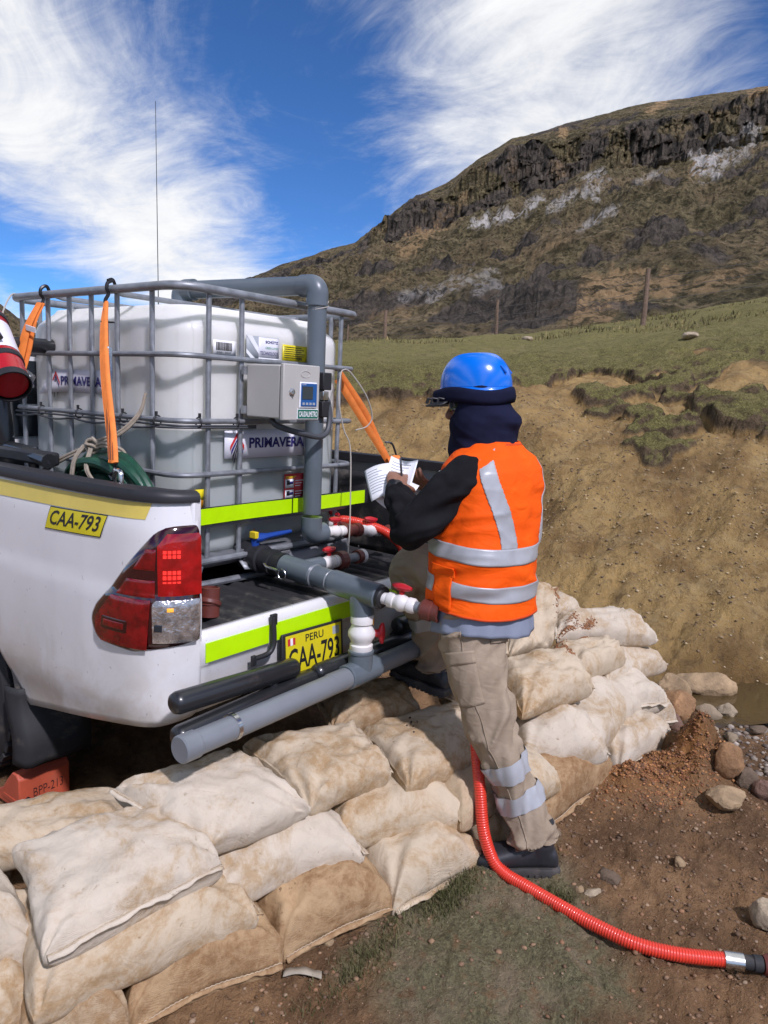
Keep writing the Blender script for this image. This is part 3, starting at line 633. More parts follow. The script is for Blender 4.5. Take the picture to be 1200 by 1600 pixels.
    hg = n.math('MULTIPLY_ADD', rk, 1.2, n.math('MULTIPLY_ADD', a2, 1.0, n.math('MULTIPLY', a3, .45)))
    n.set(Base_Color=c, Roughness=.95, Specular_IOR_Level=.15, Normal=n.bump(hg, 1.0, 2.2))
    o = bpy.data.objects.new('mountain', me); col.objects.link(o); me.materials.append(n.m)
    me.polygons.foreach_set('use_smooth', [False]*len(me.polygons)); tag(o, kind='structure')
make_mountain()

# ------------------------------------------------------------------ fence on the crest
fence = empty('wire_fence', (21, 9, 3.6), 'wire fence with wooden posts along the grassy crest below the mountain', 'fence')
FP = [((26.9, 24.5), 1.5, .05, .01), ((24.3, 20.2), 1.25, .045, .02), ((23.8, 17.7), 1.55, .085, .02), ((24.1, 15.9), .45, .04, 0), ((24.0, 12.4), 1.55, .07, -.01), ((19.35, 5.12), 1.55, .075, .035), ((19.5, -.8), 1.5, .07, -.03)]
tops = []
for (x, y), hh, rr_, ln in FP:
    z0 = ground_z(x, y)-.15; mb = MB(); k = 9
    pth = [V(x+ln*q*1.2+.012*math.sin(q*9+x), y+.01*math.cos(q*7), z0+(hh+.15)*q) for q in np.linspace(0, 1, k)]
    mb.tube(pth, [rr_*(1.05-.2*q) for q in np.linspace(0, 1, k)], 9); mk('post', mb, MT['post_wood'], fence); tops.append(pth)
for lv in (.45, .66, .88):
    for a, b in zip(tops[:-1], tops[1:]):
        if len(a) and hh:
            A_, B_ = a[int(lv*8)], b[int(lv*8)]
            A_ = V(A_[0], A_[1], ground_z(A_[0], A_[1])+1.45*lv); B_ = V(B_[0], B_[1], ground_z(B_[0], B_[1])+1.45*lv)
            ts = np.linspace(0, 1, 14); mb = MB(); mb.tube([A_*(1-t)+B_*t-V(0, 0, .10*math.sin(math.pi*t)) for t in ts], .006, 5); mk('wire', mb, MT['fence_wire'], fence)
# ------------------------------------------------------------------ pickup truck
BZ = .86                                     # bed floor
truck = empty('pickup_truck', (0, .6, 0), 'white pickup truck carrying the water tank, tailgate taken off', 'pickup truck')
def bed_path():
    pts = [(-.905, 2.2), (-.905, .1), (-.900, -.05), (-.890, -.18)]; p0, p1, p2, p3 = map(np.array, [(-.890, -.18), (-.880, -.33), (-.845, -.385), (-.735, -.405)])
    for t in np.linspace(0, 1, 25)[1:]: pts.append(tuple((1-t)**3*p0+3*(1-t)**2*t*p1+3*(1-t)*t*t*p2+t**3*p3))
    return np.array(pts)
PT = bed_path(); SL = np.r_[0, np.cumsum(np.linalg.norm(np.diff(PT, axis=0), axis=1))]
_tn = np.gradient(PT, SL, axis=0); _tn /= np.linalg.norm(_tn, axis=1)[:, None]
def bodyp(s, z, off=0.0, side=-1):
    """point on the outer skin at arc length s and height z"""
    x = np.interp(s, SL, PT[:, 0]); y = np.interp(s, SL, PT[:, 1]); tx = np.interp(s, SL, _tn[:, 0]); ty = np.interp(s, SL, _tn[:, 1])
    nx, ny = ty, -tx                          # outward (towards -x on the straight side)
    z = np.asarray(z, float)
    bulge = .012*np.sin(np.clip((z-.55)/.75, 0, 1)*math.pi)-.035*sstep(.66, .44, z)-.012*sstep(1.18, 1.31, z)+.006*sstep(1.02, .98, z)
    o = bulge+off
    return np.stack([(x+nx*o)*(-side), y+ny*o, z+0*x], -1)
def body_bottom(s):
    y = np.interp(s, SL, PT[:, 1])
    lower = np.interp(s, [1.80, 1.93, 2.18, 2.445, 2.552, 2.662, 2.684], [.44, .465, .512, .561, .576, .604, .625])
    d = np.abs(y-.93)
    arch = np.interp(d, [0, .18, .28, .38, .47, .55, .56], [.86, .835, .77, .66, .53, .42, .0])
    return np.where(y > 1.49, .44, np.maximum(lower, arch))
for side in (-1, 1):
    ss = np.r_[np.linspace(0, 1.95, 90), np.linspace(1.955, SL[-1], 60)]
    G = np.array([[bodyp(s, b+(1.295-b)*q, 0, side) for q in np.linspace(0, 1, 30)] for s in ss for b in [float(body_bottom(s))]])
    bp = mk('bed_side', MB().grid(G), MT['paint'], truck, ang=50)
    sol = bp.modifiers.new('t', 'SOLIDIFY'); sol.thickness = .012; sol.offset = -1
    # black cap along the top of the bed side
    mb = MB(); capr = []
    for s in np.r_[np.linspace(0, 2.1, 20), np.linspace(2.12, SL[-1], 24)]:
        c = bodyp(s, 1.303, 0, side); nrm = unit((bodyp(s, 1.2, .1, side)-bodyp(s, 1.2, 0, side))*V(1, 1, 0))
        tz = 1.328-.008*sstep(2.5, 2.68, s)
        sec = [(.014, 1.288), (.016, 1.305), (.010, tz-.006), (-.006, tz), (-.030, tz+.002), (-.045, tz-.004), (-.050, 1.285), (-.03, 1.282)]
        capr.append([V(*(c+nrm*a)[:2], z) for a, z in sec])
    mb.rings(capr); mk('rail_cap', mb, MT['black_plastic'], truck, ang=50)
    # inner wall of the bed, black liner with pressed panels
    xi = .715*side; mb = MB(); ys = np.linspace(-.385, 1.25, 60)
    G = [[V(xi+side*(.018*math.sin((y-.1)*9)*sstep(.05, .2, q)*sstep(1, .8, q)+.05*sstep(.75, 1, q)), y, BZ+.385*q) for q in np.linspace(0, 1, 14)] for y in ys]
    mb.grid(G); iw = mk('inner_wall', mb, MT['liner'], truck); sol = iw.modifiers.new('t', 'SOLIDIFY'); sol.thickness = .01; sol.offset = side
    # rear post face and jamb
    mb = MB(); mb.box(((.722+.02)*side, -.36, 1.07), (.035, .085, .46)); mk('corner_post', mb, MT['paint'], truck, bevel=.008)
# bed floor with pressed ribs running fore and aft
xs = np.linspace(-.715, .715, 300); G = [[V(x, y, BZ-.004+.0075*np.tanh(3*math.sin(x*2*math.pi/.075))) for y in (-.392, -.38, -.3, .2, 1.25)] for x in xs]
for g in G: g[0][2] = BZ-.012
mb = MB().grid(G); mk('bed_floor', mb, MT['liner'], truck, ang=0)
mb = MB(); mb.box((0, 1.27, 1.08), (1.46, .04, .46)); mk('bulkhead', mb, MT['liner'], truck)
# rear sill: white panel with tape, recess for the number plate
prof_ = [(-.385, .866), (-.402, .866), (-.412, .858), (-.416, .84), (-.416, .775), (-.408, .765), (-.400, .75), (-.404, .64), (-.396, .615), (-.36, .605)]
mb = MB(); G = [[V(x, yy, zz) for yy, zz in prof_] for x in np.linspace(-.742, .742, 40)]; mb.grid(G)
rs = mk('rear_sill', mb, MT['paint'], truck, ang=50); sol = rs.modifiers.new('t', 'SOLIDIFY'); sol.thickness = .008; sol.offset = 1
mb = MB(); mb.box((0.03, -.400, .66), (.64, .008, .14)); mk('plate_recess', mb, MT['black_plastic'], truck, bevel=.004)
for x0, x1 in ((-.725, -.452), (-.430, .245), (.255, .70)):
    mb = MB(); mb.box(((x0+x1)/2, -.4265, .808), (x1-x0, .003, .064)); mk('reflective_tape', mb, MT['tape_green'], truck)
for x, z in ((-.700, .690), (-.672, .683)):
    mb = MB(); mb.lathe((x, -.410, z), (x, -.4165, z), [(0, .008), (1, .008)], 12); mk('bolt_hole', mb, MT['black_print'], truck)
# rubber hook on the sill
mb = MB(); mb.tube(smooth_path([V(-.443, -.432, .868), V(-.442, -.440, .80), V(-.447, -.442, .765), V(-.47, -.442, .745), V(-.53, -.440, .742)], 24), np.linspace(.012, .009, 24), 8); mb.box((-.535, -.442, .737), (.018, .012, .035)); mb.box((-.44, -.436, .858), (.028, .012, .04))
mk('rubber_latch', mb, MT['black_plastic'], truck, bevel=.002)
# number plate
def number_plate():
    c = V(-.245, -.442, .708); xd = unit(V(1, 0, -.03)); zd = V(0.03, .10, 1); zd = unit(zd); nd = np.cross(xd, zd)
    P = lambda u, v, o=0: c+xd*u+zd*v+nd*o
    mb = MB(); mb.poly([P(-.163, -.098), P(.163, -.098), P(.163, .082), P(-.163, .082)], nd, .010); fr = mk('number_plate', mb, MT['black_plastic'], truck, bevel=.004)
    mb = MB(); mb.poly([P(-.148, -.066, .0105), P(.148, -.066, .0105), P(.148, .073, .0105), P(-.148, .073, .0105)], nd, .002); mk('yellow_panel', mb, MT['plate_yellow'], fr)
    text('lettering', 'CAA-793', P(-.136, -.058, .0128), xd, zd, .272, .082, MT['black_print'], fr, .016)
    text('lettering', 'PERU', P(-.048, .036, .0128), xd, zd, .096, .027, MT['black_print'], fr, .008)
    text('lettering', 'Grupo Pana', P(-.12, -.092, .0103), xd, zd, .10, .018, MT['print_white'], fr, .012)
    text('lettering', '(51) 615-0505', P(.02, -.090, .0103), xd, zd, .10, .011, MT['print_white'], fr, .0)
    for i, m_ in enumerate(('red_print', 'print_white', 'red_print')):
        mb = MB(); a = -.138+i*.0125; mb.poly([P(a, .037, .0125), P(a+.0125, .037, .0125), P(a+.0125, .062, .0125), P(a, .062, .0125)], nd, .0008); mk('flag', mb, MT[m_], fr)
    mb = MB(); mb.poly([P(.10, .034, .0125), P(.136, .034, .0125), P(.136, .064, .0125), P(.10, .064, .0125)], nd, .0008); mk('sticker', mb, MT['grey_print'], fr)
number_plate()
# yellow tape, registration sticker on the side
def side_patch(s0, z0, s1, z1, s2, z2, s3, z3, off, n=16, m=4):
    G = []
    for i in range(n):
        q = i/(n-1); row = []
        for j in range(m):
            w = j/(m-1); s = (s0+(s1-s0)*q)*(1-w)+(s3+(s2-s3)*q)*w; z = (z0+(z1-z0)*q)*(1-w)+(z3+(z2-z3)*q)*w; row.append(bodyp(s, z, off))
        G.append(row)
    return G
mb = MB().grid(side_patch(.9, 1.205, 2.517, 1.235, 2.535, 1.285, .9, 1.268, .0022, 40)); mk('yellow_tape', mb, MT['tape_yellow'], truck, ang=0)
st = mk('registration_sticker', MB().grid(side_patch(2.029, 1.148, 2.332, 1.160, 2.360, 1.228, 2.058, 1.220, .0034)), MT['plate_yellow'], truck, ang=0)
mk('sticker_border', MB().grid(side_patch(2.026, 1.145, 2.335, 1.157, 2.363, 1.231, 2.055, 1.223, .0028)), MT['black_print'], st, ang=0)
lt = text('lettering', 'CAA-793', V(0, 0, 0), V(1, 0, 0), V(0, 1, 0), 1, 1, MT['black_print'], st, .014, 0)
for v_ in lt.data.vertices:
    a_, b_ = v_.co.x+ORIG[st.name][0], v_.co.y+ORIG[st.name][1]; s_ = 2.052+.268*a_+.020*b_; z_ = 1.163+.010*a_+.050*b_; v_.co = Vector(bodyp(s_, z_, .0046)-ORIG[st.name])
# tail lamp: lens patches between a left and a right outline
def lamp_patch(zl, left, right, off, dome=.0, nz=24, ns=20, side=-1):
    z0, z1 = zl; G = []
    for i in range(nz):
        z = z0+(z1-z0)*i/(nz-1); a = np.interp(z, [p[1] for p in left], [p[0] for p in left]); b = np.interp(z, [p[1] for p in right], [p[0] for p in right])
        G.append([bodyp(a+(b-a)*q, z+(0), off+dome*(1-abs(2*q-1)**6)*(1-abs(2*i/(nz-1)-1)**8), side) for q in np.linspace(0, 1, ns)])
    return G
LL = [(2.47, .818), (2.36, .8205), (2.318, .835), (2.297, .864), (2.290, .895), (2.296, .915), (2.315, .946), (2.376, 1.003), (2.451, 1.091), (2.512, 1.158), (2.545, 1.195), (2.567, 1.210), (2.61, 1.223)]
LR = [(2.48, .818), (2.60, .846), (2.667, .852), (2.684, .86), (2.684, 1.20), (2.676, 1.223)]
for side in (-1, 1):
    lamp = mk('tail_light', MB().grid(lamp_patch((.818, 1.223), LL, LR, -.002, .016, 40, 30, side)), MT['tail_red_dark'], truck, ang=0)
    sol = lamp.modifiers.new('t', 'SOLIDIFY'); sol.thickness = .012; sol.offset = -1
    def lp(name, z0, z1, L_, R_, m_, off=.0155, dome=.003):
        g = mk(name, MB().grid(lamp_patch((z0, z1), L_, R_, off, dome, 16, 16, side)), MT[m_], lamp, ang=0); return g
    lp('red_lens', .838, .995, [(2.36, .838), (2.335, .86), (2.335, .91), (2.38, .960), (2.41, .995)], [(2.535, .838), (2.545, .995)], 'tail_red')
    lp('red_lens', 1.002, 1.055, [(2.43, 1.002), (2.47, 1.055)], [(2.555, 1.002), (2.555, 1.055)], 'tail_red')
    lp('red_lens', 1.085, 1.150, [(2.49, 1.085), (2.53, 1.15)], [(2.555, 1.085), (2.557, 1.15)], 'tail_red')
    lp('reflector', .880, .925, [(2.360, .880), (2.368, .925)], [(2.48, .880), (2.485, .925)], 'tail_red_dark', .0172)
    lp('reflector', .890, .915, [(2.372, .890), (2.376, .915)], [(2.468, .890), (2.472, .915)], 'tail_red', .0185)
    lp('lit_lens', 1.008, 1.198, [(2.563, 1.008), (2.560, 1.16), (2.585, 1.198)], [(2.678, 1.008), (2.678, 1.19), (2.672, 1.198)], 'tail_lit', .0162, .004)
    lp('clear_lens', .862, .996, [(2.551, .862), (2.549, .984), (2.56, .996)], [(2.664, .870), (2.672, .90), (2.672, .996)], 'tail_clear', .0166, .005)
    for k in range(3):
        zb = (1.138, 1.075, 1.048)[k]; hgt = (.026, .030, .014)[k]
        for r_ in range(2 if k < 2 else 1):
            for c_ in range(4):
                s0 = 2.575+c_*.0115; z0 = zb-r_*hgt*.52
                lp('led', z0, z0+hgt*.40, [(s0, z0), (s0, z0+.03)], [(s0+.0085, z0), (s0+.0085, z0+.03)], 'tail_led', .0206, .0)
    lp('bulb', .962, .974, [(2.585, .962), (2.585, .974)], [(2.600, .962), (2.600, .974)], 'amber', .0225, .002)
    lp('bulb', .900, .922, [(2.556, .900), (2.556, .922)], [(2.574, .900), (2.574, .922)], 'glass', .0225, .001)
# wheels with tread, mud flap, axle
def wheel(sx):
    cx, cy, cz, rw = .76*sx, .93, .385, .385
    w = bpy.data.objects.new('wheel', None); col.objects.link(w); w.parent = truck; w.location = (cx, cy-.6, cz); ORIG[w.name] = V(cx, cy, cz)
    mb = MB(); prof_t = [(-.115, .235), (-.125, .30), (-.12, .35), (-.10, .375), (-.05, .38), (.05, .38), (.10, .375), (.12, .35), (.125, .30), (.115, .235)]; n = 72
    G = [[V(cx+a, cy+math.cos(2*math.pi*i/n)*r_, cz+math.sin(2*math.pi*i/n)*r_) for a, r_ in prof_t] for i in range(n)]
    mb.grid(G, closed_u=True)
    for i in range(n//2):
        t0 = 2*math.pi*(i*2)/n
        for a, da in ((-.085, .0), (-.028, .06), (.028, .0), (.085, .06)):
            t1 = t0+da; er = V(0, math.cos(t1), math.sin(t1)); et_ = V(0, -math.sin(t1), math.cos(t1)); mb.box(V(cx+a, cy, cz)+er*.383, (.048, .042, .018), [V(1, 0, 0), et_, er])
    mk('tyre', mb, MT['rubber'], w, ang=30)
    mb = MB(); mb.lathe((cx-.09*-sx, cy, cz), (cx+.10*sx, cy, cz), [(0, .235), (.3, .215), (.6, .19), (.75, .12), (1, .07)], 36); mk('rim', mb, MT['hub'], w)
for sx in (-1, 1):
    wheel(sx)
    mb = MB(); G = []
    for q in np.linspace(0, 1, 12):
        z = .50-.30*q; y = .405-.05*q+.012*math.sin(q*7)
        row = [V(sx*.918, y+.085, z), V(sx*.915, y+.05, z), V(sx*.905, y+.012, z), V(sx*.885, y, z)]+[V(sx*x, y+.004*math.sin(x*40), z) for x in (.82, .76, .70, .645)]; G.append(row)
    mb.grid(G); fl = mk('mud_flap', mb, MT['rubber'], truck, ang=60); sol = fl.modifiers.new('t', 'SOLIDIFY'); sol.thickness = .006
    # inner wheel housing
    mb = MB(); G = [[V(sx*x, .93+math.cos(a)*.50, .385+math.sin(a)*.47) for x in (.90, .56)] for a in np.linspace(-.1, math.pi+.1, 24)]; mb.grid(G); mk('wheel_housing', mb, MT['liner'], truck)
mb = MB(); mb.tube([V(-.7, .93, .385), V(.7, .93, .385)], .05, 12); mb.lathe((0, .93-.15, .385), (0, .93+.15, .385), [(0, .05), (.3, .15), (.7, .15), (1, .05)], 16); mk('rear_axle', mb, MT['liner'], truck)
mb = MB()
for sx in (-1, 1): mb.box((sx*.45, 1.0, .62), (.08, 2.9, .14))
mb.box((0, -.30, .60), (1.3, .08, .12)); mb.box((0, .4, .60), (1.0, .08, .1)); mk('chassis', mb, MT['liner'], truck, bevel=.008)
mb = MB(); mb.box((.0, 1.0, .80), (1.40, 2.7, .03)); mk('underfloor', mb, MT['liner'], truck)
# rear protection bars of black tube
def bar(p0, p1, r_, name='guard_bar'):
    p0, p1 = V(*p0), V(*p1); L_ = np.linalg.norm(p1-p0); q = .022/L_
    mb = MB(); mb.lathe(p0, p1, [(-q*.0, r_*.55), (q*.35, r_*.86), (q, r_), (1-q, r_), (1-q*.35, r_*.86), (1, r_*.55)], 24); return mk(name, mb, MT['bar'], truck, ang=40)
bar((-.905, -.495, .716), (-.385, -.495, .690), .035); bar((-.905, -.505, .612), (-.30, -.505, .630), .035); bar((.20, -.495, .700), (.86, -.495, .705), .036)
bar((-.30, -.505, .640), (.86, -.505, .640), .034)
for x in (-.83, -.50, .30, .75):
    mb = MB(); mb.tube([V(x, -.498, .70), V(x, -.503, .62)], .017, 10)
    if x > -.8: mb.tube([V(x, -.50, .63), V(x, -.36, .62)], .022, 10); mk('bar_bracket', mb, MT['bar'], truck, bevel=.003)
mb = MB(); mb.box((-.15, -.42, .585), (.25, .22, .012)); mk('step_plate', mb, MT['bar'], truck, bevel=.003)
# black sports bar behind the cab
mb = MB(); mb.tube(smooth_path([V(-.76, .42, 1.34), V(-.74, .62, 1.355), V(-.72, .80, 1.36), V(-.72, .84, 1.37)], 20), .028, 10)
mb.tube(smooth_path([V(-.72, .815, 1.33), V(-.72, .825, 1.5), V(-.715, .86, 1.70), V(-.66, .90, 1.77), V(.66, .90, 1.77), V(.715, .86, 1.70), V(.72, .825, 1.5), V(.72, .815, 1.33)], 60), .032, 12)
mk('roll_bar', mb, MT['bar'], truck)
mb = MB(); mb.box((-.745, .60, 1.345), (.06, .36, .05)); mk('bar_foot', mb, MT['black_plastic'], truck, bevel=.01)
# cab, ahead of the bed
mb = MB()
cs = [(1.36, .80, 1.76, .70), (1.42, .82, 1.80, .66), (2.2, .84, 1.82, .66), (2.9, .83, 1.79, .62), (3.35, .82, 1.35, .72)]
rr_ = []
for y, hw, top, tw in cs: rr_.append([V(-hw-.07, y, .50), V(-hw-.08, y, 1.0), V(-hw-.05, y, 1.30), V(-tw, y, top-.04), V(-tw+.08, y, top), V(tw-.08, y, top), V(tw, y, top-.04), V(hw+.05, y, 1.30), V(hw+.08, y, 1.0), V(hw+.07, y, .50)])
mb.rings(rr_); mk('cab', mb, MT['paint'], truck, bevel=.02)
mb = MB(); mb.box((0, 1.355, 1.54), (1.25, .012, .36)); mk('rear_window', mb, MT['glass'], truck)
mb = MB(); mb.box((0, 4.0, .90), (1.74, 1.35, .62)); mk('bonnet', mb, MT['paint'], truck, bevel=.08)
mb = MB(); mb.tube([V(.47, 1.45, 1.78), V(.465, 1.45, 2.2), V(.45, 1.45, 3.147)], [.005, .0024, .0015], 6); mb.lathe((.47, 1.45, 1.75), (.47, 1.45, 1.83), [(0, .02), (.7, .016), (1, .008)], 10); mk('antenna', mb, MT['bar'], truck)
# front wheels
for sx in (-1, 1):
    mb = MB(); mb.lathe((sx*.64, 4.0, .385), (sx*.88, 4.0, .385), [(0, .25), (.05, .35), (.2, .383), (.8, .383), (.95, .35), (1, .24), (.92, .1)], 40); mk('wheel', mb, MT['rubber'], truck)
# wheel chock
ck = empty('wheel_chock', (-.80, .55, 0), 'orange plastic wheel chock behind the rear wheel, marked by hand', 'wheel chock')
def chock():
    x0, x1 = -.905, -.70; pr = [(.43, .0), (.43, .13), (.45, .15), (.48, .15), (.52, .11), (.56, .06), (.63, .02), (.67, .0)]
    mb = MB(); mb.poly([V(x0, y, z) for y, z in pr], V(1, 0, 0), x1-x0); b = mk('body', mb, MT['chock'], ck, bevel=.006)
    mb = MB(); mb.box((x0-.001, .50, .035), (.004, .10, .016)); mk('edge_rib', mb, MT['chock'], b)
    for sx_ in (-.873,): mb = MB(); mb.lathe((sx_, .431, .045), (sx_, .426, .045), [(0, .009), (1, .009)], 10); mk('peg_hole', mb, MT['black_print'], b)
    text('lettering', 'BPP-213', V(-.850, .4285, .045), V(1, 0, .04), V(0, 0, 1), .12, .036, MT['black_print'], ck, -.012)
chock()
# ------------------------------------------------------------------ IBC water tank on the bed
tank = empty('water_tank', (0, .6, BZ), 'milky plastic cube water tank in a galvanised tube cage on the truck bed', 'water tank')
RZ = [BZ+v for v in (.256, .451, .65, .886)]; TOPZ = BZ+1.125
def rrect(hx, y0, y1, r, z, n=8):
    out = []
    for cx, cy, a0 in ((hx-r, y0+r, -90), (hx-r, y1-r, 0), (-hx+r, y1-r, 90), (-hx+r, y0+r, 180)):
        for k in range(n+1): a = R(a0+90*k/n); out.append(V(cx+r*math.cos(a), cy+r*math.sin(a), z))
    return np.array(out)
def bottle():
    mb = MB(); n = 220; rings = []
    zs = np.r_[np.linspace(.10, .16, 5), np.linspace(.17, .92, 56), np.linspace(.93, 1.078, 24)]
    th = np.linspace(0, 2*math.pi, n, endpoint=False)
    for z in zs:
        f = sstep(.95, 1.085, z)**2.2; g = sstep(.16, .10, z)
        hx = .472-.075*f-.04*g; hy = .572-.075*f-.04*g; e = 2/7.0
        cx = np.sign(np.cos(th))*np.abs(np.cos(th))**e*hx; cy = np.sign(np.sin(th))*np.abs(np.sin(th))**e*hy
        m = 1-f-g*.6
        # blown panels bulge between the bars
        cx = cx*(1+m*.012*np.cos(cy*2*math.pi/.36)*(np.abs(cx) > .40)); cy = cy*(1+m*.009*np.cos(cx*2*math.pi/.5)*(np.abs(cy) > .5))
        # recess round the outlet at the rear
        rear = (cy < -.45); q = np.maximum(np.abs((cx-.10)/.275), np.abs((z-.10)/.145)**1.0); q = (np.abs((cx-.10)/.27)**4+np.abs((z-.10)/.14)**4)
        cy = cy+np.where(rear, .085*sstep(1.25, .75, q), 0)
        cz = np.full_like(cx, BZ+z)
        rings.append(np.stack([cx, .6+cy, cz], -1))
    # top: slightly dished with raised blocks
    last = rings[-1]; c = last.mean(0)
    for s_ in (.9, .75, .5, .25, .02):
        rg = c+(last-c)*s_; rg[:, 2] = BZ+1.078-.018*(s_ < .8)+.0*s_; rings.append(rg)
    mb.rings(rings); return mb
bt = mk('bottle', bottle(), MT['tank'], tank, ang=0)
mb = MB(); mb.lathe((0, .6, BZ+1.055), (0, .6, BZ+1.10), [(0, .11), (.5, .11), (.6, .085), (1, .085)], 30); mk('lid', mb, MT['liner'], bt)
# cage rails
for z in RZ:
    mb = MB(); mb.tube(rrect(.50, 0.0, 1.2, .085, z), .0104, 10, closed=True); mk('cage_rail', mb, MT['galv'], tank)
mb = MB(); mb.tube(rrect(.505, -.004, 1.204, .10, TOPZ), .0165, 12, closed=True); mk('top_rail', mb, MT['galv'], tank)
mb = MB(); mb.tube(rrect(.495, .005, 1.195, .085, BZ+.115), .013, 10, closed=True); mk('cage_rail', mb, MT['galv'], tank)
def cage_bar(x, y, nx, ny):
    mb = MB(); zs = np.linspace(BZ+.11, TOPZ, 60); rr = []
    t = V(-ny, nx, 0); n_ = V(nx, ny, 0)
    for z in zs:
        k = max(math.exp(-((z-rz)/.022)**2) for rz in RZ+[BZ+.115])         # pressed flat where it is welded to a rail
        off = -.002-.002*k; w = .0102*(1+.35*k); d = .0102*(1-.55*k)
        c = V(x, y, z)-n_*off
        rr.append([c+t*w*math.cos(a)+n_*d*math.sin(a) for a in np.arange(10)*2*math.pi/10])
    mb.rings(rr); mk('cage_bar', mb, MT['galv'], tank)
for y in (1.104, .889, .724, .564, .389, .17): cage_bar(-.49, y, -1, 0); cage_bar(.49, y, 1, 0)
for x in (-.365, -.206, .178, .375): cage_bar(x, .010, 0, -1)
for x in (-.365, -.206, .0, .206, .365): cage_bar(x, 1.19, 0, 1)
# top cross tubes
for y in (.40, .82):
    mb = MB(); mb.tube([V(-.5, y, TOPZ-.004), V(-.46, y, TOPZ-.012), V(.46, y, TOPZ-.012), V(.5, y, TOPZ-.004)], .011, 10); mk('cross_tube', mb, MT['galv'], tank)
# pallet
mb = MB()
G = [[p+V(0, 0, 0) for p in rrect(.49*s_, .6-.59*s_, .6+.59*s_, .08, BZ+z)] for s_, z in ((1.0, .135), (1.0, .10), (.93, .075), (.5, .075))]
mb.rings([np.array(g) for g in G], cap=True); mk('pallet_pan', mb, MT['galv2'], tank)
for x in (-.44, 0.02, .44):
    for y in (.06, .6, 1.14):
        mb = MB(); a = .05 if x != .02 else .06
        mb.rings([[V(x+sx*a*k, y+sy*.055*k, BZ+z) for sx, sy in ((-1, -1), (1, -1), (1, 1), (-1, 1))] for z, k in ((.016, 1.0), (.05, .96), (.10, 1.12))]); mk('pallet_foot', mb, MT['galv2'], tank, bevel=.006)
for x in (-.44, .02, .44):
    mb = MB(); mb.tube([V(x, .01, BZ+.014), V(x, 1.19, BZ+.014)], .014, 8); mk('runner', mb, MT['galv2'], tank)
for y in (.05, 1.15):
    mb = MB(); mb.tube(smooth_path([V(-.46, y+.06, BZ+.014), V(-.40, y, BZ+.014), V(0, y-.03, BZ+.016), V(.40, y, BZ+.014), V(.46, y+.06, BZ+.014)], 24), .014, 8); mk('runner', mb, MT['galv2'], tank)
# bracket lip of the pallet at the rear, bent sheet under the outlet
mb = MB(); G = [[V(x, .015-.05*math.cos(x*3)*w, BZ+.098-.05*w-.02*math.sin((x+.1)*9)*w) for w in (0, .3, .6, 1)] for x in np.linspace(-.2, .44, 24)]; mb.grid(G); lp_ = mk('pallet_lip', mb, MT['galv2'], tank); sol = lp_.modifiers.new('t', 'SOLIDIFY'); sol.thickness = .004
# flat prints on the bottle
def card(name, x0, z0, x1, z1, y, m_, parent=tank, bow=.0, label=None):
    mb = MB(); G = [[V(x0+(x1-x0)*u, y-bow*math.sin(math.pi*u), z0+(z1-z0)*w) for w in (0, .5, 1)] for u in np.linspace(0, 1, 8)]; mb.grid(G)
    o = mk(name, mb, MT[m_], parent, ang=0)
    if label: o['label'] = label
    s_ = o.modifiers.new('t', 'SOLIDIFY'); s_.thickness = .0008; s_.offset = 0; return o
X, Z = V(1, 0, 0), V(0, 0, 1)
YS = .0185
b_ = card('barcode_label', -.335, 1.757, -.225, 1.812, YS, 'print_white', label='white barcode label')
xx = -.322; rb = random.Random(3)
while xx < -.245:
    w_ = rb.choice((.0012, .0022, .0034)); card('barcode_line', xx, 1.774, xx+w_, 1.804, YS-.0012, 'black_print', b_); xx += w_+rb.choice((.0014, .0024))
text('lettering', '0981 2047', V(-.318, YS-.001, 1.763), X, Z, .07, .007, MT['black_print'], b_)
b_ = card('maker_label', -.172, 1.748, .005, 1.842, YS, 'grey_print', label='grey and white maker label')
card('label_panel', -.108, 1.756, .003, 1.840, YS-.0012, 'paper', b_); card('label_strip', -.108, 1.750, .003, 1.760, YS-.0018, 'print_white', b_)
mb = MB(); mb.poly([V(-.172, YS-.001, 1.842), V(-.142, YS-.001, 1.842), V(-.108, YS-.001, 1.80), V(-.108, YS-.001, 1.775)], V(0, -1, 0), .0006); mk('label_flash', mb, MT['print_white'], b_, smooth=False)
mb = MB(); mb.poly([V(-.172, YS-.001, 1.79), V(-.118, YS-.001, 1.75), V(-.140, YS-.001, 1.748), V(-.172, YS-.001, 1.775)], V(0, -1, 0), .0006); mk('label_flash', mb, MT['print_white'], b_, smooth=False)
text('lettering', 'SCHÜTZ', V(-.072, YS-.002, 1.818), X, Z, .070, .013, MT['navy_print'], b_, .03)
text('lettering', 'GREEN LAYER', V(-.072, YS-.002, 1.796), X, Z, .070, .009, MT['green_print'], b_, .0)
text('lettering', 'TECHNOLOGY', V(-.100, YS-.002, 1.772), X, Z, .098, .014, MT['navy_print'], b_, .0)
b_ = card('yellow_label', .026, 1.752, .185, 1.822, YS, 'yellow_sticker', label='yellow data label')
for k in range(6): card('print_line', .034, 1.812-k*.0085, .12+.04*rb.random(), 1.8145-k*.0085, YS-.0012, 'black_print', b_)
text('lettering', 'UN', V(.112, YS-.001, 1.762), X, Z, .026, .014, MT['black_print'], b_, .02)
b_ = card('red_label', .054, 1.166, .172, 1.286, YS, 'red_print', label='red handling label with small pictures')
for k in range(2):
    z0 = 1.225-k*.046; p_ = card('label_picture', .060, z0, .112, z0+.038, YS-.0012, 'print_white', b_)
    card('picture_shape', .068, z0+.014, .086, z0+.034, YS-.0022, 'black_print', p_); card('picture_shape', .086, z0+.016, .108, z0+.028, YS-.0022, 'navy_print', p_)
    for j in range(3): card('print_line', .120, z0+.006+j*.011, .152+.01*j, z0+.0095+j*.011, YS-.0012, 'print_white', b_)
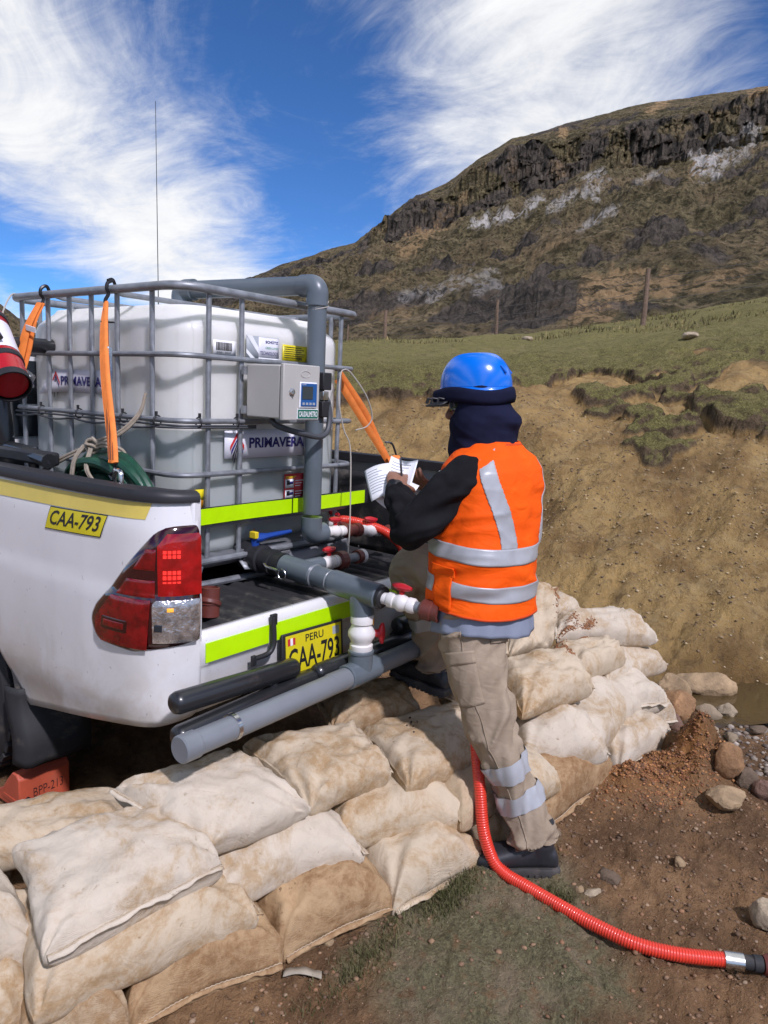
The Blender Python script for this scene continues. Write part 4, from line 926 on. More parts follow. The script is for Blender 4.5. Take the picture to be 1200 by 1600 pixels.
for j in range(2): card('print_line', .062, 1.272-j*.006, .125-.01*j, 1.2752-j*.006, YS-.0012, 'yellow_sticker', b_)
b_ = card('orange_label', -.455, 1.172, -.374, 1.254, .0190, 'orange_print', label='orange and yellow label'); card('label_panel', -.455, 1.214, -.374, 1.254, .0178, 'yellow_sticker', b_)
for j in range(4): card('print_line', -.448, 1.182+j*.007, -.40, 1.185+j*.007, .0178, 'print_white', b_)
b_ = card('orange_label', -.120, 1.035, -.045, 1.068, .088, 'orange_print', label='small orange outlet label'); text('lettering', 'VALVULA', V(-.116, .087, 1.053), X, Z, .065, .011, MT['red_print'], b_, .02); text('lettering', 'PRINCIPAL', V(-.116, .087, 1.039), X, Z, .065, .011, MT['red_print'], b_, .02)
# company signs with a chevron emblem
def chevrons(P, parent):
    """P(u, v): point in sign units of one sign height"""
    n_ = np.cross(unit(P(1, 0)-P(0, 0)), unit(P(0, 1)-P(0, 0)))
    for k in range(4):
        t_ = .86-k*.135; m_ = MT['red_print'] if k == 0 else MT['navy_print'] if k < 2 else MT['black_print']
        for sg in (-1, 1):
            reach = .34-k*.055
            if k == 0: pts = [(0, t_+.08), (sg*reach, t_-.40), (sg*reach, t_-.56), (0, t_-.07)]
            else: pts = [(0, t_), (sg*reach, t_-.36-.06*k), (sg*(reach), t_-.47-.10*k), (0, t_-.095)]
            q = [P(.55+a*.95, b) for a, b in (pts if sg < 0 else pts[::-1])]
            mb = MB(); mb.poly(q, n_, .0006); mk('emblem', mb, m_, parent, smooth=False)
s1 = card('company_sign', -.275, 1.364, .170, 1.474, .0185, 'paper', bow=.004, label='white sign with navy lettering and a chevron emblem, behind the rear bars')
chevrons(lambda u, v: V(-.275+u*.110, .0130, 1.364+v*.110), s1)
text('lettering', 'PRIMAVERA', V(-.152, .0138, 1.403), X, Z, .315, .042, MT['navy_print'], s1, .035, .0004)
mb = MB(); G = []
for u in np.linspace(0, 1, 14):
    row = []
    for w in (0, .33, .66, 1):
        y = .925-.44*u; z = 1.588+.092*w; c_ = max(0, .25-u)*max(0, .6-w); row.append(V(-.4805-.002*math.sin(u*6)-c_*.12, y+c_*.30, z-c_*.10))
    G.append(row)
mb.grid(G); s2 = mk('company_sign', mb, MT['paper'], tank, ang=0, label='white sign with navy lettering and a curled corner on the tank side'); sol = s2.modifiers.new('t', 'SOLIDIFY'); sol.thickness = .0008; sol.offset = 0
chevrons(lambda u, v: V(-.4840, .905-u*.092, 1.588+v*.092), s2)
text('lettering', 'PRIMAVERA', V(-.4838, .815, 1.616), V(0, -1, 0), Z, .30, .038, MT['navy_print'], s2, .035, .0006)
# cable ties and cables along the third rail
for (x, y) in ((-.512, .93), (-.512, .64), (-.512, .33), (-.512, .12), (-.42, -.012), (-.24, -.012)):
    mb = MB(); a = np.linspace(0, 2*math.pi, 14, endpoint=False); d = V(0, 1, 0) if x < -.5 else V(1, 0, 0); o_ = V(1, 0, 0) if x < -.5 else V(0, 1, 0)
    mb.tube([V(x, y, RZ[2])+o_*.005+o_*.017*math.cos(t)+V(0, 0, 1)*.019*math.sin(t)-V(0, 0, .004) for t in a], .003, 6, closed=True); mb.box(V(x, y, RZ[2]+.022), (.008, .008, .016)); mk('cable_tie', mb, MT['black_plastic'], tank)
for k, dz in enumerate((-.017, -.024)):
    ys_ = np.linspace(1.15, .10, 30); mb = MB(); pts = [V(-.508, y, RZ[2]+dz-.012*k*abs(math.sin((y-.12)*11))) for y in ys_]+[V(-.47, .01, RZ[2]+dz), V(-.30, -.008, RZ[2]+dz), V(-.15, -.02, RZ[2]+dz)]
    mb.tube(smooth_path(pts, 90), .0045, 6); mk('cable', mb, MT['cable'], tank)
# lime reflective band strapped across the rear of the cage
band = empty('reflective_band', (0, -.03, 1.15), 'lime reflective strip fixed across the rear of the tank cage', 'reflective strip')
for x0, x1 in ((-.60, .045), (.056, .545)):
    mb = MB(); G = [[V(x, -.034-.006*math.sin(x*7), 1.128+.060*w+.0*x) for w in (0, 1)] for x in np.linspace(x0, x1, 20)]; mb.grid(G); o_ = mk('tape', mb, MT['tape_green'], band, smooth=False); sol = o_.modifiers.new('t', 'SOLIDIFY'); sol.thickness = .003
mb = MB(); mb.box((0, -.026, 1.158), (1.14, .006, .066)); mk('backing', mb, MT['black_plastic'], band)

# ------------------------------------------------------------------ flow meter cabinet
cab_ = empty('meter_cabinet', (-.13, -.15, 1.52), 'beige steel flow meter cabinet with blue display, fixed to the rear of the cage', 'cabinet')
bx0, bx1, bz0, bz1, by0, by1 = -.213, -.018, 1.526, 1.735, -.026, -.205
mb = MB(); mb.box(((bx0+bx1)/2, (by0+by1)/2, (bz0+bz1)/2), (bx1-bx0-.012, by0-by1, bz1-bz0-.010)); bd = mk('housing', mb, MT['box'], cab_, bevel=.005)
mb = MB(); mb.box(((bx0+bx1)/2, by1-.003, (bz0+bz1)/2), (bx1-bx0-.016, .006, bz1-bz0-.014)); mk('gasket', mb, MT['box_edge'], cab_)
mb = MB(); mb.box(((bx0+bx1)/2+.003, by1-.014, (bz0+bz1)/2), (bx1-bx0+.002, .018, bz1-bz0)); dr = mk('door', mb, MT['box'], cab_, bevel=.004)
yd = by1-.0235
mb = MB(); a = np.linspace(0, 2*math.pi, 28, endpoint=False); mb.tube([V(-.095+.026*math.cos(t), yd, 1.700+.012*math.sin(t)) for t in a], .0015, 6, closed=True); mk('emblem', mb, MT['box'], dr)
mb = MB(); mb.lathe((-.168, yd+.002, 1.632), (-.168, yd-.010, 1.632), [(0, .014), (.5, .014), (.6, .010), (1, .009)], 18); mb.box((-.168, yd-.012, 1.632), (.004, .006, .014)); mk('lock', mb, MT['steel'], dr)
mb = MB(); mb.box((-.082, yd-.003, 1.622), (.096, .008, .098)); fr_ = mk('display', mb, MT['screen_frame'], dr, bevel=.004)
mb = MB(); mb.box((-.082, yd-.0075, 1.623), (.086, .004, .086)); mk('panel', mb, MT['screen_blue'], fr_, bevel=.001)
mb = MB(); mb.box((-.092, yd-.0100, 1.631), (.057, .003, .048)); mk('screen', mb, MT['screen_lcd'], fr_)
for k in range(4): mb = MB(); mb.box((-.113+k*.019, yd-.0100, 1.590), (.012, .002, .009)); mk('button', mb, MT['grey_print'], fr_)
text('lettering', 'FLOW', V(-.121, yd-.0096, 1.660), X, Z, .022, .004, MT['print_white'], fr_)
mb = MB(); mb.box((-.080, yd-.0015, 1.551), (.116, .003, .039)); ns = mk('name_plate', mb, MT['print_white'], dr)
mb = MB(); mb.box((-.080, yd-.0035, 1.551), (.110, .002, .033)); mk('plate_field', mb, MT['sign_green'], ns)
text('lettering', 'CAUDALIMETRO', V(-.131, yd-.0046, 1.5405), X, Z, .102, .021, MT['print_white'], ns, .018)
for z in (bz0+.03, bz1-.03): mb = MB(); mb.box(((bx0+bx1)/2, by0+.008, z), (.21, .016, .03)); mk('bracket', mb, MT['galv'], cab_)
mb = MB(); mb.tube(smooth_path([V(-.155, -.11, 1.527), V(-.150, -.13, 1.505), V(-.11, -.165, 1.485), V(-.04, -.18, 1.470), V(.045, -.18, 1.458), V(.098, -.175, 1.478), V(.122, -.165, 1.53), V(.125, -.155, 1.585), V(.118, -.145, 1.615), V(.105, -.14, 1.632)], 60), .0115, 10); mk('conduit', mb, MT['cable'], cab_)

# ------------------------------------------------------------------ pipework
def valve(p0, p1, r_, parent, hd=V(0, 0, 1), mat='white_pvc', hlen=.06):
    """ball valve: two sockets, round body, stem and lever"""
    p0, p1 = V(*p0), V(*p1); mb = MB(); mb.lathe(p0, p1, [(0, r_*1.0), (.06, r_*1.18), (.24, r_*1.18), (.27, r_), (.36, r_*1.15), (.45, r_*1.38), (.55, r_*1.38), (.64, r_*1.15), (.73, r_), (.76, r_*1.18), (.94, r_*1.18), (1, r_)], 24)
    v = mk('ball_valve', mb, MT[mat], parent); c = (p0+p1)/2; ax = unit(p1-p0); sdv = unit(np.cross(ax, hd))
    mb = MB(); mb.tube([c+hd*r_*1.2, c+hd*(r_*1.38+.016)], r_*.42, 10)
    t = c+hd*(r_*1.38+.020); rr = []
    for q, w, h_ in ((-.62, .007, .006), (-.45, .013, .010), (-.15, .017, .014), (.15, .017, .014), (.45, .013, .010), (.62, .007, .006)):
        cc = t+ax*q*hlen+hd*(.004 if abs(q) < .3 else .010*abs(q)); rr.append([cc+sdv*w*math.cos(a)+hd*h_*math.sin(a) for a in np.arange(10)*math.pi/5])
    mb.rings(rr); mk('handle', mb, MT['red_handle'], v); return v
def pipe(name, pts, r_, mat, parent, n=22, label=None): mb = MB(); mb.tube(pts, r_, n); o = mk(name, mb, MT[mat], parent, label=label); return o
def sleeve(name, p0, p1, r_, mat, parent, lip=.003):
    p0, p1 = V(*p0), V(*p1); L_ = np.linalg.norm(p1-p0); e = .004/L_; mb = MB(); mb.lathe(p0, p1, [(0, r_-.004), (e, r_), (1-e, r_), (1, r_-.004)], 26); return mk(name, mb, MT[mat], parent)
def elbow(c, d0, d1, r_, R_, parent, mat='pvc'):
    """quarter bend round corner c from direction d0 to d1 with socket lips"""
    c, d0, d1 = V(*c), unit(d0), unit(d1); pts = [c+d0*(R_+.045), c+d0*(R_+.001)]
    for k in range(11):
        t = k/10; pts.append(c+d0*R_*(1-math.sin(t*math.pi/2))+d1*R_*(1-math.cos(t*math.pi/2)))
    pts += [c+d1*(R_+.001), c+d1*(R_+.045)]; mb = MB(); mb.tube(pts, r_, 24); return mk('elbow', mb, MT[mat], parent)
ris = empty('riser_pipe', (.095, -.10, 1.0), 'dark grey PVC riser pipe looping over the top of the tank', 'pipe')
xr, yr, r3 = .098, -.105, .0385
pipe('pipe', [V(xr-.005, yr, 2.0), V(xr, yr, 1.13)], r3, 'pvc', ris)
elbow((xr-.006, yr, 2.058), (0, 0, -1), (-.10, 1, 0), .0445, .035, ris)
pipe('pipe', [V(xr-.014, yr+.06, 2.058), V(-.005, .575, 2.058)], r3, 'pvc', ris)
sleeve('coupling', (xr-.002, .32, 2.058), (xr-.02, .40, 2.058), .043, 'pvc', ris) if False else None
elbow((-.012, .62, 2.058), (.12, -1, 0), (0, 0, -1), .0465, .03, ris)
pipe('pipe', [V(-.012, .62, 2.0), V(-.012, .62, 1.93)], r3, 'pvc', ris)
elbow((xr, yr, 1.040), (0, 0, 1), (1, 0, 0), .0445, .03, ris)
# clamp-on sensor blocks and zip tie on the riser
for z0, z1 in ((1.645, 1.715), (1.535, 1.600)): mb = MB(); mb.box((xr+.005, yr-.030, (z0+z1)/2), (.052, .060, z1-z0)); mb.box((xr+.036, yr-.030, (z0+z1)/2), (.014, .03, .022)); mk('sensor_clamp', mb, MT['black_plastic'], ris, bevel=.004)
mb = MB(); mb.box((xr, yr-.048, 1.622), (.034, .02, .036)); mk('sensor', mb, MT['steel'], ris, bevel=.003)
for z, dz in ((1.985, .018), (1.972, .012)): mb = MB(); a = np.linspace(0, 2*math.pi, 24, endpoint=False); mb.tube([V(xr+.041*math.cos(t), yr+.041*math.sin(t), z+dz*math.cos(t)) for t in a], .0022, 6, closed=True); mk('zip_tie', mb, MT['wire'], ris)
valve((.185, yr, 1.040), (.315, yr-.002, 1.030), .0205, ris)
mb = MB(); mb.lathe((.305, yr, 1.030), (.43, yr, 1.022), [(0, .025), (.12, .032), (.32, .032), (.34, .026), (.66, .026), (.68, .032), (.9, .032), (1, .025)], 20); mb.tube([V(.37, yr, 1.026), V(.375, yr+.085, 1.03)], .026, 16); mk('tee', mb, MT['brown_pvc'], ris)
valve((.42, yr-.004, 1.022), (.545, yr-.03, 1.005), .0205, ris)
pipe('pipe', [V(.54, yr-.029, 1.006), V(.59, yr-.038, .998)], .018, 'pvc_light', ris); mb = MB(); mb.lathe((.575, yr-.036, 1.0), (.63, yr-.046, .992), [(0, .022), (.2, .034), (.75, .034), (.8, .030), (1, .030), (1, .020), (.7, .019)], 20, cap=False); mk('union', mb, MT['brown_pvc'], ris)
valve((.375, yr+.08, 1.03), (.397, yr+.17, 1.035), .0205, ris)
# outlet manifold from the tank valve to the long spreader pipe
man = empty('outlet_manifold', (-.13, -.58, .60), 'grey PVC outlet pipework with a long horizontal spreader pipe behind the truck', 'pipework')
xo, zo = -.125, .957
mb = MB(); mb.lathe((xo, .05, zo+.004), (xo, -.17, zo-.006), [(0, .060), (.22, .060), (.23, .050), (.36, .050), (.38, .058), (.46, .058), (.48, .047), (.66, .047), (.67, .053), (.76, .053), (.77, .046), (1, .050)], 28); tv = mk('tank_valve', mb, MT['black_plastic'], man)
mb = MB(); rr = []
for q, w, h_ in ((0, .022, .018), (.15, .024, .020), (.35, .016, .013), (.7, .013, .011), (1, .009, .008)):
    c = V(xo-.01+.19*q, -.005-.02*q, zo+.078+.012*q); rr.append([c+V(0, 1, 0)*w*math.cos(a)+Z*h_*math.sin(a) for a in np.arange(12)*math.pi/6])
mb.rings(rr); mb.tube([V(xo, 0, zo+.04), V(xo, -.004, zo+.08)], .018, 12); mk('lever', mb, MT['blue_handle'], tv)
mb = MB(); mb.box((xo-.012, -.008, zo+.095), (.020, .036, .028)); mk('lever_tab', mb, MT['yellow'], tv, bevel=.003)
for sx in (-1, 1):
    mb = MB(); mb.tube([V(xo+sx*.05, -.11, zo), V(xo+sx*.066, -.14, zo-.005), V(xo+sx*.066, -.20, zo-.01)], .006, 8); a = np.linspace(0, 2*math.pi, 18, endpoint=False); mb.tube([V(xo+sx*.068, -.225+.020*math.cos(t), zo-.02+.020*math.sin(t)) for t in a], .0026, 6, closed=True); mk('cam_lever', mb, MT['steel'], tv)
RO = .0405
pipe('pipe', [V(xo, -.16, zo-.004), V(xo-.002, -.60, zo-.030)], RO, 'pvc', man)
sleeve('coupling', (xo, -.17, zo-.005), (xo-.001, -.335, zo-.015), .0455, 'pvc', man)
sleeve('coupling', (xo-.002, -.415, zo-.020), (xo-.003, -.425, zo-.0205), .0425, 'pvc_light', man); sleeve('coupling', (xo-.001, -.335, zo-.015), (xo-.001, -.342, zo-.0155), .0462, 'pvc_light', man)
sleeve('tee', (xo-.002, -.43, zo-.021), (xo-.004, -.655, zo-.034), .0462, 'pvc', man)
sleeve('cap_bush', (xo-.004, -.648, zo-.033), (xo-.004, -.672, zo-.035), .0405, 'black_plastic', man)
zb = .622; yb = -.578
pipe('pipe', [V(xo-.003, -.565, zo-.03), V(xo-.004, yb, .84)], .0445, 'pvc', man)
# branch to the side
pipe('pipe', [V(xo, -.235, zo-.008), V(.03, -.225, zo-.014)], .031, 'pvc', man); valve((.02, -.225, zo-.014), (.145, -.220, zo-.018), .0225, man)
mb = MB(); mb.lathe((.135, -.220, zo-.018), (.195, -.218, zo-.020), [(0, .028), (.1, .040), (.75, .040), (.8, .030), (1, .027)], 14); mk('union', mb, MT['brown_pvc'], man, ang=25)
pipe('pipe', [V(.19, -.218, zo-.02), V(.285, -.214, zo-.022)], .0205, 'pvc_light', man); mb = MB(); mb.lathe((.27, -.214, zo-.022), (.30, -.213, zo-.023), [(0, .030), (1, .030)], 18); mk('union', mb, MT['brown_pvc'], man); sleeve('cap', (.298, -.213, zo-.023), (.325, -.212, zo-.024), .031, 'white_pvc', man)
# sampling tap at the end of the tee
pipe('pipe', [V(xo-.004, -.665, zo-.035), V(xo+.003, -.70, zo-.037)], .022, 'white_pvc', man); valve((xo+.001, -.685, zo-.036), (xo+.018, -.795, zo-.045), .0235, man)
pipe('pipe', [V(xo+.017, -.79, zo-.044), V(xo+.022, -.83, zo-.047)], .019, 'pvc_light', man); mb = MB(); mb.lathe((xo+.020, -.815, zo-.046), (xo+.032, -.888, zo-.052), [(0, .026), (.15, .037), (.6, .037), (.66, .032), (.98, .034), (1, .024), (.8, .021)], 18, cap=False); mk('union', mb, MT['brown_pvc'], man)
# big white valve down to the spreader
v_ = valve((xo-.004, yb, .850), (xo-.004, yb, .690), .0365, man, hd=unit(V(.72, -.69, 0)), hlen=.062)
mb = MB(); P_ = V(xo+.014, yb-.044, .818); mb.poly([P_+V(-.010, .0, -.010)*1.0, P_+V(.012, .012, -.010), P_+V(.012, .012, .012), P_+V(-.010, 0, .012)], V(.4, -.9, 0), .001); mk('valve_sticker', mb, MT['orange_print'], v_)
sleeve('tee', (xo-.004, yb, .700), (xo-.004, yb, zb), .0455, 'pvc', man); sleeve('tee', (xo-.085, yb, zb-.001), (xo+.085, yb, zb+.001), .0465, 'pvc', man); sleeve('tee_lip', (xo-.004, yb, .694), (xo-.004, yb, .710), .0485, 'pvc', man)
pipe('pipe', [V(-.93, yb-.004, zb-.004), V(.62, yb, zb)], .0375, 'pvc_light', man, label='long light grey spreader pipe'); sleeve('pipe_joint', (-.30, yb, zb-.001), (-.21, yb, zb-.001), .0382, 'pvc_light', man)
sleeve('end_cap', (-.945, yb-.004, zb-.004), (-.885, yb-.004, zb-.004), .0412, 'pvc_light', man)
mb = MB(); a = np.linspace(0, 2*math.pi, 26, endpoint=False); rr = [[V(-.745+dx, yb+.041*math.cos(t)*k, zb-.003+.041*math.sin(t)*k) for t in a] for dx, k in ((-.008, .97), (-.008, 1.03), (.008, 1.03), (.008, .97))]; mb.rings(rr, cap=False); mk('hose_clamp', mb, MT['steel'], man)
# loose fitting on the bed
ft = empty('pipe_fitting', (-.585, -.27, BZ), 'loose brown threaded pipe fitting standing on the bed beside the tail light', 'pipe fitting')
mb = MB(); mb.lathe((-.585, -.27, BZ+.004), (-.575, -.265, BZ+.105), [(0, .030), (.02, .036), (.42, .036), (.44, .039), (.50, .039), (.52, .034), (.98, .034), (1, .028), (.7, .027)], 24, cap=False); mk('socket', mb, MT['brown_pvc'], ft)
mb = MB(); mb.lathe((-.5868, -.2709, BZ+.045), (-.5795, -.267, BZ+.060), [(0, .0395), (.2, .042), (.8, .042), (1, .0395)], 24); mk('collar', mb, MT['brown_pvc'], ft)

# ------------------------------------------------------------------ straps, hoses, ropes
def webbing(name, pts, w, side, parent, th=.004, mat='strap', twist=0):
    p = smooth_path(pts, 40); mb = MB(); rr = []; sd0 = unit(side)
    for i, c in enumerate(p):
        t = unit(p[min(i+1, 39)]-p[max(i-1, 0)]); a = unit(sd0-t*(sd0@t)); n_ = np.cross(t, a); ww = w[0]+(w[1]-w[0])*i/39 if isinstance(w, tuple) else w
        rr.append([c+a*ww/2*sx+n_*th*sn*(1 if abs(sx) < .9 else .5) for sx, sn in ((-1, -1), (-.5, -1), (0, -1.3), (.5, -1), (1, -1), (1, 1), (.5, 1), (0, 1.3), (-.5, 1), (-1, 1))])
    mb.rings(rr); return mk(name, mb, MT[mat], parent, ang=60)
def hook(pts, r_, parent, name='hook', mat='dark_steel'): mb = MB(); mb.tube(smooth_path(pts, 30), r_, 8); return mk(name, mb, MT[mat], parent)
st1 = empty('ratchet_strap', (-.66, .2, 1.35), 'orange ratchet strap hanging in front of the tank side, above the green hose', 'strap', 'orange tie-down straps')
A0, A1 = V(-.535, .392, 1.935), V(-.765, -.005, 1.375)
for k in range(4):
    o_ = V(-.006*k, -.004*k, 0)+V(.55, -.75, .05)*(k-1.5)*.0075; webbing('webbing', [A0+o_*.3, A0*.8+A1*.2+o_*1.2+V(-.01, 0, 0), A0*.5+A1*.5+o_*1.4+V(-.012, 0, 0), A0*.15+A1*.85+o_*1.3, A1+o_], (.013, .021), V(.55, -.75, 0.05), st1, .0034)
hook([V(-.505, .395, 2.018), V(-.527, .395, 2.006), V(-.533, .393, 1.985), V(-.526, .393, 1.965), V(-.538, .395, 1.94), V(-.536, .392, 1.915)], .007, st1); hook([V(-.49, .398, 1.992), V(-.505, .396, 2.02), V(-.528, .394, 2.014)], .006, st1)
hook([V(-.755, .0, 1.372), V(-.775, -.012, 1.345), V(-.772, .012, 1.33), V(-.785, -.03, 1.315), V(-.792, -.02, 1.29), V(-.80, -.045, 1.30)], .0055, st1)
mb = MB(); mb.tube(smooth_path([V(-.80, -.05, 1.305), V(-.806, -.075, 1.352), V(-.812, -.11, 1.352), V(-.815, -.115, 1.31)], 20), .008, 8); mk('tie_loop', mb, MT['steel'], st1)
mb = MB(); mb.box(A0*.55+A1*.45+V(.012, .03, .02), (.02, .03, .12)); mb.tube([A0*.6+A1*.4+V(.02, .05, .06), A0*.5+A1*.5+V(.01, .05, -.02)], .008, 8); mk('ratchet', mb, MT['steel'], st1, bevel=.003)
mb = MB(); a = np.linspace(0, 2*math.pi, 14, endpoint=False); c = A0*.86+A1*.14; mb.tube([c+V(.012, -.016, 0)*math.cos(t)*1.2+V(-.012, -.012, .0)*math.sin(t) for t in a], .003, 6, closed=True); mk('strap_tie', mb, MT['black_plastic'], st1)
for k in range(3):
    o_ = V(-.026, -.018, 0); sx_ = (-.008, 0, .008)[k]; q_ = [A0*(1-t)+A1*t+o_*(.35+.65*t)+V(.55, -.75, .05)*sx_ for t in np.linspace(.05, .98, 20)]; mb = MB(); mb.tube(q_, .0013, 5); mk('stitching', mb, MT['brown_pvc'], st1)
st2 = empty('ratchet_strap', (-.6, .85, 1.7), 'orange strap with white tag beside the red extinguisher at the left edge', 'strap', 'orange tie-down straps')
B0, B1 = V(-.528, .87, 1.948), V(-.66, .85, 1.60)
webbing('webbing', [B0, B0*.75+B1*.25+V(-.012, .0, 0), B0*.4+B1*.6, B1], (.030, .050), V(.45, -.8, .3), st2, .004); webbing('webbing', [B0+V(-.01, 0, 0), B0*.7+B1*.3+V(-.028, .0, 0), B0*.35+B1*.65+V(-.02, 0, 0), B1+V(-.02, 0, 0)], (.030, .048), V(.45, -.8, .3), st2, .003)
hook([V(-.49, .868, 1.985), V(-.508, .866, 2.018), V(-.53, .868, 2.008), V(-.535, .868, 1.985), V(-.522, .869, 1.965), V(-.532, .87, 1.935)], .007, st2)
mb = MB(); c = B0*.68+B1*.32+V(-.03, -.035, 0); mb.box(c, (.004, .05, .022), [unit(V(1, .3, .2)), unit(V(-.3, 1, .25)), unit(V(-.2, -.25, 1))]); mk('tag', mb, MT['print_white'], st2)
mb = MB(); mb.box(B1+V(.02, -.05, .03), (.03, .05, .07), [unit(V(1, .2, 0)), unit(V(-.2, .8, .5)), unit(V(.1, -.5, .8))]); mb.tube([B1+V(.0, -.07, .06), B1+V(.03, -.06, .0)], .018, 10); mk('ratchet', mb, MT['steel'], st2, bevel=.004)
st3 = empty('ratchet_strap', (.7, .1, 1.4), 'orange strap slanting down from the right side of the tank', 'strap', 'orange tie-down straps')
C0, C1 = V(.505, .13, 1.70), V(.715, -.035, 1.315)
webbing('webbing', [C0, C0*.7+C1*.3, C0*.35+C1*.65, C1], (.034, .030), V(.62, -.75, 0), st3, .004); webbing('webbing', [C0+V(.012, .0, .03), C0*.6+C1*.4+V(.025, -.01, .02), C0*.3+C1*.7+V(.02, 0, .01), C1+V(.005, 0, 0)], (.030, .026), V(.62, -.75, 0), st3, .003)
hook([C1*.75+C0*.25+V(.03, -.03, .0), C1*.8+C0*.2+V(.05, -.045, .01), C1*.92+C0*.08+V(.045, -.045, -.01), C1+V(.05, -.05, -.01)], .005, st3, 'cord'); mb = MB(); mb.lathe(C1+V(-.02, -.01, .0), C1+V(.03, -.045, .015), [(0, .02), (.3, .026), (.7, .026), (1, .02)], 14); mk('ratchet', mb, MT['strap'], st3)
webbing('webbing', [C1, C1+V(.0, -.01, -.05), C1+V(-.015, -.02, -.11)], .036, V(.62, -.75, 0), st3, .003)
# coiled green hose and the rope that ties it
coil = empty('hose_coil', (-.62, .25, 1.2), 'coiled dark green hose lying between the tank and the bed side', 'hose')
for k in range(6):
    a = np.linspace(0, 2*math.pi, 60, endpoint=False); c = V(-.60-.030*(k % 3)-.012*(k//3), .275-.030*(k % 2), 1.160+.012*(k//3)); ry = .335-.036*k; rz = .232-.024*k
    pts = np.array([c+V(.03*math.sin(2*t+k)+.02*math.cos(t), ry*math.cos(t), rz*math.sin(t)*(1+.05*math.sin(3*t+k))) for t in a]); mb = MB(); mb.tube(pts, .0195, 10, closed=True); mk('turn', mb, MT['hose_green'], coil)
rope = empty('tie_rope', (-.62, .33, 1.35), 'beige rope knotted round the green hose coil', 'rope')
def rp(pts, r_=.0055, n=40, closed=False): mb = MB(); mb.tube(smooth_path(pts, n, closed), r_, 7, closed=closed); mk('strand', mb, MT['rope'], rope)
kn = V(-.655, .30, 1.405)
for dx in (0, .011):
    rp([kn+V(-.02, .02+dx, .0), kn+V(-.05, .04+dx, -.06), kn+V(-.06, .05+dx, -.16)]); rp([kn+V(-.02, -.01-dx, -.01), kn+V(-.05, -.03-dx, -.08), kn+V(-.045, -.09-dx, -.14)])
    rp([kn+V(0, 0, dx), kn+V(.05, -.10, .05+dx), kn+V(.10, -.14, .12+dx), kn+V(.12, -.15, .20)]); rp([kn+V(0, .02, -dx), kn+V(-.03, .14, -.05-dx), kn+V(-.05, .26, -.11-dx), kn+V(-.06, .32, -.16)])
    rp([kn+V(0, 0, -.005-dx), kn+V(.0, -.07, .012-dx), kn+V(.03, -.13, -.005-dx), kn+V(.04, -.15, -.03)])
for ax_, r_ in ((V(1, 0, 0), .030), (V(.5, .6, .3), .027), (V(.2, -.5, .8), .024)):
    u_ = unit(np.cross(ax_, V(.1, .3, 1))); w_ = unit(np.cross(ax_, u_)); rp([kn+u_*r_*math.cos(t)+w_*r_*.9*math.sin(t)+unit(ax_)*.008*math.sin(2*t) for t in np.linspace(0, 2*math.pi, 10, endpoint=False)], .0058, 30, True)
# thin cord hanging on the right of the cage and a string at the far left
cd_ = empty('hanging_cord', (.33, -.05, 1.3), 'thin beige cord hanging down the right side of the tank cage', 'cord')
for pts in ([V(.385, -.02, 1.742), V(.34, -.03, 1.72), V(.30, -.06, 1.60), V(.315, -.08, 1.48), V(.34, -.10, 1.40), V(.33, -.12, 1.2), V(.31, -.14, 1.05), V(.27, -.17, .96), V(.25, -.19, .89)], [V(.385, -.02, 1.742), V(.42, -.03, 1.72), V(.50, -.05, 1.63), V(.55, -.05, 1.54), V(.53, -.04, 1.49), V(.47, -.02, 1.47)]):
    mb = MB(); mb.tube(smooth_path(pts, 50), .0032, 6); mk('strand', mb, MT['wire'], cd_)
cd2 = empty('hanging_cord', (-.62, 1.0, 1.5), 'thin white string tied to the front corner of the cage, far left', 'cord')
for pts in ([V(-.47, 1.16, 2.0), V(-.53, 1.12, 1.99), V(-.60, 1.06, 1.90), V(-.62, 1.03, 1.80)], [V(-.70, .82, 1.60), V(-.705, .80, 1.52), V(-.70, .80, 1.42), V(-.705, .79, 1.40)]):
    mb = MB(); mb.tube(smooth_path(pts, 30), .0035, 6); mk('strand', mb, MT['wire'], cd2)
# red spiral hose
RH = smooth_path([V(.395, .07, 1.037), V(.43, .02, 1.050), V(.465, -.08, 1.045), V(.527, -.17, 1.012), V(.52, -.27, .965), V(.465, -.365, .908), V(.41, -.57, .815), V(.31, -.77, .735), V(.17, -.90, .63), V(.045, -.975, .53), V(-.005, -1.015, .43), V(-.040, -1.06, .30), V(-.060, -1.095, .17), V(-.055, -1.135, .075), V(-.045, -1.185, .034), V(-.05, -1.27, .027), V(-.065, -1.40, .026), V(-.075, -1.53, .026), V(-.07, -1.65, .026), V(-.03, -1.76, .027), V(.035, -1.868, .028), V(.046, -1.886, .028)], 900)
RH = resample(RH, .0021); k = np.arange(len(RH)); rad = .0208+.0017*np.cos(k*2*math.pi/4)
hs = empty('suction_hose', (-.05, -1.4, 0), 'red ribbed hose running down over the sandbags and across the soil', 'hose')
mb = MB(); mb.tube(RH, rad, 14); mk('hose_wall', mb, MT['hose_red'], hs, ang=0)
p0, p1 = V(.036, -1.868, .028), V(.062, -1.915, .028); mb = MB(); mb.lathe(p0, p1, [(0, .0235), (.0, .0255), (1, .0255), (1, .0235)], 22); mb.box((p0+p1)/2+V(0, 0, -.028), (.016, .03, .018)); mk('clamp', mb, MT['steel'], hs)
mb = MB(); mb.lathe((.05, -1.892, .028), (.135, -2.045, .030), [(0, .019), (.15, .0205), (.3, .0205), (.32, .024), (.45, .024), (.47, .021), (1, .021)], 20); mk('coupling', mb, MT['rubber'], hs)
mb = MB(); mb.lathe((.088, -1.965, .029), (.15, -2.075, .030), [(0, .026), (.1, .031), (.9, .031), (1, .026)], 20); mk('union', mb, MT['brown_pvc'], hs)
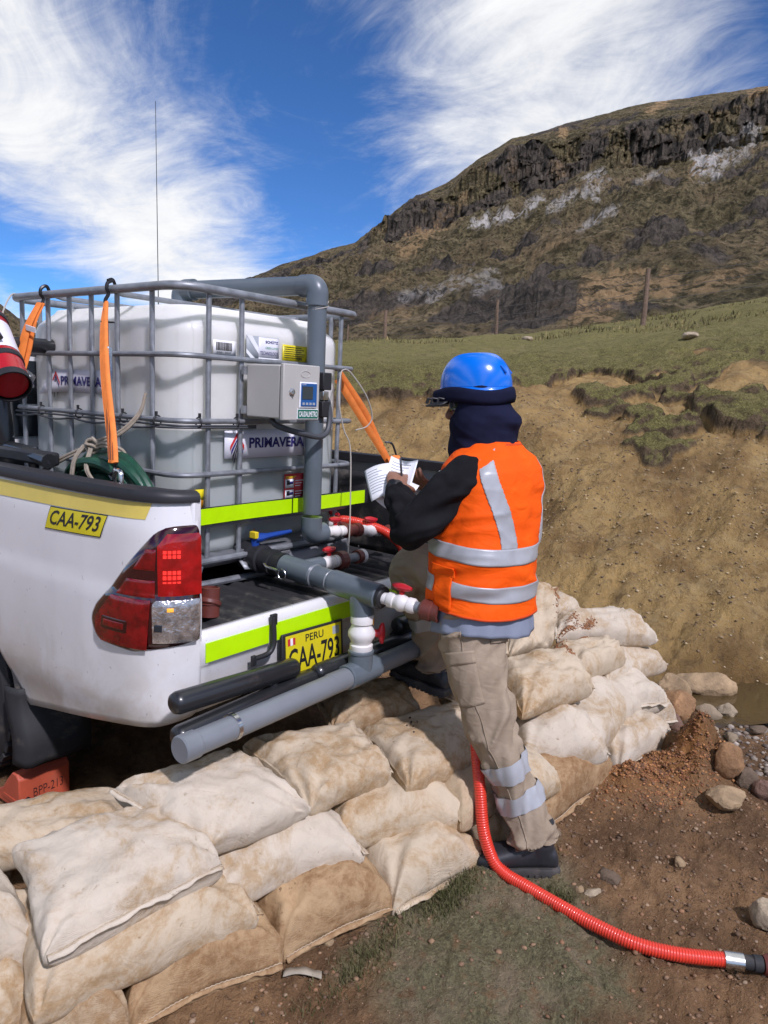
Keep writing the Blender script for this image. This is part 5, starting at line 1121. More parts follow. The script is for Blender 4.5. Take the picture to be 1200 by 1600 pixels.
# fire extinguisher lashed to the sports bar
fe = empty('fire_extinguisher', (-.79, .66, 1.5), 'red fire extinguisher lashed to the bar at the left edge', 'fire extinguisher')
e0, e1 = V(-.80, .600, 1.610), V(-.72, .97, 1.90); mb = MB(); mb.lathe(e0, e1, [(.0, .045), (.0, .060), (.02, .066), (.05, .068), (.85, .068), (.93, .055), (1, .025)], 30); mk('cylinder', mb, MT['extinguisher'], fe)
mb = MB(); mb.lathe(e0-unit(e1-e0)*.012, e0+unit(e1-e0)*.02, [(0, .066), (0, .071), (1, .071), (1, .066)], 30, cap=False); mk('base_ring', mb, MT['black_plastic'], fe)
mb = MB(); q = e0+(e1-e0)*.32; mb.lathe(q, q+(e1-e0)*.36, [(0, .0690), (1, .0690)], 30, cap=False); mk('paper_label', mb, MT['paper'], fe)
for t in (.22, .75): mb = MB(); q = e0+(e1-e0)*t; mb.lathe(q, q+(e1-e0)*.06, [(0, .0695), (.1, .073), (.9, .073), (1, .0695)], 30); mk('strap', mb, MT['black_plastic'], fe)
mb = MB(); mb.tube(smooth_path([e0+(e1-e0)*.95, e1+V(0, 0, .05), e1+V(-.05, -.10, .04), e0+(e1-e0)*.6+V(-.05, -.04, .09), e0+(e1-e0)*.3+V(-.02, -.03, .085)], 30), .012, 8); mk('discharge_hose', mb, MT['black_plastic'], fe)
BAGS = [
  ('B', [[-1.553, -0.535, 0.05], [-1.367, -0.607, 0.05], [-1.223, -0.234, 0.09], [-1.409, -0.162, 0.09]], 0.15, 0.05, 'cream', 'cream sandbag in the bottom left corner of the picture'),
  ('J', [[-1.445, -0.663, 0.04], [-1.223, -0.75, 0.04], [-1.077, -0.378, 0.08], [-1.299, -0.291, 0.08]], 0.13, 0.04, 'tan', 'tan bottom sandbag peeking out under the dirty cream bag at the lower edge'),
  ('I', [[-1.204, -0.727, 0.03], [-0.813, -0.866, 0.03], [-0.672, -0.47, 0.08], [-1.063, -0.331, 0.08]], 0.15, 0.03, 'brown', 'brown dirt-soaked bottom sandbag nearest the lower edge of the picture'),
  ('K', [[-0.803, -0.866, 0.03], [-0.422, -0.967, 0.03], [-0.314, -0.561, 0.08], [-0.695, -0.46, 0.08]], 0.16, 0.03, 'brown', 'brown bottom sandbag with frayed lower seam, right of the nearest brown one'),
  ('M', [[-0.431, -0.984, 0.03], [-0.033, -1.082, 0.03], [0.067, -0.674, 0.08], [-0.331, -0.576, 0.08]], 0.16, 0.03, 'cream', "cream bottom sandbag just left of the worker's standing boot"),
  ('P2', [[-0.02, -1.075, 0.03], [0.214, -1.106, 0.03], [0.267, -0.709, 0.08], [0.033, -0.678, 0.08]], 0.16, 0.03, 'tan', "shaded bottom sandbag behind the worker's shin and the red hose"),
  ('S', [[0.317, -1.146, 0.03], [0.861, -1.219, 0.03], [0.914, -0.823, 0.09], [0.37, -0.75, 0.09]], 0.17, 0.03, 'brown', "tan-brown bottom sandbag right of the worker's shin"),
  ('H', [[-1.411, -0.694, 0.18], [-0.883, -0.82, 0.18], [-0.79, -0.431, 0.21], [-1.318, -0.305, 0.21]], 0.12, 0.09, 'cream', 'long grubby cream sandbag under the big pale top bag, lower left'),
  ('A', [[-1.542, -0.472, 0.2], [-1.332, -0.504, 0.2], [-1.269, -0.089, 0.23], [-1.479, -0.057, 0.23]], 0.13, 0.1, 'white', 'pale sandbag cut by the left edge of the picture'),
  ('G', [[-0.928, -0.727, 0.2], [-0.476, -0.882, 0.19], [-0.346, -0.504, 0.25], [-0.798, -0.349, 0.26]], 0.11, 0.07, 'white', 'pale sandbag with a tied corner in the second row above the brown ones'),
  ('L', [[-0.473, -0.806, 0.2], [-0.088, -1.041, 0.19], [0.12, -0.7, 0.24], [-0.265, -0.465, 0.25]], 0.11, 0.08, 'cream', "cream second-row sandbag below the bag with the worker's raised boot"),
  ('Pp', [[-0.105, -1.034, 0.2], [0.148, -1.095, 0.2], [0.232, -0.745, 0.24], [-0.021, -0.684, 0.24]], 0.11, 0.08, 'tan', 'dingy second-row sandbag crossed by the red hose'),
  ('R', [[0.095, -1.138, 0.2], [0.386, -1.17, 0.19], [0.425, -0.812, 0.23], [0.134, -0.78, 0.24]], 0.1, 0.08, 'cream', "small cream sandbag end peeking out right of the worker's calf"),
  ('AB', [[0.923, -1.226, 0.05], [1.383, -1.319, 0.04], [1.454, -0.966, 0.09], [0.994, -0.873, 0.1]], 0.13, 0.04, 'white', 'white sandbag with orange soil on it beside the gravel spill'),
  ('AA', [[1.358, -1.129, 0.06], [1.67, -1.259, 0.05], [1.801, -0.945, 0.09], [1.489, -0.815, 0.1]], 0.12, 0.05, 'white', "white bottom sandbag against the reddish stones at the wall's right end"),
  ('Z', [[1.191, -1.08, 0.2], [1.543, -1.232, 0.18], [1.678, -0.92, 0.22], [1.326, -0.768, 0.24]], 0.11, 0.08, 'white', "clean white sandbag second from the bottom at the wall's right end"),
  ('Q2', [[0.73, -1.185, 0.17], [1.465, -1.162, 0.17], [1.452, -0.762, 0.23], [0.717, -0.785, 0.23]], 0.13, 0.09, 'white', 'pale sandbag with straw on it, right part of the middle row'),
  ('Q', [[0.422, -1.015, 0.19], [0.735, -1.231, 0.19], [0.974, -0.885, 0.29], [0.661, -0.669, 0.29]], 0.13, 0.1, 'white', "wide pale sandbag directly right of the worker's knee, middle row"),
  ('D', [[-1.297, -0.009, 0.2], [-0.905, -0.254, 0.21], [-0.767, -0.034, 0.21], [-1.159, 0.211, 0.2]], 0.065, 0.09, 'cream', 'flat cream sandbag behind the left bags, nearest the rear wheel'),
  ('C', [[-1.396, -0.667, 0.31], [-0.913, -0.74, 0.33], [-0.891, -0.476, 0.385], [-1.287, -0.315, 0.37]], 0.072, 0.09, 'white', 'big pale top sandbag with a sewn seam facing the camera, lower left'),
  ('E', [[-0.942, -0.698, 0.36], [-0.609, -0.776, 0.37], [-0.636, -0.484, 0.47], [-1.001, -0.36, 0.45]], 0.065, 0.1, 'white', 'pale top sandbag with a gathered knot touching the grey pipe'),
  ('F', [[-0.574, -0.758, 0.36], [-0.245, -0.81, 0.36], [-0.166, -0.586, 0.42], [-0.506, -0.383, 0.42]], 0.068, 0.1, 'cream', 'cream top sandbag under the middle of the long grey pipe'),
  ('O', [[-0.12, -0.465, 0.36], [0.166, -0.673, 0.36], [0.342, -0.43, 0.38], [0.056, -0.222, 0.38]], 0.09, 0.09, 'tan', 'shaded sandbag behind the raised boot, below the pipe'),
  ('N', [[-0.219, -0.899, 0.33], [0.16, -0.977, 0.32], [0.381, -0.75, 0.385], [-0.081, -0.569, 0.385]], 0.07, 0.1, 'cream', "stained sandbag that the worker's raised boot stands on"),
  ('U', [[0.417, -0.9, 0.33], [0.714, -0.92, 0.33], [0.736, -0.601, 0.37], [0.439, -0.581, 0.37]], 0.09, 0.08, 'cream', "small part of a sandbag right of the worker's thigh, under the dirt-smeared one"),
  ('T', [[0.429, -0.993, 0.41], [0.865, -1.096, 0.4], [1.017, -0.9, 0.475], [0.635, -0.739, 0.48]], 0.09, 0.08, 'cream', "dirt-smeared sandbag right of the worker's hip"),
  ('X', [[0.981, -0.974, 0.38], [1.423, -1.045, 0.38], [1.477, -0.935, 0.42], [1.18, -0.758, 0.43]], 0.08, 0.08, 'cream', 'cream sandbag with red soil along it, below the topmost white bag'),
  ('Y', [[1.305, -1.012, 0.29], [1.791, -1.147, 0.28], [1.882, -0.819, 0.31], [1.396, -0.684, 0.32]], 0.1, 0.08, 'white', "white sandbag with a torn stitched end at the wall's right side"),
  ('V', [[0.713, -0.759, 0.5], [0.98, -0.837, 0.5], [1.233, -0.742, 0.72], [1.1, -0.553, 0.74]], 0.09, 0.09, 'cream', "upright leaning sandbag right behind the worker's vest"),
  ('V2', [[1.301, -0.67, 0.55], [1.548, -0.748, 0.55], [1.638, -0.462, 0.57], [1.391, -0.384, 0.57]], 0.07, 0.07, 'white', 'small white corner of a sandbag behind the topmost bag'),
  ('W', [[1.253, -0.776, 0.47], [1.694, -1.108, 0.43], [1.865, -0.874, 0.5], [1.396, -0.671, 0.53]], 0.08, 0.08, 'white', 'white topmost sandbag at the right side of the wall'),
]
# ------------------------------------------------------------------ sandbags
HEADERS = ('I', 'K', 'M', 'S', 'C', 'AB', 'AA', 'Z', 'J', 'P2')          # laid with the sewn end towards the path
def make_bag(key, cs, up, dn, style, label, idx):
    c = np.array(cs, float); seed = 100+idx*7; c = c.mean(0)+(c-c.mean(0))*(V(1.09, 1.09, 1))
    head = key in HEADERS
    if head: c = c[[1, 2, 3, 0]]                                     # first axis runs from the near sewn end to the back
    npp, nph = 64, 72
    Lp = np.linalg.norm((c[1]-c[0]+c[2]-c[3])/2); Wd = np.linalg.norm((c[3]-c[0]+c[2]-c[1])/2)
    p = np.tanh(np.linspace(-1.9, 1.9, npp))/np.tanh(1.9); ph = np.arange(nph)*2*math.pi/nph
    Pp, Ph = np.meshgrid(p, ph, indexing='ij')
    # a stuffed tube of cloth, flattened to a sewn line at both ends; round belly along its sides
    ex = np.where(Pp < 0, 9.0, 5.0) if head else 6.0
    hgt = np.clip(1-np.abs(Pp)**ex, 0, 1)**.50
    wid = .95+.02*np.abs(Pp)**6-.07*np.abs(Pp)**14-.02*np.cos(Pp*1.5)
    e = 2.9; ce, se = np.cos(Ph), np.sin(Ph); k = (np.abs(ce)**e+np.abs(se)**e)**(-1/e)
    X_ = ce*k*wid; Y_ = se*k*hgt
    X_ = X_*(1+.05*fbm(Pp*1.6+seed, np.sign(ce)*3.0, oct=2, seed=seed+1))
    Ps = Pp*(1+.030*fbm(ce*k*1.3+seed, np.full_like(Pp, 4.0), oct=2, seed=seed))-.035*(1-np.abs(X_)**2)*np.sign(Pp)*np.abs(Pp)**6
    a, b = (Ps+1)/2, (X_+1)/2
    base = (c[0]*((1-a)*(1-b))[..., None]+c[1]*(a*(1-b))[..., None]+c[2]*(a*b)[..., None]+c[3]*((1-a)*b)[..., None])
    nrm = unit(np.cross(c[1]-c[0]+c[2]-c[3], c[3]-c[0]+c[2]-c[1])); nrm = nrm if nrm[2] > 0 else -nrm
    lump = 1+.16*fbm(Pp*1.4+seed, X_*1.4, oct=3, seed=seed+2)
    th = np.where(Y_ > 0, up*lump, dn)*Y_
    # folds: pleats gathered at the sewn ends, drag lines towards the corners, dents in the belly
    topm = np.clip(Y_*1.4+.55, 0, 1); ends = np.abs(Pp)**4
    pleat = .0085*ends*np.clip(hgt*2.2, 0, 1)*np.sin(X_*15+2.6*fbm(X_*3+seed, Pp*2, oct=2, seed=seed+3)+seed)
    drag = 0
    for sp in (-1, 1):
        for sx in (-1, 1):
            du, dv_ = (Pp-sp)*Lp*.5, (X_-sx)*Wd*.5; rr = np.hypot(du, dv_); an = np.arctan2(np.abs(dv_), np.abs(du)+1e-6); drag = drag+.011*np.exp(-(rr/.16)**2)*np.sin(an*10+seed+sp+2*sx)*np.clip(rr/.04, 0, 1)
    r1 = 1-2.3*np.abs(fbm(Pp*1.7+X_*.9+seed, X_*2.6-Pp*.8, oct=3, seed=seed+6)); r2 = fbm(Pp*5+seed, X_*5, oct=4, seed=seed+5)
    dent = .0050*r1+.0030*r2
    disp = (pleat+drag+dent*np.clip(hgt*1.5, 0, 1))*topm
    sag = -.022*Pp**2*np.clip(hgt*3, 0, 1)-.010*X_**2
    side = unit(c[3]-c[0]+c[2]-c[1])
    v3 = base+nrm*(th+disp+sag*.8)[..., None]+side*((ce*np.abs(ce)*(.006*r2+.5*pleat))*np.clip(1-np.abs(Y_), 0, 1))[..., None]
    verts = v3.reshape(-1, 3); verts[:, 2] = np.maximum(verts[:, 2], -.02)
    mb = MB(); mb.rings(v3, cap=True)
    org = V(c[:, 0].mean(), c[:, 1].mean(), max(0.0, c[:, 2].mean()-dn))
    o = mk('sandbag', mb, MT['sack_'+style], None, ang=0, origin=org, label=label, cat='sandbag', group='sandbags of the low wall behind the truck')
    me = o.data; uv = me.uv_layers.new(name='UVMap'); vi = np.empty(len(me.loops), np.int32); me.loops.foreach_get('vertex_index', vi)
    arc = np.sign(Y_)*np.where(Y_ > 0, .0, 0)+X_*Wd*.5+np.sign(X_)*0; uvv = np.stack([(Ps*Lp).ravel(), (X_*Wd+np.abs(Y_)*up*np.sign(X_)*-.8).ravel()], 1)
    uv.data.foreach_set('uv', uvv[vi].ravel().astype(np.float32))
    def seam(i, outd):
        """hem folded over and sewn across the end of the sack"""
        up_l, lo_l = v3[i, 1:nph//2], None; line = (v3[i, 0:nph//2+1]+np.roll(v3[i], -1, 0)[::-1][0:nph//2+1])/2
        line = resample(line, .007); kk = len(line); q = np.arange(kk)
        ruf = .0045*fbm(q*.16+seed, np.zeros(kk), oct=3, seed=seed+9); wv = .009*(1+.5*fbm(q*.12+seed, np.ones(kk), oct=2, seed=seed+10))
        G = [[line[j]-outd*.006+V(0, 0, .002), line[j]+outd*wv[j]*.6+V(0, 0, ruf[j]), line[j]+outd*wv[j]*1.3+V(0, 0, ruf[j]*1.3-.004)] for j in range(kk)]
        m2 = MB(); m2.grid(G); s_ = mk('seam', m2, MT['sack_'+style], o, ang=0); sl_ = s_.modifiers.new('t', 'SOLIDIFY'); sl_.thickness = .005; sl_.offset = 0
        m2 = MB(); st_ = line+outd*.001+V(0, 0, .005); m2.tube(st_+np.c_[np.zeros(kk), np.zeros(kk), .0012*np.cos(q*math.pi)], .0016, 5); mk('stitching', m2, MT['thread'], s_)
    od = unit((c[1]-c[0]+c[2]-c[3])*V(1, 1, .3))
    if head: seam(0, -od)
    elif idx % 2: seam(-1, od)
    else: seam(0, -od)
    return o
def make_bags():
    for i, (key, cs, up, dn, style, label) in enumerate(BAGS): make_bag(key, cs, up, dn, style, label, i)
make_bags()
# ------------------------------------------------------------------ the worker
def chain(pts, radii, n=60, ell=None, up=None, wr=None, seg=36, flat=1.0):
    """swept limb: smooth path through joints, radius per joint; wr(t, theta) adds cloth folds"""
    p = smooth_path(pts, n); kn = np.linspace(0, 1, len(radii)); t = np.linspace(0, 1, n)
    rad = np.array([np.interp(q, kn, radii) for q in t]); 
    tg = np.gradient(p, axis=0); tg /= np.linalg.norm(tg, axis=1)[:, None]; a = unit(np.cross(tg[0], up if up is not None else V(.3, .9, .1))); rr = []; th = np.arange(seg)*2*math.pi/seg; FR = []
    for i in range(n):
        a = unit(a-tg[i]*(a@tg[i])); b = np.cross(tg[i], a)
        r_ = rad[i]*np.ones(seg)
        if wr is not None: r_ = r_+wr(t[i], th)
        rr.append(p[i]+(np.cos(th)*r_)[:, None]*a+(np.sin(th)*r_*flat)[:, None]*b)
    return np.array(rr)
def folds(amp, freq, seed, bunch=()):
    def w(t, th):
        base = amp*.6*fbm(np.cos(th)*1.6+seed, np.sin(th)*1.6+t*freq*.55, oct=3, seed=seed)+amp*.20*fbm(np.cos(th)*3+t*4, np.sin(th)*3+t*freq*2.2, oct=2, seed=seed+5)
        r_ = 1-np.abs(fbm(np.cos(th)*.9+seed, np.sin(th)*.9+t*freq, np.full_like(th, .0)+seed, oct=2, seed=seed+1))*2.4
        k = .50+sum(s_*math.exp(-((t-c)/wd)**2) for c, wd, s_ in bunch)
        return base+amp*r_*k
    return w
who = empty('person', (.08, -1.2, 0), 'worker in orange vest and blue helmet writing on papers, one boot on the sandbags', 'person')
JT = dict(ankL=V(.066, -1.222, .115), kneeL=V(-.010, -1.085, .50), hipL=V(.035, -.985, .86), hipR=V(.19, -.90, .87), kneeR=V(.185, -.585, .965), ankR=V(.275, -.645, .545),
          pel=V(.105, -.945, .90), chest=V(.13, -.915, 1.22), neck=V(.165, -.885, 1.475), head=V(.155, -.835, 1.625),
          shL=V(-.020, -.925, 1.395), elL=V(-.180, -.818, 1.195), wrL=V(-.045, -.640, 1.300), shR=V(.355, -.93, 1.405), elR=V(.40, -.72, 1.14), wrR=V(.245, -.640, 1.275))
FT = unit(V(.04, 1, 0)); LT = unit(V(1, -.04, 0))          # where the chest faces, and its right
HF = unit(V(-.30, .95, -.26)); HR = unit(np.cross(HF, V(0, 0, 1))); HU = np.cross(HR, HF)   # head: looking down at the paper
def torso_ring(c, a, b, n=64, tilt=0.0, e=2.3, wr=None, t=0):
    th = np.arange(n)*2*math.pi/n; ce, se = np.cos(th), np.sin(th); k = (np.abs(ce)**e+np.abs(se)**e)**(-1/e)
    if wr is not None: k = k*(1+wr(t, th))
    return c+((a*ce*k)[:, None])*LT+((b*se*k)[:, None])*(FT+V(0, 0, tilt))
HC = JT['head']
def head_pt(f, r_, u): return HC+HF*f+HR*r_+HU*u
# --- hands: palm, four unequal bent fingers, thumb from the side of the palm
def hand(mb, wrist, fdir, pdir, thumb_side, curl):
    """fdir: where the fingers point, pdir: palm normal, thumb_side: unit vector towards the thumb"""
    fdir = unit(fdir); pdir = unit(pdir-fdir*(pdir@fdir)); ts = unit(thumb_side-fdir*(thumb_side@fdir)-pdir*(thumb_side@pdir))
    rr = []; n = 14; th = np.arange(n)*2*math.pi/n
    for q, w, d in ((-.02, .027, .022), (.0, .028, .021), (.03, .036, .020), (.06, .041, .018), (.085, .041, .015), (.097, .036, .010)):
        c = wrist+fdir*q; rr.append(c+(np.cos(th)*w)[:, None]*ts+(np.sin(th)*d)[:, None]*pdir)
    mb.rings(rr)
    for k, (off, ln) in enumerate(((.030, .072), (.010, .080), (-.010, .075), (-.029, .058))):
        p = wrist+fdir*.082+ts*off; d = unit(fdir+pdir*curl*.45+ts*off*1.5); pts = [p-d*.012, p]; ang = curl
        for s_ in (.42, .32, .26):
            p = p+d*ln*s_*1.15; pts.append(p); d = unit(d*math.cos(ang)+pdir*math.sin(ang))
        mb.rings(chain(pts, [.0095, .0095, .009, .0085, .0070], 16, seg=10, up=ts))
    b = wrist+fdir*.022+ts*.026; d = unit(ts*.75+fdir*.62+pdir*.35); pts = [b-d*.01, b+d*.022, b+d*.05+pdir*.006+fdir*.005, b+d*.066+pdir*.018+fdir*.014]
    mb.rings(chain(pts, [.012, .0125, .010, .0078], 14, seg=10, up=pdir))
def make_body():
    mb = MB()
    # torso and neck
    rs_ = [(V(.105, -.945, .80), .13, .09), (JT['pel'], .155, .105), (V(.11, -.935, 1.05), .14, .095), (JT['chest'], .155, .10), (V(.16, -.91, 1.36), .145, .085), (V(.166, -.90, 1.42), .09, .06), (JT['neck'], .06, .06), (V(.162, -.865, 1.54), .052, .055)]
    mb.rings([torso_ring(c, a, b) for c, a, b in rs_])
    # head: skull, jaw, nose, ears
    n = 30; th = np.arange(n)*2*math.pi/n; rr = []
    for u_, f0, a, b in ((-.115, .045, .030, .030), (-.108, .042, .042, .045), (-.085, .025, .056, .068), (-.05, .008, .066, .084), (-.01, .0, .074, .093), (.03, -.004, .077, .097), (.07, -.006, .072, .090), (.10, -.006, .055, .068), (.118, -.006, .025, .032)):
        rr.append(np.array([head_pt(f0+b*math.sin(t), a*math.cos(t), u_) for t in th]))
    mb.rings(rr)
    mb.rings(chain([head_pt(.088, 0, .022), head_pt(.098, 0, -.005), head_pt(.112, 0, -.026), head_pt(.092, 0, -.036)], [.009, .011, .014, .009], 14, seg=12))      # nose
    mb.rings(chain([head_pt(.083, -.026, -.062), head_pt(.094, 0, -.060), head_pt(.083, .026, -.062)], [.006, .009, .006], 12, seg=10))                    # lips
    mb.rings(chain([head_pt(.078, -.045, .030), head_pt(.093, 0, .034), head_pt(.078, .045, .030)], [.008, .010, .008], 12, seg=10))                      # brow
    for s_ in (-1, 1): mb.rings(chain([head_pt(-.012, s_*.074, .022), head_pt(-.022, s_*.084, .005), head_pt(-.010, s_*.076, -.028)], [.009, .012, .008], 12, seg=10))
    # limbs
    for s_ in 'LR':
        mb.rings(chain([JT['sh'+s_]*.7+JT['chest']*.3+V(0, 0, .05), JT['sh'+s_], (JT['sh'+s_]+JT['el'+s_])/2, JT['el'+s_], (JT['el'+s_]+JT['wr'+s_])/2, JT['wr'+s_]], [.030, .040, .044, .040, .037, .026], 50))
        hip = JT['hip'+s_]; mb.rings(chain([hip+V(0, 0, .03), hip*.8+JT['knee'+s_]*.2, (hip+JT['knee'+s_])/2, JT['knee'+s_], (JT['knee'+s_]+JT['ank'+s_])/2, JT['ank'+s_]], [.066, .068, .062, .052, .048, .036], 60))
        fw = unit(V(-.60, .80, 0)) if s_ == 'L' else unit(V(.12, .99, 0)); an = JT['ank'+s_]
        mb.rings(chain([an+V(0, 0, .02), an-V(0, 0, .03)+fw*.02, an-V(0, 0, .055)+fw*.10, an-V(0, 0, .07)+fw*.16], [.036, .04, .034, .022], 24))
    hand(mb, JT['wrL']+V(.005, .008, .008), V(.60, .35, .30), V(.25, .35, -.75), V(.60, -.62, .32), .55)
    hand(mb, JT['wrR'], V(-.72, .22, .25), V(.1, .3, .9), V(-.2, -.8, .3), .6)
    v, f = remesh(mb, .0052, 2)
    mk('body', (v, f), MT['skin'], who, ang=0)
make_body()
# eyes behind dark safety glasses
for s_ in (-1, 1):
    mb = MB(); c = head_pt(.080, s_*.030, .010); mb.lathe(c-HF*.010, c+HF*.010, [(0, .004), (.3, .010), (.7, .010), (1, .004)], 12); mk('eye', mb, MT['print_white'], who)
mb = MB(); G = [[head_pt(.098*math.cos(a)+.005, .082*math.sin(a), u_) for u_ in (-.014, .002, .018, .030)] for a in np.linspace(-1.25, 1.25, 30)]; mb.grid(G); g_ = mk('safety_glasses', mb, MT['glass'], who); sol = g_.modifiers.new('t', 'SOLIDIFY'); sol.thickness = .003
mb = MB()
for s_ in (-1, 1): mb.tube([head_pt(.034, s_*.082, .024), head_pt(-.03, s_*.083, .028)], .003, 6)
mk('glasses_arm', mb, MT['black_plastic'], g_)
# --- trousers
def leg_left(off=0.0, wr=True):
    w = folds(.0165, 11, 31, ((.50, .08, .8), (.90, .08, .9), (.14, .10, .6))) if wr else None
    return chain([V(.030, -.965, .93), JT['hipL']+V(-.022, .028, -.02), V(-.010, -1.010, .68), JT['kneeL'], V(.026, -1.152, .33), V(.058, -1.208, .18), V(.068, -1.222, .128)], np.array([.106, .112, .097, .083, .070, .067, .073])+off, 130, up=V(-.6, .8, 0), wr=w, seg=56)
def leg_right(off=0.0):
    w = folds(.0140, 10, 57, ((.48, .10, 1.0), (.92, .06, .9)))
    return chain([V(.165, -.955, .93), JT['hipR'], V(.185, -.74, .945), JT['kneeR'], V(.205, -.605, .86), V(.245, -.635, .72), V(.272, -.645, .59), V(.276, -.645, .545)], np.array([.104, .110, .098, .090, .086, .078, .074, .074])+off, 130, up=V(-.6, .8, 0), wr=w, seg=52)
LL_ = leg_left(); mb = MB(); mb.rings(LL_); mb.rings(leg_right()); mb.rings([torso_ring(c, a, b) for c, a, b in ((V(.10, -.95, .80), .12, .10), (V(.105, -.95, .86), .170, .130), (V(.108, -.945, .95), .165, .12), (V(.11, -.94, 1.02), .155, .11))])
tv_ = remesh(mb, .0056, 1); trs = mk('trousers', tv_, MT['khaki'], who, ang=0)
def band_on(rings, i0, i1, off, name, mat, parent):
    rr = rings[i0:i1]; c = rr.mean(1, keepdims=True); d = rr-c; d = d/np.linalg.norm(d, axis=2, keepdims=True); mb = MB(); mb.rings(rr+d*off, cap=False); return mk(name, mb, MT[mat], parent, ang=0)
nL = len(LL_)
for q in (.575, .682): i0 = int(q*nL); band_on(LL_, i0, i0+9, .006, 'reflective_band', 'reflect', trs)
RR_ = leg_right(); i0 = int(.645*nL); band_on(RR_, i0, i0+8, .006, 'reflective_band', 'reflect', trs)
# seam, cargo pocket, back pocket on the near leg
def patch_on(rings, i0, i1, j0, j1, off, name, mat, parent, th=.003):
    P = rings[i0:i1]; c = P.mean(1, keepdims=True); d = P-c; d = d/np.linalg.norm(d, axis=2, keepdims=True); j = np.arange(j0, j1) % P.shape[1]; mb = MB(); mb.grid((P+d*off)[:, j]); o = mk(name, mb, MT[mat], parent, ang=0); s_ = o.modifiers.new('t', 'SOLIDIFY'); s_.thickness = th; s_.offset = 0; return o
def facing(rings, i, d): c = rings[i].mean(0); v = rings[i]-c; v = v/np.linalg.norm(v, axis=1)[:, None]; return int(np.argmax(v@unit(d)))
TOC = unit(V(CAM[0], CAM[1], 0)-V(0, -1.05, 0))
jn = facing(LL_, 40, unit(TOC*.9+V(-.6, .8, 0)*.45)); patch_on(LL_, 34, 52, jn-5, jn+6, .0028, 'cargo_pocket', 'khaki', trs, .002); patch_on(LL_, 31, 37, jn-5, jn+6, .0045, 'pocket_flap', 'khaki', trs, .002)
jb = facing(LL_, 20, unit(TOC*.55+V(.6, -.8, 0)*.8)); patch_on(LL_, 15, 30, jb-4, jb+5, .004, 'back_pocket', 'khaki', trs); patch_on(LL_, 12, 18, jb-4, jb+5, .007, 'pocket_flap', 'khaki', trs)
js = facing(LL_, 60, unit(TOC*.9+V(-.6, .8, 0)*.2)); mb = MB(); P = LL_[14:126, js]; c = LL_[14:126].mean(1); d = P-c; d /= np.linalg.norm(d, axis=1)[:, None]; mb.tube(P+d*.0022, .0018, 5); mk('side_seam', mb, MT['khaki'], trs)
band_on(LL_, nL-6, nL-1, .004, 'hem', 'khaki', trs); band_on(RR_, nL-6, nL-1, .004, 'hem', 'khaki', trs)
# --- boots
def boot(an, fw, zs, label=None):
    fw = unit(fw); sd_ = np.cross(fw, V(0, 0, 1)); hl = V(an[0], an[1], zs)-fw*.075; mb = MB(); n = 24; th = np.arange(n)*2*math.pi/n
    rr = []
    for s_, w, h_ in ((.0, .022, .060), (.012, .036, .092), (.05, .041, .122), (.10, .044, .130), (.14, .046, .118), (.18, .050, .100), (.22, .052, .088), (.26, .049, .080), (.285, .039, .068), (.300, .020, .046)):
        c = hl+fw*s_; rr.append([c+sd_*w*math.copysign(abs(math.cos(t))**.7, math.cos(t))+V(0, 0, 1)*(.026+(h_-.026)*(.5+.5*math.copysign(abs(math.sin(t))**.8, math.sin(t)))) for t in th])
    mb.rings(rr); mb.rings(chain([hl+fw*.068+V(0, 0, .05), hl+fw*.068+V(0, 0, .11), V(an[0], an[1], zs+.175), V(an[0], an[1], zs+.20)], [.044, .050, .049, .052], 20, seg=24))
    mb.rings(chain([hl+fw*.10+sd_*.0+V(0, 0, .100), hl+fw*.10+V(0, 0, .125)], [.036, .024], 8, seg=16))
    b = mk('boot', remesh(mb, .005, 2), MT['boot'], who, ang=0)
    mb = MB(); rr = []
    out = [(-.006, .020), (.0, .034), (.04, .044), (.09, .041), (.13, .042), (.19, .052), (.24, .053), (.28, .040), (.303, .018)]
    ring = [hl+fw*s_+sd_*w for s_, w in out]+[hl+fw*s_-sd_*w for s_, w in out[::-1]]; ring = smooth_path(ring, 60, True)
    for z, k in ((0, .97), (.006, 1.0), (.026, 1.0), (.032, .94)): rr.append([(hl+fw*.15)*V(1, 1, 0)+((p-(hl+fw*.15))*k)*V(1, 1, 0)+V(0, 0, zs+z+.012*sstep(.22, .30, (p-hl)@fw)) for p in ring])
    mb.rings(rr); sm = mk('sole', mb, MT['sole'], b, ang=40)
    mb = MB()
    for k in range(13):
        s_ = .012+k*.0225
        for sg in (-1, 1): mb.box(hl+fw*s_+sd_*sg*(np.interp(s_, [a for a, _ in out], [w for _, w in out])-.002)+V(0, 0, .006+.010*float(sstep(.22, .30, s_))), (.012, .012, .014), [fw, sd_, V(0, 0, 1)])
    mk('tread', mb, MT['sole'], sm, kind='stuff')
    mb = MB()
    for k in range(4):
        c = hl+fw*(.118+.022*k)+V(0, 0, .122-.011*k); mb.tube(smooth_path([c-sd_*.026-V(0, 0, .012), c-sd_*.012+V(0, 0, .002), c+sd_*.012+fw*.012+V(0, 0, .0), c+sd_*.026+fw*.012-V(0, 0, .014)], 14), .0032, 6)
    mk('lace', mb, MT['cable'], b)
    mb = MB()
    for k in range(3): c = hl+fw*(.125+.022*k)+sd_*(-.030)+V(0, 0, .110-.011*k); mb.lathe(c, c-sd_*.006, [(0, .006), (1, .004)], 10)
    mk('eyelet', mb, MT['steel'], b)
boot(V(.078, -1.238, 0), V(-.62, .78, 0), .006); boot(V(.275, -.648, 0), V(.12, .99, 0), .448)
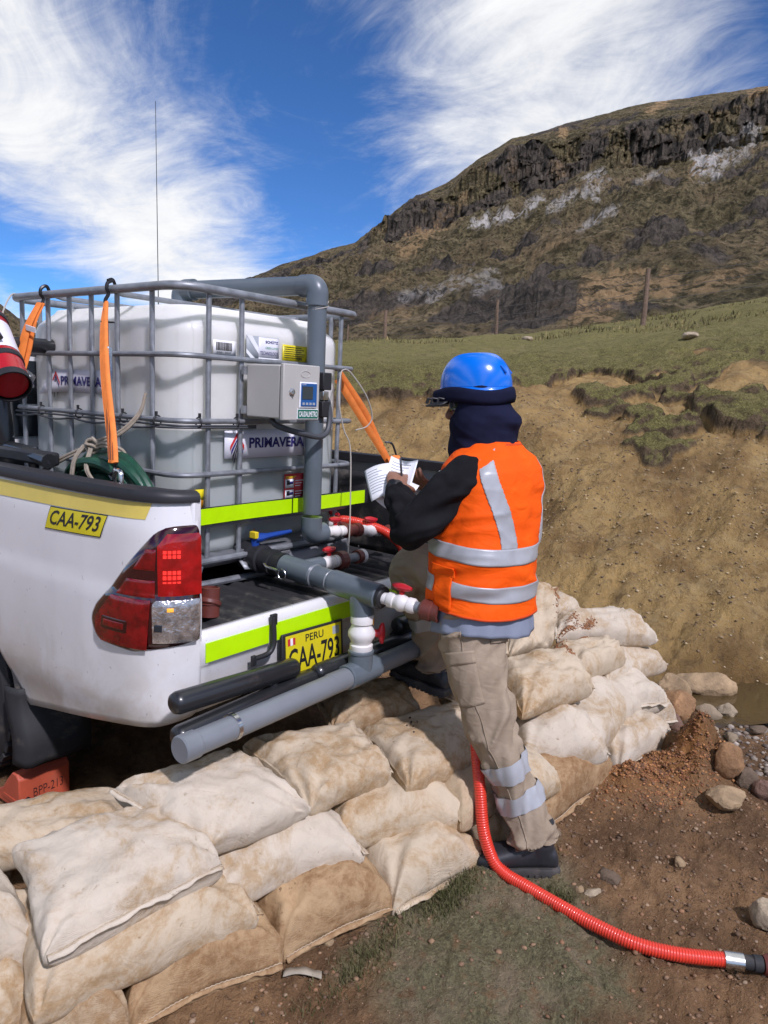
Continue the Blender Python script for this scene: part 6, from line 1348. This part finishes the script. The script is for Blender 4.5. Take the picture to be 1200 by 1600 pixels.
# --- sweater sleeves and body
wS = folds(.010, 8, 71, ((.55, .14, 1.0), (.92, .06, .6)))
mb = MB()
mb.rings(chain([JT['shL']+V(.06, .015, -.03), JT['shL']+V(-.005, .01, -.012), JT['shL']*.6+JT['elL']*.4+V(0, 0, .005), JT['elL']*.92+JT['shL']*.08, JT['elL']+V(.02, .03, -.005), JT['elL']*.5+JT['wrL']*.5, JT['wrL']-unit(JT['wrL']-JT['elL'])*.005], [.040, .074, .072, .067, .062, .056, .043], 110, up=V(0, 0, 1), wr=wS, seg=44))
mb.rings(chain([JT['shR']+V(-.09, .04, .0), JT['shR']+V(-.02, .05, -.02), JT['shR']*.5+JT['elR']*.5, JT['elR'], JT['elR']*.5+JT['wrR']*.5, JT['wrR']+unit(JT['elR']-JT['wrR'])*.005], [.055, .070, .070, .066, .060, .045], 100, up=V(0, 0, 1), wr=folds(.009, 8, 77, ((.55, .14, 1.0),)), seg=40))
mb.rings([torso_ring(c, a, b) for c, a, b in ((V(.11, -.94, .98), .17, .125), (V(.13, -.918, 1.2), .19, .13), (V(.16, -.91, 1.36), .19, .115), (V(.165, -.90, 1.45), .10, .075), (V(.165, -.885, 1.50), .072, .07))])
swt = mk('sweater', remesh(mb, .0062, 1), MT['sweater'], who, ang=0)
mb = MB(); dw = unit(JT['wrL']-JT['elL']); mb.lathe(JT['wrL']-dw*.002, JT['wrL']+dw*.024, [(0, .030), (.2, .0345), (.8, .0345), (1, .030)], 22); wt = mk('wrist_watch', mb, MT['rubber'], who); mb = MB(); c = JT['wrL']+dw*.011+unit(V(-.75, -.2, .55))*.034; mb.lathe(c, c+unit(V(-.75, -.2, .55))*.009, [(0, .017), (.8, .017), (1, .013)], 18); mk('watch_case', mb, MT['dark_steel'], wt)
# --- shirt hem below the vest
def shirt_w(t, th): return .030*fbm(np.cos(th)*2.2, np.sin(th)*2.2+t*1.2, oct=3, seed=91)+.018*np.sin(th*13+t*3)*(1-t)
mb = MB(); RG = [torso_ring(V(.098, -.952, .838)*(1-t)+V(.108, -.942, .98)*t+V(0, 0, .0), 0.206-.010*t, .164-.014*t, 72, wr=shirt_w, t=t) for t in np.linspace(0, 1, 14)]
for i, rg in enumerate(RG): rg[:, 2] += (.016*np.sin(np.arange(72)*2*math.pi/72*2+.6))*(1-i/13)
mb.rings(RG, cap=False); sh = mk('shirt', mb, MT['shirt'], who, ang=0); sol = sh.modifiers.new('t', 'SOLIDIFY'); sol.thickness = .004
# --- vest
def vest_w(t, th):
    k = sstep(.0, .25, t)*.3+.7*np.exp(-((t-.28)/.14)**2)+.25
    f_ = .040*fbm(np.cos(th)*1.5+5, np.sin(th)*1.5+t*2.4, oct=3, seed=81)
    f2 = .050*k*(1-2.2*np.abs(fbm(np.cos(th)*.8+2, np.sin(th)*.8+t*6.5+.35*np.cos(th+.5), oct=2, seed=82)))
    f3 = .016*np.exp(-((t-.24)/.10)**2)*np.sin(t*75+4*fbm(np.cos(th)*1.5, np.sin(th)*1.5, oct=2, seed=83))*np.clip(fbm(np.cos(th)*1.1+9, np.sin(th)*1.1+t*3, oct=2, seed=84)+.4, 0, 1)
    return f_+f2+f3
VS = [(0.0000, V(0.104, -0.944, 0.915), 0.212, 0.168), (0.0953, V(0.107, -0.942, 0.97), 0.21, 0.166), (0.2166, V(0.112, -0.938, 1.04), 0.206, 0.16), (0.3899, V(0.122, -0.928, 1.14), 0.211, 0.158), (0.5806, V(0.138, -0.92, 1.25), 0.221, 0.156), (0.7452, V(0.154, -0.918, 1.345), 0.229, 0.149), (0.8406, V(0.162, -0.915, 1.4), 0.219, 0.137), (0.9099, V(0.166, -0.91, 1.44), 0.182, 0.114), (0.9532, V(0.166, -0.903, 1.465), 0.132, 0.098), (1.0000, V(0.166, -0.895, 1.492), 0.1, 0.09)]
vt = np.array([v[0] for v in VS]); vc = np.array([v[1] for v in VS]); va_ = np.array([v[2] for v in VS]); vb_ = np.array([v[3] for v in VS])
def vest_ring(t, off=0.0, n=112):
    c = V(*[np.interp(t, vt, vc[:, k]) for k in range(3)]); a = np.interp(t, vt, va_)+off; b = np.interp(t, vt, vb_)+off
    rg = torso_ring(c, a, b, n, e=2.5, wr=vest_w, t=t); th = np.arange(n)*2*math.pi/n
    rg[:, 2] += .014*np.sin(th-.4)*(1-t)+.05*(np.maximum(0, -np.sin(th)))**2*sstep(.9, 1.0, t)*.0
    # shoulders slope from the collar
    return rg
mb = MB(); TT = np.linspace(0, 1, 110); mb.rings([vest_ring(t) for t in TT], cap=False); vst = mk('safety_vest', mb, MT['vest'], who, ang=0); sol = vst.modifiers.new('t', 'SOLIDIFY'); sol.thickness = .005; sol.offset = 1
def vband(t0, t1, j0=None, j1=None, name='reflective_band', mat='reflect', off=.0075, n=112, steps=10):
    RG = np.array([vest_ring(t, off, n) for t in np.linspace(t0, t1, steps)]); mb = MB()
    if j0 is None: mb.grid(RG, closed_v=True)
    else: mb.grid(RG[:, np.arange(j0, j1) % n])
    o = mk(name, mb, MT[mat], vst, ang=0); s_ = o.modifiers.new('t', 'SOLIDIFY'); s_.thickness = .002; return o
vband(.100, .195); vband(.318, .413)
# the two shoulder tapes: columns round the back left and back right
def vcol(thc, half, t0, t1, slant):
    n = 360; j = int(thc/360*n); RG = []
    for t in np.linspace(t0, t1, 60):
        sh_ = int(slant*sstep(.38, 1.0, t)); RG.append(vest_ring(t, .0072, n)[np.arange(j-half+sh_, j+half+1+sh_) % n])
    mb = MB(); mb.grid(np.array(RG)); o = mk('reflective_band', mb, MT['reflect'], vst, ang=0); s_ = o.modifiers.new('t', 'SOLIDIFY'); s_.thickness = .002
vcol(243, 9, .410, .972, -30); vcol(304, 9, .410, .972, 20)
for t in (.004, .99): vband(t-.004, t+.008, name='binding', mat='trim', off=.006, steps=3)
# side pocket on the left hip of the vest
vband(.02, .23, 49, 58, 'vest_pocket', 'vest', .009); vband(.215, .275, 48, 59, 'pocket_flap', 'vest', .0115)
# --- navy hood under the helmet, open at the face
def hood():
    mb = MB(); n = 60; RG = []
    hf = unit(HF*V(1, 1, 0)); hr = unit(np.cross(hf, V(0, 0, 1)))
    Zk = [1.445, 1.475, 1.505, 1.535, 1.56, 1.585, 1.61, 1.64, 1.675, 1.705]
    back = [.118, .128, .124, .130, .146, .142, .122, .112, .120, .112]; side_ = [.108, .120, .116, .114, .116, .114, .108, .102, .106, .098]; front = [.118, .124, .118, .112, .108, .104, .100, .098, .10, .10]; spn_ = [3.13, 3.13, 3.13, 3.05, 2.75, 2.45, 2.25, 2.1, 2.05, 2.05]
    for z in np.linspace(1.705, 1.447, 46):
        fb, r_, ff, span = [np.interp(z, Zk, q) for q in (back, side_, front, spn_)]
        c = V(np.interp(z, [1.44, 1.63, 1.72], [.160, .156, .158]), np.interp(z, [1.44, 1.63, 1.72], [-.878, -.842, -.838]), z); row = []
        for a in np.linspace(-span, span, n):
            f_ = fb if math.cos(a) > 0 else ff
            w = 1+.03*vnoise(np.array([a*1.5+z*9]), np.array([z*22]), seed=95)[0]+.05*(1-2*abs(vnoise(np.array([a*.7+5]), np.array([z*26+a*1.6]), seed=96)[0]))*sstep(1.63, 1.56, z)
            row.append(c-hf*(f_*math.cos(a)*w)+hr*r_*math.sin(a)*w-V(0, 0, .035*max(0, -math.cos(a))*sstep(1.56, 1.46, z)))
        RG.append(row)
    mb.grid(RG); o = mk('hood', mb, MT['navy_cloth'], who, ang=0); s_ = o.modifiers.new('t', 'SOLIDIFY'); s_.thickness = .006; s_.offset = -1
    sb = o.modifiers.new('s', 'SUBSURF'); sb.levels = 1; sb.render_levels = 1
hood()
# --- helmet
def helmet():
    c0 = head_pt(-.006, 0, .048); n = 64; th = np.arange(n)*2*math.pi/n
    hf = unit(HF+HU*.20); hr = HR; hu = np.cross(hr, hf)
    def pt(f_, r_, u_): return c0+hf*f_+hr*r_+hu*u_
    RG = []
    for q in np.linspace(0, 1, 34):
        u_ = .122*math.sin(q*math.pi/2)**.92; k = math.cos(q*math.pi/2)**.62 if q < 1 else .002; k = max(k, .002)
        row = []
        for t in th:
            fx, rx = math.sin(t)*.130*k, math.cos(t)*.108*k
            ridge = sum(.0055*math.exp(-((rx-x0)/.010)**2) for x0 in (-.042, 0, .042))*sstep(.25, .6, q)*sstep(.125, .06, abs(fx))
            row.append(pt(fx, rx, u_+ridge))
        RG.append(row)
    mb = MB(); mb.rings(RG, cap=False); hl = mk('helmet', mb, MT['helmet'], who, ang=0); s_ = hl.modifiers.new('t', 'SOLIDIFY'); s_.thickness = .003
    # rim with a peak at the front
    RG = []
    for k_, dz in ((1.0, .004), (1.045, -.004), (1.06, -.008), (1.055, -.012), (1.0, -.008)):
        RG.append([pt(math.sin(t)*.130*k_+(max(0, math.sin(t))**3)*(.006 if k_ > 1.0 else 0), math.cos(t)*.108*k_, dz-(max(0, math.sin(t))**3)*(.010 if k_ > 1 else 0)) for t in th])
    mb = MB(); mb.grid(np.array(RG), closed_v=True); mk('helmet_rim', mb, MT['helmet'], hl, ang=0)
    # cloth band round the rim and the clear edge of the peak
    RG = []
    for k_, dz in ((1.01, .000), (1.06, -.002), (1.09, -.014), (1.095, -.036), (1.06, -.052), (1.0, -.052)):
        RG.append([pt(math.sin(t)*.130*k_*(1+.012*math.sin(5*t+dz*90))+(max(0, math.sin(t))**4)*.016, math.cos(t)*.108*k_, dz+.006*math.sin(3*t)) for t in th])
    mb = MB(); mb.grid(np.array(RG), closed_v=True); mk('sun_cape_band', mb, MT['navy_cloth'], hl, ang=0)
    mb = MB(); G = [[pt(math.cos(a)*(.140+.045*w), math.sin(a)*(.110+.025*w), -.040-.016*w) for w in (0, .5, 1)] for a in np.linspace(-1.0, 1.0, 24)]; mb.grid(G); pk = mk('peak', mb, MT['black_plastic'], hl, ang=0); s_ = pk.modifiers.new('t', 'SOLIDIFY'); s_.thickness = .006
    mb = MB()
    for a in np.linspace(-.9, .9, 9): mb.tube([pt(math.cos(a)*.150, math.sin(a)*.117, -.036), pt(math.cos(a)*.176, math.sin(a)*.130, -.032), pt(math.cos(a)*.182, math.sin(a)*.134, -.050)], .004, 6)
    mk('peak_lacing', mb, MT['black_plastic'], hl)
    # air vents at the back and a front badge boss
    for s_ in (-1, 1): mb = MB(); mb.tube([pt(-.118, s_*.045, .052), pt(-.098, s_*.050, .078)], .0045, 8); mk('vent_slot', mb, MT['helmet'], hl)
helmet()
# --- things he holds
doc = empty('paper_sheets', (.05, -.56, 1.30), 'printed white sheets held by the worker', 'paper')
def sheet(c, xd, yd_, w, h_, curl, name='sheet'):
    xd = unit(xd); yd_ = unit(yd_-xd*(yd_@xd)); n_ = np.cross(xd, yd_); mb = MB(); P = lambda u, v: c+xd*u*w+yd_*v*h_+n_*curl*((u*1.6)**2+.25*(v)**2)
    mb.grid([[P(u, v) for v in np.linspace(-.5, .5, 8)] for u in np.linspace(-.5, .5, 12)]); o = mk(name, mb, MT['print_white'], doc, ang=0); s_ = o.modifiers.new('t', 'SOLIDIFY'); s_.thickness = .0006; s_.offset = 0
    for sg in (1, -1):
        for k in range(9):
            v = .36-k*.085; u1 = -.38+random.Random(k+int(w*1000)).random()*.35+.35; mb = MB(); mb.grid([[P(u, v+dv)+n_*.0012*sg for dv in (0, .022)] for u in np.linspace(-.40, u1, 8)]); mk('print_line', mb, MT['grey_print'], o, ang=0)
    return o
TC = unit(CAM-V(.03, -.57, 1.33)); RX = unit(np.cross(V(0, 0, 1), TC)); UX = np.cross(TC, RX)
sheet(V(.055, -.585, 1.335), unit(RX*1.0-UX*.10+TC*.2), unit(UX*.95+RX*.08-TC*.75), .105, .16, .03)
sheet(V(.030, -.590, 1.275), unit(RX*.85-UX*.50+TC*.1), unit(UX*.80+RX*.45-TC*.5), .105, .15, .02)
sheet(V(-.020, -.545, 1.325), unit(RX*.9+UX*.35+TC*.1), unit(UX*.7-RX*.5-TC*.6), .10, .14, -.02)
pen = empty('pen', (.0, -.62, 1.37), 'grey pen upright in the worker\'s left hand', 'pen')
mb = MB(); q0, q1 = V(.020, -.618, 1.335), V(.012, -.612, 1.412); mb.lathe(q0, q1, [(0, .001), (.1, .004), (.9, .004), (1, .003)], 10); mk('barrel', mb, MT['cable'], pen)
mb = MB(); mb.tube([q1+V(-.004, 0, 0), q1*.7+q0*.3+V(-.006, -.002, 0)], .0012, 5); mk('clip', mb, MT['steel'], pen)
rad_ = empty('two_way_radio', (.17, -.72, 1.3), 'black two-way radio on the worker\'s chest, stub antenna showing', 'radio')
mb = MB(); mb.box((.155, -.752, 1.305), (.055, .035, .11)); mk('case', mb, MT['black_plastic'], rad_, bevel=.006)
mb = MB(); mb.lathe((.152, -.757, 1.352), (.150, -.739, 1.481), [(0, .009), (.25, .008), (.3, .0075), (1, .0055)], 12); an_ = mk('antenna', mb, MT['black_plastic'], rad_)
mb = MB(); mb.lathe((.1513, -.7505, 1.400), (.151, -.7485, 1.414), [(0, .0087), (1, .0087)], 12); mk('antenna_ring', mb, MT['print_white'], an_)
# ------------------------------------------------------------------ stones
def stone(x, y, sx, sy, sz, rz, mat, label, seed, sink=.25, tilt=(0, 0), sharp=.0, z=None):
    bm = bmesh.new(); bmesh.ops.create_icosphere(bm, subdivisions=4, radius=1.0); v = np.array([p.co[:] for p in bm.verts]); f = [tuple(q.index for q in p.verts) for p in bm.faces]; bm.free()
    rs = np.random.default_rng(seed)
    for k in range(11):                                            # chip flat faces off the ball
        n_ = unit(rs.normal(size=3)); d = .62+.30*rs.random(); h = v@n_; v = v-np.where(h > d, (h-d)*(.80+sharp*.2), 0)[:, None]*n_
    v = v*(1+.07*fbm(v[:, 0]*2+seed, v[:, 1]*2, v[:, 2]*2, oct=3, seed=seed)+.025*fbm(v[:, 0]*8, v[:, 1]*8+seed, v[:, 2]*8, oct=3, seed=seed+3))[:, None]
    v = v*V(sx, sy, sz)/2; M_ = np.array(Matrix.Rotation(rz, 3, 'Z') @ Matrix.Rotation(tilt[0], 3, 'X') @ Matrix.Rotation(tilt[1], 3, 'Y')); v = v@M_.T
    z0 = (ground_z(x, y) if z is None else z)-v[:, 2].min()-sink*sz; org = V(x, y, z0+v[:, 2].min())
    return mk('stone', (v+V(x, y, z0), f), MT['stone_'+mat], None, ang=28, origin=org, label=label, cat='stone', group='loose stones by the stream and wall')
ST = [
 (2.02, -1.18, .26, .22, .23, .5, 'orange', 'tan boulder wedged at the end of the sandbag wall by the water', .08, (.2, .3)),
 (2.20, -1.10, .30, .12, .17, -.7, 'tan', 'long tan stone leaning on the bank above the boulder', .05, (.0, .6)),
 (2.075, -1.335, .07, .17, .15, .4, 'grey', 'narrow grey slab upright beside the tan boulder at the water', .2, (.3, .2)),
 (1.86, -1.13, .16, .14, .16, .2, 'red', 'dark reddish stone right behind the white sandbags', .1, (0, 0)),
 (1.765, -1.235, .13, .11, .11, 1.0, 'red', 'smooth reddish brown stone at the lowest white sandbag', .15, (0, 0)),
 (1.92, -1.29, .17, .11, .10, .8, 'tan', 'squarish wet tan stone below the boulder at the stream edge', .3, (0, 0)),
 (1.715, -1.395, .18, .12, .11, -.5, 'pale', 'pale striped stone on the near shore of the stream', .25, (.1, 0)),
 (2.21, -1.395, .13, .11, .10, .3, 'pale', 'pale stone standing in the shallow water', .1, (0, .3)),
 (1.84, -1.50, .10, .07, .05, .3, 'grey', 'small flat grey stone on the shore left of the thin slab', .2, (0, 0)),
 (2.07, -1.58, .16, .08, .04, -.3, 'dark', 'thin dark slab on the shingle by the stream', .2, (0, .1)),
 (1.88, -1.40, .09, .06, .05, .9, 'pale', 'small angular pale stone between the striped stone and the water', .2, (0, 0)),
 (2.46, -1.57, .11, .07, .06, .1, 'tan', 'tan stone at the far shallow of the stream, right edge', .2, (0, 0)),
 (.965, -1.665, .195, .135, .085, -.62, 'tan', 'smooth flat oval stone lying on the soil below the earth mound', .12, (0, 0)),
 (1.165, -1.615, .10, .13, .17, .2, 'orange', 'orange-brown rounded boulder set in the earth mound', .2, (.2, 0)),
 (1.18, -1.695, .06, .10, .10, .4, 'dark', 'small dark grey stone between the mound and the brown block', .2, (.3, .4)),
 (1.175, -1.765, .10, .10, .09, .7, 'red', 'blocky reddish brown stone right of the mound', .2, (0, 0)),
 (.325, -1.945, .15, .13, .11, .4, 'pale', 'whitish rough stone cut by the right edge of the picture', .2, (0, 0)),
 (.09, -1.445, .075, .04, .024, -.5, 'pale', 'flat pale chip on the soil behind the standing boot', .2, (0, 0)),
 (.07, -1.405, .045, .03, .02, .4, 'tan', 'small tan chip in front of the pale chip near the boot', .2, (0, 0)),
 (.217, -1.455, .10, .08, .04, .9, 'dark', 'muddy brown clod stone right of the standing boot', .40, (0, 0)),
 (.433, -1.628, .06, .045, .03, .3, 'tan', 'brown stone alone in the middle of the bare soil', .3, (0, 0)),
 (-.642, -.905, .045, .035, .03, .3, 'tan', 'small tan stone at the foot of the brown sandbags', .2, (0, 0)),
 (2.47, -1.20, .42, .20, .18, -.95, 'tan', 'broad ochre rock ledge overhanging the stream under the bank', .45, (.25, .1)),
]
for i, (x, y, sx, sy, sz, rz, m_, lab, sink, tl) in enumerate(ST): stone(x, y, sx, sy, sz, rz, m_, lab, 300+i, sink, tl)
# pale stones far up on the turf
for i, (x, y, s_, lab) in enumerate(((12.6, 1.9, .30, 'pale stone on the turf slope at the far right'), (17.0, 7.5, .28, 'grey-white stone on the turf left of the tall post'), (22.0, 16.3, .32, 'white stone at the crest beside the left fence posts'))): stone(x, y, s_*1.5, s_, s_*.6, i, 'pale', lab, 340+i)
# gravel: nobody could count it
def gravel(name, n, sampler, smin, smax, cols, seed, label):
    rs = np.random.default_rng(seed); bm = bmesh.new(); bmesh.ops.create_icosphere(bm, subdivisions=1, radius=1.0); bv = np.array([p.co[:] for p in bm.verts]); bf = np.array([[q.index for q in p.verts] for p in bm.faces]); bm.free()
    xy = sampler(rs, n); h = land(xy[:, 0], xy[:, 1])[0]; n = len(xy)
    s_ = smin*(smax/smin)**(rs.random(n)**2.2); ang = rs.random(n)*6.28; sq = .6+.4*rs.random((n, 3)); sq[:, 2] *= .62
    jit = 1+.28*(rs.random((n, len(bv), 1))-.5)
    v = bv[None]*jit*sq[:, None]*s_[:, None, None]; ca, sa = np.cos(ang)[:, None], np.sin(ang)[:, None]
    v = np.stack([v[..., 0]*ca-v[..., 1]*sa, v[..., 0]*sa+v[..., 1]*ca, v[..., 2]], -1)+np.stack([xy[:, 0], xy[:, 1], h+s_*.12], -1)[:, None]
    f = (bf[None]+(np.arange(n)*len(bv))[:, None, None]).reshape(-1, 3); v = v.reshape(-1, 3)
    me = bpy.data.meshes.new(name); me.vertices.add(len(v)); me.vertices.foreach_set('co', v.ravel()); me.loops.add(f.size); me.loops.foreach_set('vertex_index', f.ravel().astype(np.int32))
    me.polygons.add(len(f)); me.polygons.foreach_set('loop_start', np.arange(0, f.size, 3, dtype=np.int32)); me.polygons.foreach_set('loop_total', np.full(len(f), 3, np.int32)); me.update(calc_edges=True)
    ca_ = np.array(cols)[rs.integers(0, len(cols), n)]*(.7+.6*rs.random((n, 1))); at = me.color_attributes.new('tone', 'FLOAT_COLOR', 'POINT'); at.data.foreach_set('color', np.c_[np.repeat(ca_, len(bv), 0), np.ones(len(v))].ravel().astype(np.float32))
    nt = NT(name+'_stone'); a = nt.attr('tone'); nt.set(Base_Color=nt.mix(nt.ramp(nt.noise(60, 4), .35, .65, 0, .4), a.outputs['Color'], (.06, .045, .03)), Roughness=.85); o = bpy.data.objects.new(name, me); col.objects.link(o); me.materials.append(nt.m); tag(o, label, name, kind='stuff')
def samp_fg(rs, n):
    p = np.c_[rs.uniform(-1.2, 1.6, n*3), rs.uniform(-2.3, -.8, n*3)]; _, _, moss, orange, wet, hill = land(p[:, 0], p[:, 1]); line = -.76-.21*(p[:, 0]+1.19)
    return p[(p[:, 1] < line) & (rs.random(n*3) > .75*moss)][:n]
gravel('gravel', 10000, samp_fg, .0013, .0125, [(.22, .13, .070), (.27, .165, .09), (.13, .076, .040), (.26, .135, .066), (.33, .23, .14), (.17, .098, .053), (.21, .125, .066)], 5, 'fine gravel strewn over the brown foreground soil')
def samp_st(rs, n):
    p = np.c_[rs.uniform(1.5, 4.2, n*4), rs.uniform(-3.0, -1.1, n*4)]; d = seg_dist(p[:, 0], p[:, 1], STREAM); return p[(d > .14) & (d < .85) & (p[:, 1] < -1.18-.45*(p[:, 0]-1.7))][:n]
gravel('shingle', 4200, samp_st, .004, .030, [(.20, .16, .12), (.30, .25, .19), (.13, .10, .075), (.36, .31, .25), (.16, .11, .08)], 6, 'wet shingle along the near shore of the stream')
def samp_or(rs, n):
    q = rs.normal(size=(n*2, 2))*.5; p = np.c_[1.02+q[:, 0]*.40*.82+q[:, 1]*.20*.57, -1.36-q[:, 0]*.40*.57+q[:, 1]*.20*.82]; return p[:n]
gravel('orange_spoil', 9000, samp_or, .0018, .011, [(.34, .145, .045), (.25, .095, .032), (.42, .20, .07), (.18, .075, .03)], 7, 'orange crumbly spoil heap below the right end of the sandbags')
def samp_bank(rs, n):
    p = np.c_[rs.uniform(2.6, 6.5, n*3), rs.uniform(-2.5, 3.0, n*3)]; _, t, _, _, w, hl = land(p[:, 0], p[:, 1]); return p[(t < .2) & (hl > .5)][:n]
gravel('bank_pebbles', 9000, samp_bank, .003, .022, [(.36, .255, .13), (.24, .165, .085), (.44, .34, .19), (.17, .115, .06)], 8, 'small pebbles and crumbs scattered over the ochre bank')
# soil and straw spilled on the bags
def spill(name, pts, n, smin, smax, cols, seed, label):
    rs = np.random.default_rng(seed); dg = bpy.context.evaluated_depsgraph_get(); dg.update(); out = []
    for _ in range(n):
        a, b, w = pts[rs.integers(len(pts))]; t = rs.random(); p = np.array(a)*(1-t)+np.array(b)*t+rs.normal(size=2)*w
        ok, loc, nrm, _, ob, _ = scene.ray_cast(dg, Vector((p[0], p[1], 1.4)), Vector((0, 0, -1)))
        if ok and ob.name.startswith(('sandbag', 'seam', 'ground')) and nrm.z > .3: out.append(loc[:])
    if not out: return None
    P = np.array(out); bm = bmesh.new(); bmesh.ops.create_icosphere(bm, subdivisions=1, radius=1.0); bv = np.array([p.co[:] for p in bm.verts]); bf = [tuple(q.index for q in p.verts) for p in bm.faces]; bm.free(); mb = MB()
    for p in P: mb.add(p+bv*(smin*(smax/smin)**(rs.random()**2))*(.6+.5*rs.random(3))*(1+.2*(rs.random((len(bv), 1))-.5)), bf)
    o = mk(name, mb, M(name+'_earth', cols, .9, 0, .35, 60, .5, 200, .002), None, smooth=False, label=label, cat='soil', kind='stuff'); return o
spill('spilled_soil', [((1.19, -.77), (1.05, -.86), .016), ((1.05, -.86), (.89, -.96), .020), ((1.19, -.77), (1.36, -.80), .014), ((1.30, -.86), (1.42, -.86), .012), ((.90, -1.31), (.96, -1.28), .018)], 5200, .0012, .0065, (.25, .115, .047), 9, 'red-brown soil spilled over the upper right sandbags')
spill('soil_crumbs', [((-.05, -.78), (.14, -.85), .05), ((-.2, -.7), (.1, -.72), .03)], 60, .003, .008, (.04, .025, .015), 10, 'dark crumbs of mud round the raised boot')
# grass blades: on the turf near its edge and in the foreground
def blades(name, xy, hgt, wid, cols, seed, label, lean=.5):
    rs = np.random.default_rng(seed); n = len(xy); z = land(xy[:, 0], xy[:, 1])[0]; a = rs.random(n)*6.28; h = hgt[0]+(hgt[1]-hgt[0])*rs.random(n); w = wid*(.6+.8*rs.random(n)); ln = lean*h*(.2+rs.random(n)); la = rs.random(n)*6.28
    b = np.stack([xy[:, 0], xy[:, 1], z-.003], -1); s_ = np.stack([np.cos(a)*w, np.sin(a)*w, 0*a], -1); m_ = b+np.stack([np.cos(la)*ln*.35, np.sin(la)*ln*.35, h*.6], -1); t = b+np.stack([np.cos(la)*ln, np.sin(la)*ln, h], -1)
    v = np.stack([b-s_, b+s_, m_+s_*.6, m_-s_*.6, t], 1).reshape(-1, 3); i = np.arange(n)*5; f = [(k, k+1, k+2, k+3) for k in i]+[(k+3, k+2, k+4) for k in i]
    me = bpy.data.meshes.new(name); me.from_pydata(v.tolist(), [], f); ca = np.array(cols)[rs.integers(0, len(cols), n)]*(.7+.6*rs.random((n, 1))); at = me.color_attributes.new('tone', 'FLOAT_COLOR', 'POINT'); at.data.foreach_set('color', np.c_[np.repeat(ca, 5, 0), np.ones(n*5)].ravel().astype(np.float32))
    nt = NT(name+'_blade'); nt.set(Base_Color=nt.attr('tone').outputs['Color'], Roughness=.7, Specular_IOR_Level=.2); o = bpy.data.objects.new(name, me); col.objects.link(o); me.materials.append(nt.m); tag(o, label, 'grass', kind='stuff')
rs = np.random.default_rng(12)
p = np.c_[rs.uniform(4.2, 12, 260000), rs.uniform(-3.2, 6.0, 260000)]; rr = np.hypot(p[:, 0]-CAM[0], p[:, 1]-CAM[1]); keep = rs.random(len(p)) < np.clip(9.0/rr, 0, 1)**2.2; p = p[keep]; t = land(p[:, 0], p[:, 1])[1]; p = p[t > .75][:90000]
blades('turf_grass', p, (.006, .020), .0028, [(.12, .11, .036), (.17, .15, .055), (.21, .175, .07), (.08, .08, .026)], 13, 'short cushion grass growing on the turf above the bank', .9)
q = np.c_[rs.uniform(-1.1, .3, 60000), rs.uniform(-2.0, -.75, 60000)]; mo = land(q[:, 0], q[:, 1])[2]; q = q[(rs.random(len(q)) < mo*.9) & (q[:, 1] < -.79-.21*(q[:, 0]+1.19))][:22000]
blades('foreground_grass', q, (.002, .008), .0010, [(.14, .13, .06), (.20, .18, .09), (.24, .20, .115)], 14, 'thin mossy grass on the soil in front of the sandbags', 1.2)
q = np.vstack([np.c_[rs.normal(-.24, .07, 1500), rs.normal(-1.09, .03, 1500)], np.c_[rs.normal(-.02, .03, 500), rs.normal(-1.36, .03, 500)], np.c_[rs.normal(-.60, .14, 900), rs.normal(-1.03, .03, 900)]]); blades('grass_tufts', q, (.010, .034), .0014, [(.075, .080, .028), (.11, .108, .042), (.15, .13, .065)], 15, 'green grass tufts at the foot of the sandbags', .8)
# dry tussock grass along the crest
q = np.c_[rs.uniform(14, 26, 9000), rs.uniform(-3, 18, 9000)]; q = q[vnoise(q[:, 0]*.7, q[:, 1]*.7, seed=77) > .25]; blades('crest_tussock', q[:4000], (.04, .14), .02, [(.24, .19, .08), (.17, .14, .06), (.11, .10, .04)], 16, 'pale dry tussock grass along the crest by the fence', .6)
# straw strip on the ground, bundle of dry stalks between the left bags
def strip():
    mb = MB(); p = smooth_path([V(-.83, -.90, .012), V(-.80, -.925, .016), V(-.775, -.955, .010), V(-.762, -.985, .008)], 16); mb.grid([[c+V(.010, .008, .002*math.sin(i)), c-V(.010, .008, 0)] for i, c in enumerate(p)]); o = mk('dry_stalk', mb, MT['dry'], None, origin=(-.8, -.93, 0), label='flat dry plant strip lying on the soil before the brown sandbags', cat='plant litter'); s_ = o.modifiers.new('t', 'SOLIDIFY'); s_.thickness = .003
strip()
